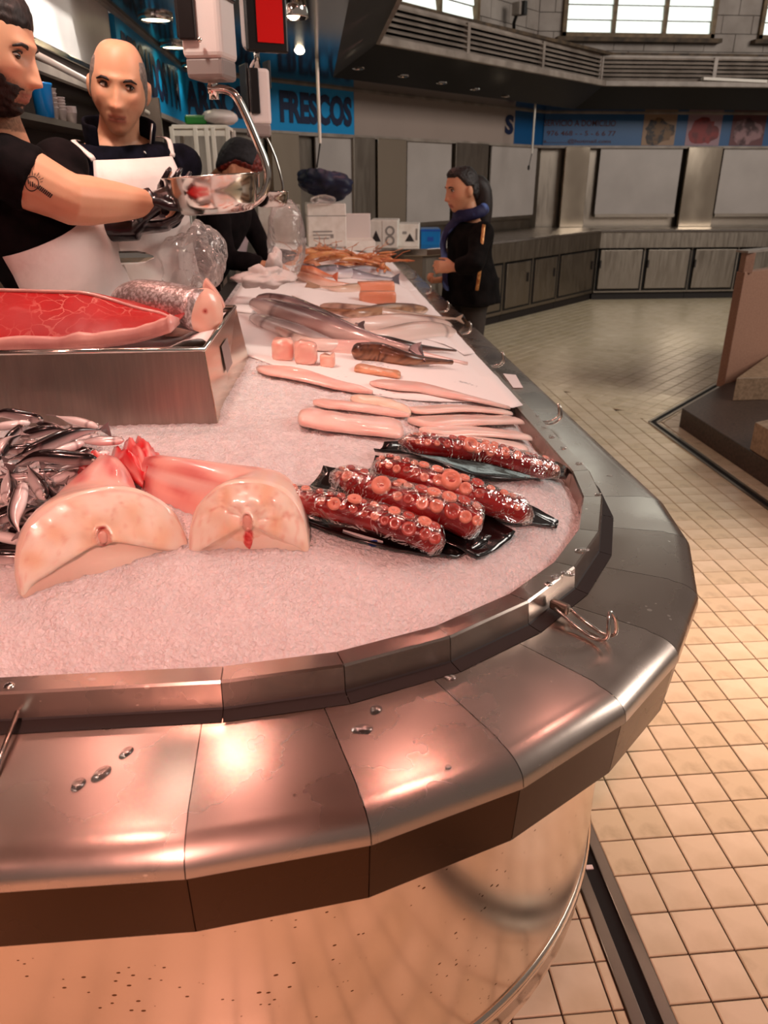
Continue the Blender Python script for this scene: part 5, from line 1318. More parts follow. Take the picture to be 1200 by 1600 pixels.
# price card lying on the deck
c = [PZ(786, 584, .9015), PZ(806, 586, .9015), PZ(817, 606, .9015), PZ(802, 606, .9015)]
g = G(); g.prism([(p.x, p.y) for p in (c[3], c[2], c[1], c[0])], .901, .9025); tag(g.build('price_card', 'label_white'), 'small blank white card lying on the deck beyond the rail hook', 'card')
# ---------------------------------------------------------------- people
mat('skin', 'ffffff', 0.45, attr='Col', sss=0.12, sssr=(0.012, 0.004, 0.003), bump=0.06, bscale=180, bdist=0.002, spec=0.4)
mat('black_shirt', '080506', 0.9, spec=0.15, col2='140d0f', nscale=20, bump=0.25, bscale=14, bdist=0.02)
mat('navy_fleece', '07070d', 0.95, spec=0.12, col2='12121e', nscale=30, bump=0.25, bscale=14, bdist=0.02)
mat('apron', 'e9dfda', 0.6, col2='dacdc6', nscale=5, bump=0.35, bscale=7, bdist=0.03)
mat('apron_low', 'cfc3b4', 0.5, col2='bcae9c', nscale=5, bump=0.35, bscale=7, bdist=0.03)
mat('glove', '17090f', 0.28, coat=0.4, bump=0.2, bscale=50, bdist=0.006)
mat('hair_dark', '140c0a', 0.55, col2='241613', nscale=90, stretch=(1, 1, .2), bump=0.5, bscale=160, bdist=0.004)
mat('hair_grey', '5a504b', 0.6, col2='83786f', nscale=140, bump=0.5, bscale=220, bdist=0.003)
mat('hair_red', '7a2416', 0.5, col2='4a140e', nscale=60, bump=0.5, bscale=160, bdist=0.004)
mat('hair_blond', '8c5a34', 0.55, col2='6a4024', nscale=60)
mat('cap_cloth', '16161a', 0.75, col2='24242a', nscale=30)
mat('trousers', '1c1a20', 0.85); mat('trousers_grey', '3a332e', 0.85, col2='2e2824', nscale=12)
mat('coat', '050303', 0.85, spec=0.15, col2='15100f', nscale=18, bump=0.3, bscale=10, bdist=0.02)
mat('scarf', '1a1a44', 0.7, col2='5c74b4', nscale=7, ramp=(.55, .62), detail=1)
mat('strap', '9a5a30', 0.35, 0.4, col2='d8a060', nscale=50)
mat('leather', '1a1012', 0.4)
mat('eyeball', 'd8cec6', 0.15, coat=0.5); mat('iris', '2a1a10', 0.1, coat=0.6)
mat('tattoo', '3a2a26', 0.7)
mat('zip', 'c8c4c0', 0.3, 0.8); mat('tshirt_grey', 'b8b0ac', 0.8)

def head_grid(female=False, NT=150, NP=104, w=.0765, jaw=.36, nose=1.0, chinf=1.0):
    """head in its own frame: +Y face, +Z up, origin between the ears"""
    rings = []
    for i in range(NP + 1):
        ph = math.pi * min(max(i / NP, .003), .997); row = []
        for k in range(NT):
            th = 2 * math.pi * k / NT
            sp_ = math.sin(ph) ** (.62 if ph > math.pi / 2 else .80); x = sp_ * math.sin(th); y = sp_ * math.cos(th); z = -math.cos(ph)
            X = w * x; Y = (.097 if y > 0 else .100) * y; Z = .118 * z
            low = smooth01((-.012 - Z) / .095)
            X *= 1 - jaw * low ** 1.3 * (1.0 if y > -.1 else .8)
            if y < 0: Y *= 1 - .42 * low
            if y > 0: Y = .092 * (abs(y) ** .80) * (1 - .06 * low)          # flatter face
            Y += .010 * low * (y > -.3) * max(0, y) * chinf
            if y > 0.05:
                fr = smooth01((y - .05) / .3)
                up_ = .030 * gs(Z + .004, .0) if False else 0
                # nose
                if -.052 < Z < .022:
                    q_ = (.022 - Z) / .062
                    amp = lerp(.003, .027 * nose, min(1, q_) ** 1.35) * (1 if Z > -.041 else smooth01((Z + .052) / .011))
                    Y += fr * amp * gs(X, lerp(.008, .0125, min(1, q_)))
                Y += fr * .009 * nose * gs(Z + .038, .009) * (gs(X - .0135, .007) + gs(X + .0135, .007))
                Y -= fr * .0150 * gs(Z - .009, .0130) * (gs(X - .032, .016) + gs(X + .032, .016))
                Y += fr * .0060 * gs(Z - .029, .009) * smooth01((.056 - abs(X)) / .02)
                Y += fr * .004 * gs(Z + .016, .016) * (gs(X - .046, .016) + gs(X + .046, .016))
                Y -= fr * .006 * gs(Z + .055, .018) * (gs(X - .046, .012) + gs(X + .046, .012)); Y -= fr * .0035 * (gs(X - .024 - (-.045 - Z) * .35, .004) + gs(X + .024 + (-.045 - Z) * .35, .004)) * gs(Z + .056, .014)
                Y += fr * .0058 * gs(Z + .063, .0052) * gs(X, .021) + fr * .0060 * gs(Z + .0755, .0056) * gs(X, .018)
                Y -= fr * .0042 * gs(Z + .069, .0026) * gs(X, .024)
                Y -= fr * .004 * gs(Z + .087, .006) * gs(X, .022)
                Y += fr * .007 * gs(Z + .102, .012) * gs(X, .024) * chinf
            row.append(Vector((X, Y, Z)))
        rings.append(row)
    return rings
HEAD_M, HEAD_F = head_grid(jaw=.30, w=.0745), head_grid(True, w=.071, jaw=.38, nose=.85)
def hand_shape(g, wr, d, n, side, curl=.45, thumb=1.0, s=1.0, spread=1.0):
    """palm and five bent fingers; d along the hand, n the palm's normal, side +1/-1: where the thumb is"""
    d = Vector(d).normalized(); n = Vector(n); n = (n - d * n.dot(d)).normalized(); sd = d.cross(n).normalized() * side
    g.tube([wr - d * .03 * s, wr, wr + d * .035 * s, wr + d * .07 * s, wr + d * .092 * s], [(.026 * s, .020 * s), (.027 * s, .019 * s), (.038 * s, .017 * s), (.041 * s, .015 * s), (.038 * s, .012 * s)], 12, up=n)
    for k, (o, L_) in enumerate(((.030, .068), (.010, .078), (-.010, .073), (-.029, .058))):
        p = wr + d * (.086 - .004 * abs(k - 1)) * s + sd * o * s * 1.02; pts = [p - d * .02 * s, p]; dd = d.copy() + sd * (.10 * spread * (1.5 - k) / 1.5); a = 0
        for j, fr in enumerate((.44, .31, .25)):
            a += curl * (1.0 + .25 * j) * (1 + .06 * k); v = (dd.normalized() * math.cos(a) + n * math.sin(a)).normalized(); pts.append(pts[-1] + v * L_ * fr * s)
        g.tube(pts, [.0088 * s, .0092 * s, .0086 * s, .0078 * s, .0062 * s], 8)
    p = wr + d * .022 * s + sd * .030 * s; v = (d * .62 + sd * .62 + n * .40 * thumb).normalized(); v2 = (d * .85 + sd * .12 + n * .5 * thumb).normalized()
    g.tube([p - v * .02 * s, p, p + v * .036 * s, p + v * .036 * s + v2 * .030 * s, p + v * .036 * s + v2 * .052 * s], [.013 * s, .0135 * s, .0105 * s, .0095 * s, .007 * s], 8)
def solid(g, voxel, smooth_it=3):
    """melt overlapping closed shapes into one continuous surface"""
    me = g.mesh('tmp_solid'); o = bpy.data.objects.new('tmp_solid', me); COL.objects.link(o)
    m = o.modifiers.new('r', 'REMESH'); m.mode = 'VOXEL'; m.voxel_size = voxel; m.use_smooth_shade = True
    if smooth_it: s_ = o.modifiers.new('s', 'SMOOTH'); s_.iterations = smooth_it; s_.factor = .5
    dg = bpy.context.evaluated_depsgraph_get(); dg.update(); out = bpy.data.meshes.new_from_object(o.evaluated_get(dg))
    bpy.data.objects.remove(o); bpy.data.meshes.remove(me); return out
def co_of(me):
    a = np.zeros(len(me.vertices) * 3); me.vertices.foreach_get('co', a); return a.reshape(-1, 3)

class Person:
    W = [(0, .150, .105), (.10, .168, .118), (.28, .158, .112), (.45, .150, .108), (.62, .165, .118), (.78, .180, .120), (.88, .180, .100), (.94, .140, .082), (.98, .090, .068), (1.0, .064, .060)]
    def __init__(s, label, pel, nb, f, head_c, head_m3, floor_z, female=False, scale=1.0, shoulder=.185, head_scale=1.0):
        s.pel, s.nb = Vector(pel), Vector(nb); s.f = Vector(f).normalized(); ax = (s.nb - s.pel).normalized(); s.ax = ax
        s.l = s.f.cross(ax).normalized() * -1.0; s.f = ax.cross(s.l * -1).normalized() * 1.0
        if s.f.dot(Vector(f)) < 0: s.f = -s.f
        s.l = ax.cross(s.f).normalized()          # the person's left
        s.sc = scale; s.female = female; s.fz = floor_z
        s.HC = Vector(head_c); s.HM = head_m3; s.hs = head_scale
        s.root = thing('person', label, 'person', (s.pel.x, s.pel.y, floor_z)); s.body = G(); s.sh = shoulder * scale
    def wd(s, u):
        for k in range(len(s.W) - 1):
            a, b = s.W[k], s.W[k + 1]
            if a[0] <= u <= b[0]: t = (u - a[0]) / (b[0] - a[0]); return lerp(a[1], b[1], t) * s.sc, lerp(a[2], b[2], t) * s.sc
        return s.W[-1][1] * s.sc, s.W[-1][2] * s.sc
    def ctr(s, u): return s.pel.lerp(s.nb, u) + s.f * (.012 * math.sin(u * math.pi)) 
    def tp(s, u, ang, off=0.0, wadd=0.0):
        w_, d_ = s.wd(max(0, min(1, u))); c = s.ctr(u) if u >= 0 else s.ctr(0) + s.ax * ((s.nb - s.pel).length * u)
        return c + s.l * ((w_ + off + wadd) * math.sin(ang)) + s.f * ((d_ + off) * math.cos(ang))
    def torso(s, g, off=0.0, u0=0.0, u1=1.0, n=24):
        g.loft([[s.tp(lerp(u0, u1, i / (n - 1)), 2 * math.pi * k / 28, off) for k in range(28)] for i in range(n)])
    def shoulder(s, side): return s.ctr(.85) + s.l * (side * s.sh)
    def arm(s, g, side, el, wr, r=(.056, .050, .043, .045, .040, .027), off=0.0, upto=2.0, frm=0.0):
        sh = s.shoulder(side); el = Vector(el); wr = Vector(wr); P = []; Rr = []
        for t in [x * .1 for x in range(0, 21)]:
            if t < frm - 1e-6 or t > upto + 1e-6: continue
            P.append(sh.lerp(el, t) if t <= 1 else el.lerp(wr, t - 1)); q_ = t / 2 * 5; k = min(int(q_), 4); Rr.append((lerp(r[k], r[k + 1], q_ - k) + off) * s.sc)
        if frm == 0: g.ball(sh, (r[0] + off) * 1.02 * s.sc, 16, 10)
        g.tube(P, Rr, 16)
    def legs(s, g, off=0.0, stance=.10, foot=True, knee_f=.02):
        for side in (-1, 1):
            hp_ = s.pel + s.l * (side * .085 * s.sc) + Vector((0, 0, -.02)); an = Vector((s.pel.x, s.pel.y, s.fz + .07)) + s.l * (side * stance); an.z = s.fz + .07; kn = hp_.lerp(an, .5) + s.f * knee_f
            g.tube(curve([hp_, kn, an], 12), [(.088 - .045 * (i / 11) ** .8 + off) * s.sc for i in range(12)], 14)
            if foot:
                ff = Vector((s.f.x, s.f.y, 0)).normalized()
                g.tube([an - ff * .06 - UP * .035, an - UP * .03, an + ff * .08 - UP * .038, an + ff * .16 - UP * .045], [(.034, .03), (.04, .036), (.044, .028), (.03, .018)], 12)
    def head(s, g):
        s.Mh = s.HM
        hr = HEAD_F if s.female else HEAD_M
        g.loft([[s.HC + s.Mh @ (p * s.hs) for p in row] for row in hr])
        for sd in (-1, 1):
            rot = s.Mh @ Matrix.Rotation(sd * -.28, 3, 'Z') @ Matrix.Rotation(-.18, 3, 'X')
            c = s.HC + s.Mh @ (Vector((sd * .0765, -.012, -.006)) * s.hs)
            g.ball(c, Vector((.0065, .0175, .031)) * s.hs, 12, 10, rot); g.ball(c + rot @ Vector((sd * .005, -.004, .004)), Vector((.006, .018, .028)) * s.hs, 12, 10, rot)
        nb = s.nb - s.ax * .03; top = s.HC + s.Mh @ (Vector((0, -.022, -.045)) * s.hs)
        g.tube([nb, nb.lerp(top, .5), top], [.064 * s.sc, .056 * s.sc, .054 * s.sc], 18)
    def finish_body(s, voxel, colf):
        me = solid(s.body, voxel); a = co_of(me); inv = np.array(s.Mh.transposed()); loc = (a - np.array(s.HC)) @ inv.T / s.hs
        at = me.color_attributes.new('Col', 'FLOAT_COLOR', 'POINT'); c = np.ones((len(a), 4), np.float32)
        for i in range(len(a)): c[i, :3] = colf(loc[i], a[i])
        at.data.foreach_set('color', c.ravel()); me.name = 'body'
        o = link('body', me, 'skin', s.root, smooth=True); s.bo = o
        return o
    def eyes(s, look=(0, 1, 0), dz=.010, open_=1.0):
        for sd in (-1, 1):
            p = s.HC + s.Mh @ (Vector((sd * .032, .0665, dz)) * s.hs); e = G().ball(p, Vector((.0125, .0125, .0085 * open_)) * s.hs, 14, 10, s.Mh).build('eye', 'eyeball', s.root, smooth=True)
            v = s.Mh @ Vector(look).normalized(); G().ball(p + v * .0085 * s.hs, .0062 * s.hs, 12, 8).build('iris', 'iris', e, smooth=True)
            g = G(); g.tube([s.HC + s.Mh @ (Vector((sd * x, y, z)) * s.hs) for x, y, z in ((.013, .0865, .022), (.025, .0895, .027), (.038, .0845, .029), (.052, .0725, .022))], [.0028 * s.hs, .0042 * s.hs, .0038 * s.hs, .0018 * s.hs], 6); g.build('eyebrow', s.brow, s.root, smooth=True)
            g = G(); g.tube([s.HC + s.Mh @ (Vector((sd * x, y, z + dz - .010)) * s.hs) for x, y, z in ((.018, .0745, .010), (.026, .0805, .0165), (.037, .0785, .0170), (.046, .0695, .011))], [.0012, .0022, .0022, .0012], 6); g.build('eyelid', 'hair_dark', s.root, smooth=True)
    def hair_shell(s, name, m_, inside, off, thick=None, vox=None, wob=.002):
        """shell over the cranium where inside(local) > 0"""
        g = G(); hr = HEAD_F if s.female else HEAD_M; ids = {}
        for i, row in enumerate(hr):
            for k, p in enumerate(row):
                v = inside(p)
                o_ = off(p) if callable(off) else off
                e = smooth01(v / .018) if v > 0 else -.5
                n_ = p.normalized(); q_ = p + n_ * (o_ * max(e, 0) - .004 * (1 - max(e, 0))) + n_ * wob * noise.noise(p * 90)
                ids[i, k] = (g.vert(s.HC + s.Mh @ (q_ * s.hs)), v)
        n = len(hr[0])
        for i in range(len(hr) - 1):
            for k in range(n):
                q_ = [ids[i, k], ids[i, (k + 1) % n], ids[i + 1, (k + 1) % n], ids[i + 1, k]]
                if max(x[1] for x in q_) > 0: g.f.append([x[0] for x in q_])
        return g.build(name, m_, s.root, smooth=True)
def face_colour(skin, lip, stubble=None, stub_a=0.0, brow=None, flush=None):
    skin, lip = L3(skin), L3(lip); fl = L3(flush or 'c8705a')
    def cf(p, w_):
        x, y, z = p; c = skin
        n_ = noise.noise((w_[0] * 30, w_[1] * 30, w_[2] * 30)); c = mixc(c, fl, .10 + .10 * n_)
        if y > .04:
            c = mixc(c, fl, .45 * (gs(x - .045, .02) + gs(x + .045, .02)) * gs(z + .02, .02) + .35 * gs(x, .014) * gs(z + .036, .014))
            if abs(x) < .027: 
                l_ = max(gs(z + .0635, .0045), gs(z + .075, .0052)) * smooth01((.027 - abs(x)) / .006); c = mixc(c, lip, .85 * l_)
                c = mixc(c, (.10, .03, .03), .8 * gs(z + .069, .0022) * smooth01((.025 - abs(x)) / .008))
            c = mixc(c, mixc(skin, (.15, .06, .05), .6), .35 * gs(z - .004, .012) * (gs(x - .032, .016) + gs(x + .032, .016)))
        if stubble is not None and abs(x) < .1 and -.14 < z < .10 and abs(y) < .13:
            m_ = stubble(x, y, z)
            if m_ > 0: c = mixc(c, L3('2a1a16'), stub_a * min(1, m_) * (.75 + .35 * noise.noise((x * 260, y * 260, z * 260))))
        return c
    return cf
def rot_face(fwd, roll=0.0):
    """frame whose +Y is fwd"""
    y_ = Vector(fwd).normalized(); x_ = y_.cross(UP).normalized(); z_ = x_.cross(y_)
    return Matrix((x_, y_, z_)).transposed() @ Matrix.Rotation(roll, 3, 'Y')
def cloth(parent, name, g, m_, vox=.009, wob=.005, freq=9, sm=3):
    me = solid(g, vox, sm); a = co_of(me); nrm = np.zeros(len(a) * 3); me.vertices.foreach_get('normal', nrm); nrm = nrm.reshape(-1, 3)
    k = np.array([noise.noise((p[0] * freq, p[1] * freq, p[2] * freq)) + .5 * noise.noise((p[0] * freq * 2.7, p[1] * freq * 2.7, p[2] * freq * 1.5)) for p in a])
    me.vertices.foreach_set('co', (a + nrm * (k * wob)[:, None]).ravel()); me.name = name; me.update()
    return link(name, me, m_, parent, smooth=True)
def apron_sheet(P, name, m_, u0, u1, a0, a1, off, zlow, parent, n=26, m=22, wob=.006, seed=1, flare=.0):
    """curved sheet hanging on the front of a torso from u1 (chest) to zlow"""
    g = G(); rings = []
    for i in range(n):
        t = i / (n - 1); u = lerp(u1, -1.2, t); 
        p0 = P.tp(max(u, 0.0), 0, off); row = []
        for k in range(m):
            q_ = k / (m - 1) * 2 - 1; aw = lerp(a1, a0, smooth01(t * 2.6)); ang = q_ * aw
            p = P.tp(max(u, .12), ang, off + .010 * noise.noise((q_ * 2 + seed, t * 5, seed)))
            if u < .12: z0 = p.z; p = Vector((p.x, p.y, z0)) + (Vector((P.f.x, P.f.y, 0)).normalized() * flare * (0.12 - u)); p.z = lerp(z0, zlow, (.12 - u) / 1.32)
            p += P.f * (wob * math.sin(q_ * 9 + t * 4 + seed) * t)
            row.append(p)
        rings.append(row)
    g.loft(rings, False, False, False); o = g.build(name, m_, parent, smooth=True); s_ = o.modifiers.new('t', 'SOLIDIFY'); s_.thickness = .003
    return rings

# raised duckboard the sellers stand on
db = thing('duckboard', 'raised floor behind the fish counter', 'floor', (-.7, 4.3, 0), kind='structure')
for k in range(6): G().box((-.67 + 0, 2.5 + k * .75, .12), (.58, .74, .16)).build('board', 'plank_dark', db, bevel=.004)

# ---- seller facing us: bald, dark fleece, white apron
SZ = .20
hc2 = PY(186, 138, 2.50)
P2 = Person('man in a dark fleece and white apron with receding grey hair, facing the camera', (hc2.x - .03, 2.62, 1.03), (hc2.x - .035, 2.56, 1.665), (.52, -.85, 0), hc2, rot_face(Vector((.12, -1, -.16)), -.13), SZ, scale=1.0, head_scale=1.0)
P2.brow = 'hair_dark'
P2.torso(P2.body, -.012); P2.head(P2.body); P2.legs(P2.body, -.012)
R_el = PY(118, 358, 2.42); R_wr = PY(205, 356, 2.26); L_el = PY(258, 345, 2.58); L_wr = PY(262, 318, 2.40)
P2.arm(P2.body, -1, R_el, R_wr, off=-.004); P2.arm(P2.body, 1, L_el, L_wr, off=-.004)
hand_shape(P2.body, R_wr, (.9, .1, .05), (.1, .2, .95), 1, .35); hand_shape(P2.body, L_wr, (.3, -.8, .3), (.6, .2, .8), -1, .4)
P2.finish_body(.0042, face_colour('cf9c7c', '9c5046', lambda x, y, z: smooth01((-.03 - z) / .02) * smooth01((y + .03) / .03) * (1 - .8 * gs(x, .018) * gs(z + .069, .012)), .16, flush='cf8468'))
P2.eyes((-.55, .8, .0), .010, .8)
P2.hair_shell('hair', 'hair_grey', lambda p: min(.030 - abs(p.z - .045) * .45 - (p.y + .0) * .8 + .028, .02 + (p.z + .05) * .8, .055 - p.z * .62) if p.y < .055 else -1, .003, wob=.0012)
g = G(); P2.torso(g, .016, -.02, .955); P2.arm(g, -1, R_el, R_wr, off=.008, upto=1.22); P2.arm(g, 1, L_el, L_wr, off=.008, upto=1.6)
cloth(P2.root, 'fleece', g, 'navy_fleece', .009, .006)
# open standing collar with zip edge
g = G(); rings = []; edge_pts = []
for i in range(25):
    a = lerp(math.radians(48), math.radians(312), i / 24); row = []
    op = smooth01(1 - min(i, 24 - i) / 7)
    for j in range(5):
        t = j / 4; c = P2.nb.lerp(P2.HC, -.02 + .42 * t) - P2.f * .01; r_ = .072 + .010 * t + .018 * op; row.append(c + P2.l * (r_ * 1.05 * math.sin(a)) + P2.f * (r_ * math.cos(a)) - UP * (.045 * op * (1 - t) + .02 * op))
    rings.append(row); edge_pts.append(row[-1])
g.loft(rings, False, False, False); o = g.build('collar', 'navy_fleece', P2.root, smooth=True); s_ = o.modifiers.new('t', 'SOLIDIFY'); s_.thickness = .010; o.modifiers.new('s', 'SUBSURF').render_levels = 1
G().tube([rings[0][4], rings[0][2], rings[0][0], P2.tp(.93, .18, .03)], .003, 5).build('zip', 'zip', o, smooth=True)
g = G(); g.tube([P2.nb + P2.l * (.058 * math.sin(a)) + P2.f * (.056 * math.cos(a) + .012) - UP * (.012 + .03 * math.cos(a)) for a in (-.8, -.4, 0, .4, .8)], .007, 8); g.build('undershirt', 'tshirt_grey', P2.root, smooth=True)
rows = apron_sheet(P2, 'apron', 'apron', 1.15, .905, 1.25, .62, .036, .62, P2.root)
for side in (0, -1):
    a = rows[0][side]; sg_ = -1 if side == 0 else 1
    b = P2.tp(.93, sg_ * .75, .034); c = P2.tp(.965, sg_ * 1.3, .034) + UP * .008
    G().tube(curve([a + P2.f * .002, a.lerp(b, .5) + P2.f * .012, b + P2.f * .006, c, P2.tp(.97, sg_ * 2.2, .02)], 14), [(.008, .0015)] * 14, 6, up=[P2.f] * 7 + [(P2.f * .7 + UP * .7)] * 2 + [UP] * 5).build('apron_strap', 'apron', P2.root, smooth=True)
g = G(); hand_shape(g, R_wr, (.9, .1, .05), (.1, .2, .95), 1, .35, s=1.1); g.tube([R_wr - Vector((.07, 0, 0)), R_wr + Vector((.02, 0, 0))], [.036, .034], 12); cloth(P2.root, 'glove', g, 'glove', .0045, .0015, 30, 2)
g = G(); hand_shape(g, L_wr, (.3, -.8, .3), (.6, .2, .8), -1, .4, s=1.1); g.tube([L_wr - Vector((.02, -.06, .02)), L_wr], [.036, .034], 12); cloth(P2.root, 'glove', g, 'glove', .0045, .0015, 30, 2)
g = G(); P2.legs(g, .02); cloth(P2.root, 'trousers', g, 'trousers', .014, .005)

# ---- seller in profile at the left edge: beard, black shirt, tattooed arm
hc1 = PY(-17, 84, 2.06)
f1 = Vector((.97, -.10, -.20))
P1 = Person('bearded man in profile at the left edge reaching a tattooed arm to the scale', (hc1.x + .05, 2.40, 1.00), (hc1.x - .03, 2.16, 1.57), (.93, -.36, 0), hc1, rot_face(f1, -.02), SZ, scale=1.02, shoulder=.165, head_scale=1.06)
P1.brow = 'hair_dark'
R_el = PY(112, 312, 2.06); R_wr = PY(232, 318, 2.24); L_el = PY(40, 350, 2.40); L_wr = PY(225, 345, 2.42)
RA = (.062, .068, .060, .058, .047, .032)
P1.torso(P1.body, -.012); P1.head(P1.body); P1.legs(P1.body, -.012)
sh_fix = PY(10, 264, 2.04); P1.shoulder = lambda side: (sh_fix if side < 0 else P1.ctr(.885) + P1.l * (side * P1.sh))
P1.arm(P1.body, -1, R_el, R_wr, RA); P1.arm(P1.body, 1, L_el, L_wr)
hd = Vector((.8, .25, .35)); hand_shape(P1.body, R_wr, hd, (.3, .3, -.9), -1, .5); hand_shape(P1.body, L_wr, (.9, -.2, .1), (.2, -.2, .9), -1, .4)
beard = lambda x, y, z: smooth01((.018 - y * .66 - z) / .022) * smooth01((y + .012) / .02) * smooth01((.115 - abs(x)) / .02) * (1 - .9 * gs(x, .022) * gs(z + .069, .009)) * (1 if y < .088 or z < -.048 else 0)
P1.finish_body(.0042, face_colour('d2a080', 'a0524a', beard, .85, flush='d0836a'))
P1.eyes((0, 1, -.35), .009, .38)
P1.hair_shell('hair', 'hair_dark', lambda p: min((p.z - .052) * 1.0 + max(0, -p.y) * .35, .12 - p.y * 1.25 + (p.z - .05) * .3), lambda p: .004 + .008 * smooth01((p.z - .06) / .05), wob=.003)
P1.hair_shell('beard', 'hair_dark', lambda p: min((.012 - p.y * .66 - p.z) * .8, (p.y + .004) * .8, (.012 if not (abs(p.x) < .026 and -.082 < p.z < -.055) else -1), (.1 if (p.z < -.048 or p.y < .060) else -1)), .0035, wob=.003)
g = G(); P1.torso(g, .014, -.02, .96); P1.arm(g, -1, R_el, R_wr, RA, off=.010, upto=.42); P1.arm(g, 1, L_el, L_wr, off=.016, upto=.6)
cloth(P1.root, 't_shirt', g, 'black_shirt', .009, .006)
g = G(); g.tube([P1.tp(.985, a, .012) for a in [x * .4 for x in range(17)]], .010, 8); g.build('neckband', 'black_shirt', P1.root, smooth=True)
rows = apron_sheet(P1, 'apron', 'apron', 1.15, .80, 1.8, 1.3, .032, .62, P1.root, seed=5, wob=.012, flare=.06)
G().tube([P1.tp(.30, x * .35, .034) for x in range(-9, 10)], [(.003, .012)] * 19, 6, up=UP).build('apron_tie', 'apron', P1.root, smooth=True)
g = G(); hand_shape(g, R_wr, hd, (.3, .3, -.9), -1, .5, s=1.14); g.tube([R_wr - hd.normalized() * .05, R_wr + hd.normalized() * .02], [.040, .037], 14); cloth(P1.root, 'glove', g, 'glove', .0045, .0015, 30, 2)
g = G(); hand_shape(g, L_wr, (.9, -.2, .1), (.2, -.2, .9), -1, .4, s=1.12); g.tube([L_wr - Vector((.06, 0, 0)), L_wr + Vector((.02, 0, 0))], [.037, .034], 12); cloth(P1.root, 'glove', g, 'glove', .0045, .0015, 30, 2)
g = G(); P1.legs(g, .02); cloth(P1.root, 'trousers', g, 'trousers', .014, .005)
# tattoo: flat ink shapes laid on the upper arm
dep = bpy.context.evaluated_depsgraph_get(); dep.update()
def on_arm(px, py, lift=.0012):
    o = Vector((0, 0, CAM_H)); d = ray(px, py).normalized(); me = P1.bo.data
    ok, loc, nrm, idx = P1.bo.evaluated_get(dep).ray_cast(P1.bo.matrix_world.inverted() @ o, P1.bo.matrix_world.to_3x3().inverted() @ d) if False else bvh.ray_cast(o, d)[0:1] + (None,) * 3 if False else (None,) * 4
    r = bvh.ray_cast(o, d)
    if r[0] is None: return None
    return r[0] + r[1] * lift
from mathutils.bvhtree import BVHTree
_v = [Vector(p) for p in co_of(P1.bo.data)]; _f = [tuple(p.vertices) for p in P1.bo.data.polygons]
bvh = BVHTree.FromPolygons(_v, _f)
tg = G()
def ink(poly):
    q_ = [on_arm(*p) for p in poly]
    if any(v is None for v in q_) or max((a - b).length for a in q_ for b in q_) > .08: return
    tg.f.append([tg.vert(v) for v in q_])
def ink_band(p0, p1, w_, n=8, gap=.0):
    p0, p1 = Vector(p0), Vector(p1); d = (p1 - p0).normalized(); s_ = Vector((-d.y, d.x)) * w_ / 2
    for i in range(n):
        a = p0.lerp(p1, i / n + gap / n); b = p0.lerp(p1, (i + 1) / n - gap / n); ink([a - s_, b - s_, b + s_, a + s_])
ink_band((24, 271), (39, 279), 9, 6, .12); ink_band((60, 292), (81, 307), 7, 8, .12)
ink_band((24, 276), (40, 285), 1.2, 5); ink_band((23, 267), (40, 274), 1.2, 5)
for k in range(20):
    a0, a1 = 2 * math.pi * k / 20, 2 * math.pi * (k + 1) / 20; c = Vector((50, 287)); e = lambda a, r: c + Vector((r * math.cos(a), r * 1.08 * math.sin(a)))
    ink([e(a0, 11.2), e(a1, 11.2), e(a1, 9.6), e(a0, 9.6)])
for k in range(9):
    a = -2.35 + k * .27; d = Vector((math.cos(a), math.sin(a))); ink_band(Vector((50, 287)) + d * 13, Vector((50, 287)) + d * (17 + (k % 2) * 3), .9, 2)
for (x, y, w_, h_) in ((44, 284, 2, 7), (47, 287, 1.6, 8), (50.5, 288, 2.4, 8), (54, 290, 1.8, 7), (57, 292, 1.4, 6)): ink_band((x, y - h_ / 2), (x + 1, y + h_ / 2), w_, 2)
tg.build('tattoo', 'tattoo', P1.root)

# ---- third seller behind the scale: black cap, red fringe, bent forward
hc3 = PY(376, 266, 4.3)
P3 = Person('seller with a black cap and red fringe bending forward behind the hanging scale', (hc3.x - .30, 4.45, 1.02), (hc3.x - .05, 4.40, 1.47), (.9, -.35, 0), hc3, rot_face(Vector((.93, -.30, -.35)), 0), SZ, True, .92, shoulder=.165, head_scale=1.05)
P3.brow = 'hair_red'
P3.torso(P3.body, -.01); P3.head(P3.body); P3.legs(P3.body, -.01)
el = P3.shoulder(-1) + Vector((.05, -.10, -.26)); wr = el + Vector((.20, -.05, -.02)); el2 = P3.shoulder(1) + Vector((.12, .05, -.25)); wr2 = el2 + Vector((.18, -.06, -.02))
P3.arm(P3.body, -1, el, wr, off=-.01); P3.arm(P3.body, 1, el2, wr2, off=-.01); hand_shape(P3.body, wr, (1, -.1, -.1), (0, 0, -1), -1); hand_shape(P3.body, wr2, (1, -.1, -.1), (0, 0, -1), 1)
P3.finish_body(.007, face_colour('cf9270', '9c4c44')); P3.eyes((0, 1, -.3), .010, .7)
P3.hair_shell('hair', 'hair_red', lambda p: min((p.z - .020) * 1 + max(0, -p.y) * .8, .03), lambda p: .016, wob=.006)
P3.hair_shell('cap', 'cap_cloth', lambda p: min((p.z - .030) + max(0, -p.y - .0) * .75, .086 - p.y * 1.15 + .0), lambda p: .024, wob=.002)
g = G(); q0 = P3.HC + P3.Mh @ Vector((0, -.085, -.03)); g.tube(curve([q0, q0 + Vector((-.06, .0, -.05)), q0 + Vector((-.10, .0, -.14))], 8), [.03, .034, .032, .03, .028, .024, .02, .012], 10); g.build('ponytail', 'hair_blond', P3.root, smooth=True)
g = G(); P3.torso(g, .016, -.05, .97); P3.arm(g, -1, el, wr, off=.012, upto=1.9); P3.arm(g, 1, el2, wr2, off=.012, upto=1.9); cloth(P3.root, 'jumper', g, 'black_shirt', .012, .006)
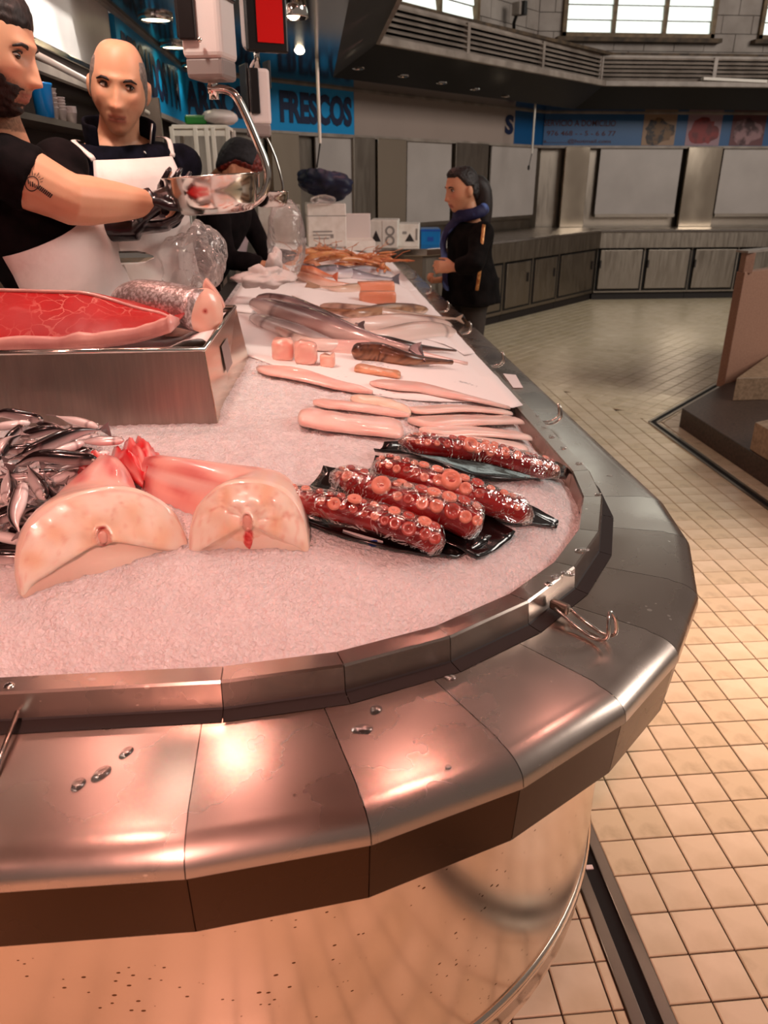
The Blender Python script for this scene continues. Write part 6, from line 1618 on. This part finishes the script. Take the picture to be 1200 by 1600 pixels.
g = G(); P3.legs(g, .02); cloth(P3.root, 'trousers', g, 'trousers', .016, .005)

# ---- customer by the counter: dark coat, scarf, hair tied back, facing left
YW4 = 5.0
hc4 = PY(722, 298, YW4)
P4 = Person('woman in a long black coat and patterned blue scarf standing at the counter, facing left', (hc4.x + .085, YW4 + .02, .90), (hc4.x + .07, YW4, hc4.z - .165), (-.97, -.2, 0), hc4, rot_face(Vector((-.97, -.26, -.12)), .0), 0.0, True, .96, shoulder=.175, head_scale=1.08)
P4.brow = 'hair_dark'
P4.torso(P4.body, -.01); P4.head(P4.body); P4.legs(P4.body, -.005)
lw = PY(708, 418, YW4 - .22); le = PY(742, 412, YW4 - .30); rw = PY(696, 436, YW4 + .02); re_ = PY(735, 425, YW4 + .18)
P4.arm(P4.body, 1, le, lw, off=-.012); P4.arm(P4.body, -1, re_, rw, off=-.012)
hand_shape(P4.body, lw, (-.9, .1, .05), (.1, .8, -.3), -1, .55); hand_shape(P4.body, rw, (-.9, -.1, -.1), (.1, .3, .6), 1, .75)
P4.finish_body(.006, face_colour('d09a78', 'a85048')); P4.eyes((0, 1, -.1), .010, .75)
P4.hair_shell('hair', 'hair_dark', lambda p: min((p.z - .070) + max(0, .045 - p.y) * 1.25, .105 - p.y + (p.z - .06) * .2, .1 if (p.z > -.012 - max(0, -p.y - .015) * 1.4 or p.y < -.055) else -1, .1 if not (abs(p.x) > .060 and abs(p.y + .012) < .02 and p.z < .024) else -1), .010, wob=.003)
g = G(); q0 = P4.HC + Vector((.085, .02, .03)); g.tube(curve([q0 + Vector((-.03, 0, .02)), q0 + Vector((.035, .01, -.02)), q0 + Vector((.055, .01, -.14)), q0 + Vector((.045, .005, -.26)), q0 + Vector((.03, 0, -.34))], 14), [.045, .056, .062, .064, .064, .063, .062, .060, .058, .055, .05, .042, .032, .015], 14); g.build('ponytail', 'hair_dark', P4.root, smooth=True)
# coat: flares to mid thigh, hidden closed front
g = G(); rings = []
for i in range(26):
    u = lerp(-.22, .965, i / 25); fl = .022 + max(0, .55 - u) * .085
    rings.append([P4.tp(u, 2 * math.pi * k / 32, fl, wadd=max(0, .4 - u) * .02) for k in range(32)])
g.loft(rings); P4.arm(g, 1, le, lw, off=.018, upto=1.85); P4.arm(g, -1, re_, rw, off=.018, upto=1.85); cloth(P4.root, 'coat', g, 'coat', .011, .010, 7)
g = G(); P4.legs(g, .012); cloth(P4.root, 'trousers', g, 'trousers_grey', .014, .004)
# scarf round the neck, ends hanging in front
g = G(); n = P4.nb + Vector((0, 0, .035)); ring = [n + P4.l * (.085 * math.sin(a)) + P4.f * (.082 * math.cos(a) + .012) + UP * (.02 * -math.cos(a) + .01) for a in [2 * math.pi * k / 20 for k in range(21)]]
g.tube(ring, [(.03, .038)] * 21, 10)
g.tube(curve([n + P4.f * .085 - UP * .02, P4.tp(.84, -.15, .05), P4.tp(.66, -.10, .06), P4.tp(.40, -.05, .06), P4.tp(.12, .05, .065), P4.tp(-.02, .05, .07)], 18), [(.040, .018)] * 12 + [(.046, .014)] * 6, 10, up=P4.f)
cloth(P4.root, 'scarf', g, 'scarf', .009, .005, 14)
# shoulder bag with a chain strap
g = G(); g.tube(curve([P4.shoulder(1) + Vector((-.005, -.075, .05)), P4.shoulder(1) + Vector((-.02, -.115, -.06)), P4.shoulder(1) + Vector((-.03, -.14, -.20)), P4.shoulder(1) + Vector((-.04, -.13, -.32))], 16), [(.011, .005)] * 16, 8, up=(0, -1, 0)); st_ = g.build('bag_strap', 'strap', P4.root, smooth=True)
bg = P4.shoulder(1) + Vector((-.16, -.02, -.66)); bag = thing('handbag', 'dark leather handbag hanging in front of the woman in the black coat', 'handbag', bg)
g = G(); g.box(bg, (.24, .09, .20)); g.build('bag_body', 'leather', bag, bevel=.025, seg=3, smooth=True)
G().tube(curve([bg + Vector((-.09, -.02, .09)), bg + Vector((-.05, -.02, .18)), bg + Vector((.05, -.02, .18)), bg + Vector((.09, -.02, .09))], 14), .007, 8).build('handle', 'leather', bag, smooth=True)
# ---------------------------------------------------------------- hanging scales
YS = 2.26
def bowl(g, c, r, h, seg=40, tilt=None):
    prof = [(.02, 0), (r * .62, .001), (r * .78, .006), (r * .88, h * .28), (r * .955, h * .62), (r * .985, h * .96), (r * 1.02, h), (r * 1.02, h + .003), (r * .975, h - .002), (r * .945, h * .62), (r * .865, h * .30), (r * .76, .012), (r * .6, .006), (.02, .005)]
    g2 = G(); g2.lathe(prof, (0, 0, 0), seg); m3 = tilt or Matrix.Identity(3)
    base = len(g.v)
    for p in g2.v: g.vert(c + m3 @ Vector(p))
    for f in g2.f: g.f.append([i + base for i in f])
def hanging_scale(label, body_px, Yb, W_, D_, ztop, yaw, pan_c, pan_r, pan_h, arm_pts, tilt=None, arm_w=(.014, .006)):
    o = thing('hanging_scale', label, 'scale', (body_px[0], Yb, pan_c.z))
    c = Vector(body_px); rot = Matrix.Rotation(yaw, 3, 'Z'); H_ = ztop - c.z
    G().box(c + UP * (H_ / 2), (W_, D_, H_), rot).build('housing', 'white_plastic', o, bevel=.014, seg=3)
    f = rot @ Vector((-.28 * W_, -D_ / 2 - .006, 0)); G().box(c + UP * (H_ / 2 + .018) + f, (W_ * .42, .014, H_ - .04), rot).build('keypad', 'black_plastic', o, bevel=.004)
    f = rot @ Vector((-W_ / 2 - .004, 0, 0)); G().box(c + UP * (H_ / 2 + .03) + f, (.012, D_ * .96, H_ - .03), rot).build('display_side', 'black_plastic', o, bevel=.004)
    f = rot @ Vector((W_ / 2 + .003, 0, 0)); G().box(c + UP * (H_ / 2 + .08) + f, (.010, D_ * .8, H_ - .10), rot).build('display_side', 'black_plastic', o, bevel=.004)
    G().box(c - UP * .018, (W_ * .92, D_ * .9, .05), rot, 1.0).build('base', 'grey_plastic', o, bevel=.01, seg=2)
    G().tube([c - UP * .02, c - UP * .085], .013, 14).build('spindle', 'chrome', o, smooth=True)
    G().tube(curve(arm_pts, 40), [arm_w] * 40, 10, up=(0, -1, 0)).build('arm', 'steel_bright', o, smooth=True)
    g = G(); bowl(g, pan_c, pan_r, pan_h, tilt=tilt); g.build('pan', 'steel_bright', o, smooth=True)
    return o
pc_ = PY(336, 308, YS); pr_ = 74 * proj(pc_)[2] / F_PX
sc1 = PY(330, 96, YS)
arm = [PY(x, y, YS) for x, y in ((325, 140), (350, 140), (368, 150), (384, 180), (402, 222), (415, 255), (418, 280), (410, 305), (392, 319), (368, 326), (345, 322))]
s1 = hanging_scale('near hanging scale with white housing, curved arm and shallow steel pan', (sc1.x, YS, sc1.z), YS, .105, .12, 2.45, -.25, Vector((pc_.x, YS, PY(336, 334, YS).z)), pr_, 54 * proj(pc_)[2] / F_PX, arm, Matrix.Rotation(-.06, 3, 'Y'), (.011, .015))
G().lathe([(.003, 0), (.008, .0), (.008, .004), (.004, .006)], (0, 0, 0), 12)
p = PY(312, 62, YS - .075); G().ball(p, .006, 10, 8).build('button', 'chrome', s1, smooth=True)
Y2 = 3.5
c2_ = PY(404, 196, Y2); top2 = PY(404, 108, Y2).z
arm2 = [PY(x, y, Y2) for x, y in ((412, 208), (420, 222), (430, 245), (438, 272), (442, 295), (436, 312), (420, 322))]
pc2 = PY(424, 316, Y2)
o2 = hanging_scale('second hanging scale behind the first with a small pan', (c2_.x, Y2, c2_.z), Y2, .088, .10, top2, .35, Vector((pc2.x - .0, Y2, pc2.z - .02)), .075, .06, arm2, None, (.005, .008))
t0 = PY(402, 108, Y2); t1 = PY(400, 60, Y2)
G().tube([t0, t1], .012, 12).build('hanger_tube', 'chrome', o2, smooth=True)
cc_ = PY(414, 34, Y2); rot = Matrix.Rotation(.35, 3, 'Z')
G().box(cc_ + rot @ Vector((0, .03, .01)), (.175, .07, .22), rot).build('head_display', 'white_plastic', o2, bevel=.03, seg=3)
G().box(cc_ + rot @ Vector((0, -.012, -.005)), (.170, .02, .20), rot).build('bezel', 'black_plastic', o2, bevel=.008)
G().box(cc_ + rot @ Vector((.012, -.024, .0)), (.105, .006, .145), rot).build('red_screen', 'red_screen', o2)
G().tube([PY(400, 8, Y2), (PY(400, 8, Y2).x, Y2, 2.5)], .014, 12).build('hanger_tube', 'chrome', o2, smooth=True)
G().tube(curve([PY(402, 90, Y2), PY(394, 100, Y2), PY(390, 112, Y2)], 8), .006, 6).build('cable', 'white_plastic', o2)

# soffit lamps of the stall and the pendant lamps
def soffit_lamp(px, py, w_px, label, power):
    p = PZ(px, py, ZS1 + .008); r_ = w_px / 2 * proj(p)[2] / F_PX
    o = thing('ceiling_lamp', label, 'lamp', (p.x, p.y, ZS1))
    G().lathe([(r_ * 1.12, .012), (r_ * 1.12, -.006), (r_ * .98, -.010), (r_ * .96, .006)], (p.x, p.y, ZS1), 28, False, False).build('ring', 'steel_bright', o, smooth=True)
    G().lathe([(r_ * .97, -.001), (r_ * .6, -.004), (.002, -.005)], (p.x, p.y, ZS1), 28, False, True).build('diffuser', 'lamp_glow', o, smooth=True)
    d = bpy.data.lights.new('lamp_light', 'SPOT'); d.energy = power; d.color = (1, .88, .72); d.spot_size = math.radians(120); d.spot_blend = .5; d.shadow_soft_size = .06
    l = bpy.data.objects.new('lamp_light', d); COL.objects.link(l); l.parent = o; l.location = (0, 0, -.02)
soffit_lamp(243, 27, 48, 'nearest round glowing lamp in the soffit before the blue sign', 6)
soffit_lamp(272, 71, 40, 'second round glowing lamp in the soffit before the blue sign', 5)
soffit_lamp(298, 101, 26, 'third round lamp half hidden behind the near scale', 3)
# metal pendant lamp and a bare spotlight
pl_ = PZ(458, 18, 2.22)
o = thing('pendant_lamp', 'polished metal pendant lamp beside the red scale display', 'lamp', pl_)
r_ = 24 * proj(pl_)[2] / F_PX
G().lathe([(r_ * .35, .085), (r_ * .8, .07), (r_ * .92, .02), (r_, -.02), (r_ * .96, -.025), (r_ * .86, .02), (r_ * .5, .06)], pl_, 28, True, False).build('shade', 'chrome', o, smooth=True)
G().ball(pl_ + UP * .0, r_ * .5, 14, 8).build('bulb', 'lamp_glow', o, smooth=True)
G().tube([pl_ + UP * .06, pl_ + UP * .09], .008, 6).build('cord', 'black_plastic', o)
b_ = PY(468, 74, 5.9); o = thing('spotlight', 'small dazzling spotlight under the soffit left of the white rod', 'lamp', b_)
G().lathe([(.03, .05), (.045, .02), (.05, -.01), (.042, -.012), (.03, .02)], b_, 18, True, False).build('can', 'steel_bright', o, smooth=True)
G().ball(b_ + Vector((0, -.01, -.006)), .036, 14, 10).build('bulb', 'bulb_glow', o, smooth=True)
G().tube([b_ + UP * .05, (b_.x, b_.y, ZS1 + .01)], .010, 8).build('stem', 'steel_bright', o)

# ---------------------------------------------------------------- shelf niche behind the men
SHZ = PX(66, 181, XL + .08).z
def wx(px, py, x=XL): return PX(px, py, x)
sh = thing('wall_shelf', 'dark recessed steel shelf along the wall behind the two men', 'shelf', (XL, 3.0, 1.6))
G().box((XL - .02, 3.1, 1.955), (.10, 3.2, .03)).build('top_board', 'plank_dark', sh)
G().box((XL - .0, 3.1, SHZ - .01), (.16, 3.2, .02)).build('shelf_board', 'steel_dull', sh)
a = PX(62, 88, XL + .16); b = PX(148, 133, XL + .16); d_ = (b - a)
G().tube([a - d_ * .6, b + d_ * 1.6], .011, 10).build('rail', 'white_paint', sh, smooth=True)
G().box((XL - .01, 2.42, 1.45), (.14, .03, 1.1)).build('upright', 'steel_side', sh)
G().box((XL + .05, 4.62, 1.2), (.30, .04, 1.45)).build('upright', 'steel_dull', sh)
p = PX(66, 150, XL + .06)
tubo = thing('blue_tub', 'blue plastic tub standing on the shelf beside the bearded man', 'tub', (p.x, p.y, SHZ))
G().lathe([(.030, 0), (.034, .095), (.037, .10), (.037, .107), (.032, .107), (.030, .01)], (p.x, p.y, SHZ + .001), 20, True, False).build('tub_body', 'blue_plastic', tubo, smooth=True)
for i, (px, lab) in enumerate(((80, 'stack of clear cups nearest the blue tub'), (92, 'second stack of clear cups on the shelf'), (108, 'low stack of clear cups behind the shoulder of the facing man'))):
    p = PX(px, 165, XL + .06); h_ = (.09, .06, .03)[i]
    st_ = thing('cup_stack', lab, 'cups', (p.x, p.y, SHZ), group='cups on the wall shelf')
    for k in range(5): G().lathe([(.018, 0), (.024, .035), (.026, .037), (.021, .035)], (p.x, p.y, SHZ + .002 + k * h_ / 6), 14, True, False).build('cup', 'grey_plastic', st_, smooth=True)

# white wire rack under the sign with a bag and a green packet on top
YR = 5.2
rk = thing('storage_rack', 'white slatted rack under the blue sign behind the capped seller', 'rack', PY(300, 300, YR))
x0 = PY(272, 240, YR).x; x1 = PY(358, 240, YR).x; zt = PY(300, 198, YR).z; zb = 1.02; dR = .38
for xx in (x0, x1, lerp(x0, x1, .42), lerp(x0, x1, .62), lerp(x0, x1, .74)): G().box((xx, YR, (zt + .3) / 2), (.026, .026, zt - .3)).build('post', 'white_paint', rk, bevel=.004)
for xx in (x0, x1): G().box((xx, YR + dR, (zt + .3) / 2), (.026, .026, zt - .3)).build('post', 'white_paint', rk, bevel=.004)
for zz in (zt, lerp(zt, 1.02, .42), 1.02): G().box(((x0 + x1) / 2, YR + dR / 2, zz), (x1 - x0, dR, .022)).build('shelf', 'white_paint', rk, bevel=.004)
G().box(((x0 + x1) / 2, YR, zt - .035), (x1 - x0, .02, .03)).build('rail', 'white_paint', rk)
p = PY(345, 202, YR + .1); g = G(); g.ball((p.x, p.y, zt + .055), (.11, .12, .045), 18, 10); g.v = [(v[0], v[1], v[2] + .012 * noise.noise((v[0] * 20, v[1] * 20, v[2] * 20))) for v in g.v]; tag(g.build('plastic_sack', 'white_plastic', smooth=True), 'limp white sack lying on top of the white rack', 'sack')
p = PY(308, 192, YR + .1); mat('green_pack', '1c7a28', .4); g = G(); g.box((p.x, p.y, zt + .04), (.13, .14, .05)); tag(g.build('packet', 'green_pack', bevel=.012), 'green packet lying on top of the white rack', 'packet')

# ---------------------------------------------------------------- things at the back of the counter
DZB = 1.06
bs = thing('work_shelf', 'steel work shelf behind the display with bowls and bags on it', 'shelf', (-.25, 3.0, 1.0))
p0, p1 = PZ(262, 455, DZB), PZ(440, 405, DZB)
G().box((-.30, 3.2, DZB - .015), (.30, 1.7, .03)).build('shelf_top', 'dark', bs, bevel=.004)
for y_ in (2.45, 3.95): G().box((-.30, y_, .90), (.26, .03, .28)).build('bracket', 'steel_dull', bs)
cb = PZ(348, 400, DZB + .01)
o = thing('colander', 'grey lilac plastic basin with ribbed sides behind the crumpled bag', 'basin', cb)
mat('lilac_plastic', 'b9a3a6', .4, sss=.05); s_ = proj(cb)[2] / F_PX; r0, r1, hh_ = 36 * s_, 45 * s_, 42 * s_
NB = 72; rings = []
for (r_, z) in ((.02, 0), (r0, 0), (r0, .004), (lerp(r0, r1, .5), hh_ * .5), (r1, hh_ * .94), (r1 * 1.07, hh_ * .95), (r1 * 1.08, hh_), (r1 * .99, hh_), (lerp(r0, r1, .5) * .97, hh_ * .5), (r0 * .95, .008), (.02, .006)):
    rings.append([(cb.x + r_ * math.cos(2 * math.pi * k / NB) * (1 + (.014 if .004 < z < hh_ * .9 and k % 3 == 0 else 0)), cb.y + r_ * math.sin(2 * math.pi * k / NB) * (1 + (.014 if .004 < z < hh_ * .9 and k % 3 == 0 else 0)), cb.z + z) for k in range(NB)])
g = G(); g.loft(rings); g.build('basin_body', 'lilac_plastic', o, smooth=True)
def crumple(name, label, c, r, seed, m_='bag_film', cat='plastic bag', neck=None, freq=10, amp=.35, seg=44, rg=30):
    g = G(); g.ball(c, r, seg, rg); vs = []
    for v in g.v:
        d = Vector(v) - c; k = 1 + amp * noise.noise((d.x * freq + seed, d.y * freq, d.z * freq)) + amp * .5 * abs(noise.noise((d.x * freq * 2.6 + seed, d.y * freq * 2.6, d.z * freq * 2.6)))
        if neck and d.z > r[2] * neck: k *= 1 - .6 * smooth01((d.z / r[2] - neck) / (1 - neck)); 
        vs.append(c + d * k)
    g.v = [tuple(v) for v in vs]; return tag(g.build(name, m_, smooth=True), label, cat)
p = PY(296, 408, 2.45); crumple('plastic_bag', 'crumpled clear plastic bag behind the silver fish log', p, (.075, .06, .08), 3, amp=.75, freq=10)
p = PY(322, 395, 2.55); crumple('plastic_bag', 'second crumpled clear bag against the lilac basin', p, (.055, .05, .075), 9, amp=.75, freq=11)
p = PY(282, 368, 2.6); crumple('plastic_bag', 'twisted clear bag neck hanging under the gloved hands', p, (.04, .04, .05), 6, amp=.5)
p = PY(446, 376, 3.7); crumple('plastic_bag', 'upright clear pink tinted bag standing beside the white boxes', p, (.085, .07, .17), 5, amp=.18, freq=7)
p = PY(412, 425, 2.95); crumple('paper_wrap', 'crumpled translucent paper wrap behind the tray corner', p - UP * .02, (.085, .07, .03), 12, 'wrap', 'paper', amp=.9, freq=22)
p = PY(430, 418, 3.1); crumple('paper_wrap', 'upright fold of translucent paper left of the upright bag', p, (.03, .045, .06), 15, 'wrap', 'paper', amp=.9, freq=20)
# knife and roll lying by the basin
a = PZ(378, 402, 1.10); b = PZ(420, 412, 1.08); o = thing('knife', 'dark knife lying beside the lilac basin', 'knife', a)
G().tube([a, a.lerp(b, .4)], [(.010, .008), (.011, .008)], 8).build('handle', 'black_plastic', o); g = G(); m_ = a.lerp(b, .4); g.tube([m_, m_.lerp(b, .6), b], [(.014, .002), (.014, .002), (.002, .001)], 6); g.build('blade', 'steel_bright', o)
b_ = PZ(400, 404, 1.07); o = thing('black_tongs', 'black handled tool right of the lilac basin', 'tool', b_); G().tube(curve([PZ(388, 402, 1.08), PZ(402, 400, 1.09), PZ(416, 408, 1.08)], 10), [.010, .014, .018, .02, .022, .022, .02, .018, .014, .008], 8).build('handle', 'black_plastic', o, smooth=True)
# steel bar across the apron of the facing man: edge of his cutting station
o = thing('cutting_board_rest', 'long flat steel blade rest in front of the facing man', 'blade', PY(185, 405, 2.30))
a = PY(122, 404, 2.22); b = PY(240, 402, 2.34)
G().tube(curve([a, a.lerp(b, .5), b], 10), [(.003, .018)] * 8 + [(.003, .014), (.002, .004)], 8, up=UP).build('blade', 'steel_bright', o)
G().tube([a - Vector((.09, 0, .0)), a], [.013, .011], 10).build('handle', 'white_paint', o, smooth=True)
p = PY(118, 385, 2.2); o = thing('steel_hook', 'bone handled steel hung beside the apron', 'tool', p); G().tube([p, p + Vector((.0, 0, -.05)), p + Vector((.005, 0, -.08))], [.008, .012, .006], 10).build('handle', 'strap', o, smooth=True)

# polystyrene boxes at the end of the counter
ZBX = 0.93
def pbox(label, px0, px1, pyb, pyt, Y, depth, yaw=0.0, name='polystyrene_box', m_='foam', lid=False, zb=None):
    a = PY(px0, pyb, Y); b = PY(px1, pyb, Y); t = PY((px0 + px1) / 2, pyt, Y); z0 = a.z if zb is None else zb; rot = Matrix.Rotation(yaw, 3, 'Z')
    o = thing(name, label, 'box', ((a.x + b.x) / 2, Y + depth / 2, z0))
    c = Vector(((a.x + b.x) / 2, Y + depth / 2, (z0 + t.z) / 2)); W_ = b.x - a.x; H_ = t.z - z0
    G().box(c, (W_, depth, H_), rot).build('box_body', m_, o, bevel=.008)
    if lid: G().box(c + UP * (H_ * .22), (W_ * 1.006, depth * 1.01, .004), rot).build('lid_seam', 'print_grey', o)
    return o, c, W_, H_, rot, depth
def fprint(o, c, W_, H_, rot, depth, items):
    for kind, u, v, w_, h_, m_ in items:
        q_ = c + rot @ Vector((u * W_, -depth / 2 - .002, v * H_)); g = G()
        if kind == 'rect': g.box(q_, (w_ * W_, .002, h_ * H_), rot)
        elif kind == 'tri': ids = [g.vert(q_ + rot @ Vector(p)) for p in ((-w_ * W_ / 2, 0, -h_ * H_ / 2), (w_ * W_ / 2, 0, -h_ * H_ / 2), (0, 0, h_ * H_ / 2))]; g.f.append(ids)
        elif kind == 'ring':
            n = 24; r_ = w_ * W_ / 2; A = [g.vert(q_ + rot @ Vector((r_ * math.cos(2 * math.pi * k / n), 0, r_ * math.sin(2 * math.pi * k / n)))) for k in range(n)]; B = [g.vert(q_ + rot @ Vector((r_ * .62 * math.cos(2 * math.pi * k / n), 0, r_ * .62 * math.sin(2 * math.pi * k / n)))) for k in range(n)]
            for k in range(n): g.f.append([A[k], A[(k + 1) % n], B[(k + 1) % n], B[k]])
        g.build('print', m_, o)
b1 = pbox('plain white polystyrene box behind the upright bag', 406, 470, 380, 322, 5.9, .3)
b2 = pbox('tall white polystyrene box with a printed panel under the dark blue bundle', 480, 540, 386, 318, 5.7, .35, .05, lid=True)
fprint(b2[0], *b2[1:4], b2[4], b2[5], [('rect', -.12, -.14, .5, .03, 'print_grey'), ('rect', -.12, -.22, .5, .025, 'print_grey'), ('rect', -.16, -.30, .4, .025, 'print_grey'), ('rect', .12, -.25, .08, .09, 'print_grey'), ('rect', 0, -.46, .25, .03, 'print_grey'), ('rect', -.3, -.46, .04, .05, 'print_grey'), ('rect', .24, -.46, .04, .05, 'print_grey')])
o = thing('polystyrene_box', 'open pinkish polystyrene box with its lid leaning up', 'box', PY(562, 390, 6.0))
a = PY(540, 388, 6.0); b = PY(586, 388, 6.0); t = PY(562, 336, 6.0); m_ = (a + b) / 2
G().box((m_.x, 6.12, m_.z + .02), (b.x - a.x, .30, .07)).build('box_body', 'foam', o, bevel=.006)
G().box((m_.x - .01, 6.26, (m_.z + t.z) / 2), (b.x - a.x - .01, .03, t.z - m_.z), Matrix.Rotation(-.1, 3, 'X')).build('lid', 'white_plastic', o, bevel=.006)
b3 = pbox('white box printed with two rings and a dark wedge', 583, 626, 388, 344, 6.85, .35, -.15)
fprint(b3[0], *b3[1:4], b3[4], b3[5], [('ring', .22, .12, .34, 0, 'print_grey'), ('ring', .22, -.22, .34, 0, 'print_grey'), ('tri', -.28, -.06, .34, .40, 'print_dark'), ('rect', -.05, 0, .006, .98, 'print_grey')])
b4 = pbox('white box with a dark printed mark right of the ringed box', 627, 659, 386, 350, 7.02, .35, -.15)
fprint(b4[0], *b4[1:4], b4[4], b4[5], [('tri', .05, -.08, .45, .36, 'print_dark'), ('rect', -.2, .12, .2, .12, 'print_grey'), ('rect', .38, .05, .08, .5, 'print_grey')])
b5 = pbox('low blue plastic crate beside the woman in the black coat', 660, 690, 384, 358, 7.2, .3, -.1, 'plastic_crate', 'blue_plastic')
fprint(b5[0], *b5[1:4], b5[4], b5[5], [('rect', 0, .42, 1.02, .10, 'label_blue'), ('rect', .0, -.1, .3, .25, 'label_blue')])
tb_ = thing('end_table', 'steel table at the far end of the fish counter carrying the printed boxes', 'table', (.8, 7.1, 0))
zt_ = b3[1].z - b3[3] / 2
G().prism([(-.9, 5.65), (.30, 5.62), (.62, 6.2), (1.55, 6.9), (1.1, 7.6), (-.9, 6.6)], .88, .90).build('table_top', 'steel_dull', tb_) if False else None
G().prism([(.3, 6.79), (.95, 6.79), (1.55, 7.12), (1.3, 7.65), (.3, 7.30)], zt_ - .06, zt_ - .002).build('table_top', 'steel_bright', tb_, bevel=.004)
G().prism([(.34, 6.84), (.92, 6.84), (1.45, 7.15), (1.25, 7.55), (.34, 7.25)], .0, zt_ - .06).build('table_base', 'steel_dull', tb_)
p = PY(508, 288, 5.85); crumple('cloth_bundle', 'bundled dark blue cloth resting on top of the tall polystyrene box', p, (.18, .14, .09), 21, 'navy_cloth', 'cloth', amp=.55, freq=6.5, seg=60, rg=40)
p = PY(505, 312, 5.7); g = G(); g.ball(p, (.09, .05, .035), 18, 10); g.v = [(v[0], v[1], v[2] + .012 * noise.noise((v[0] * 22, v[1] * 22, 3))) for v in g.v]; tag(g.build('plastic_wrap', 'bag_film', smooth=True), 'shiny plastic wrap hanging under the dark blue bundle', 'plastic wrap')
o = thing('white_cup', 'small white tub beside the upright bag at the langoustines', 'tub', PZ(470, 395, 1.03)); p = PZ(470, 396, 1.03); G().lathe([(.03, 0), (.036, .06), (.038, .065), (.032, .06)], p, 16, True, False).build('tub_body', 'white_plastic', o, smooth=True)

# wall washers above the white panels (out of sight, over the men)
for y_ in (3.3, 3.62):
    o = thing('wall_washer', ('nearer' if y_ < 3.5 else 'farther') + ' spot fitting over the white wall panels', 'lamp', (XL + .28, y_, 2.95))
    G().lathe([(.03, .06), (.045, .03), (.05, -.01), (.04, -.012), (.03, .02)], (XL + .28, y_, 2.95), 16, True, False).build('can', 'steel_bright', o, smooth=True)
    d = bpy.data.lights.new('washer_light', 'SPOT'); d.energy = 80; d.color = (1, .95, .90); d.spot_size = math.radians(50); d.spot_blend = .35; d.shadow_soft_size = .03
    l = bpy.data.objects.new('washer_light', d); COL.objects.link(l); l.parent = o; l.location = (0, 0, -.03); l.rotation_euler = (0, math.radians(16), 0)
    G().tube([(XL + .28, y_, 3.01), (XL - .03, y_, 3.01)], .012, 8).build('arm', 'steel_bright', o)
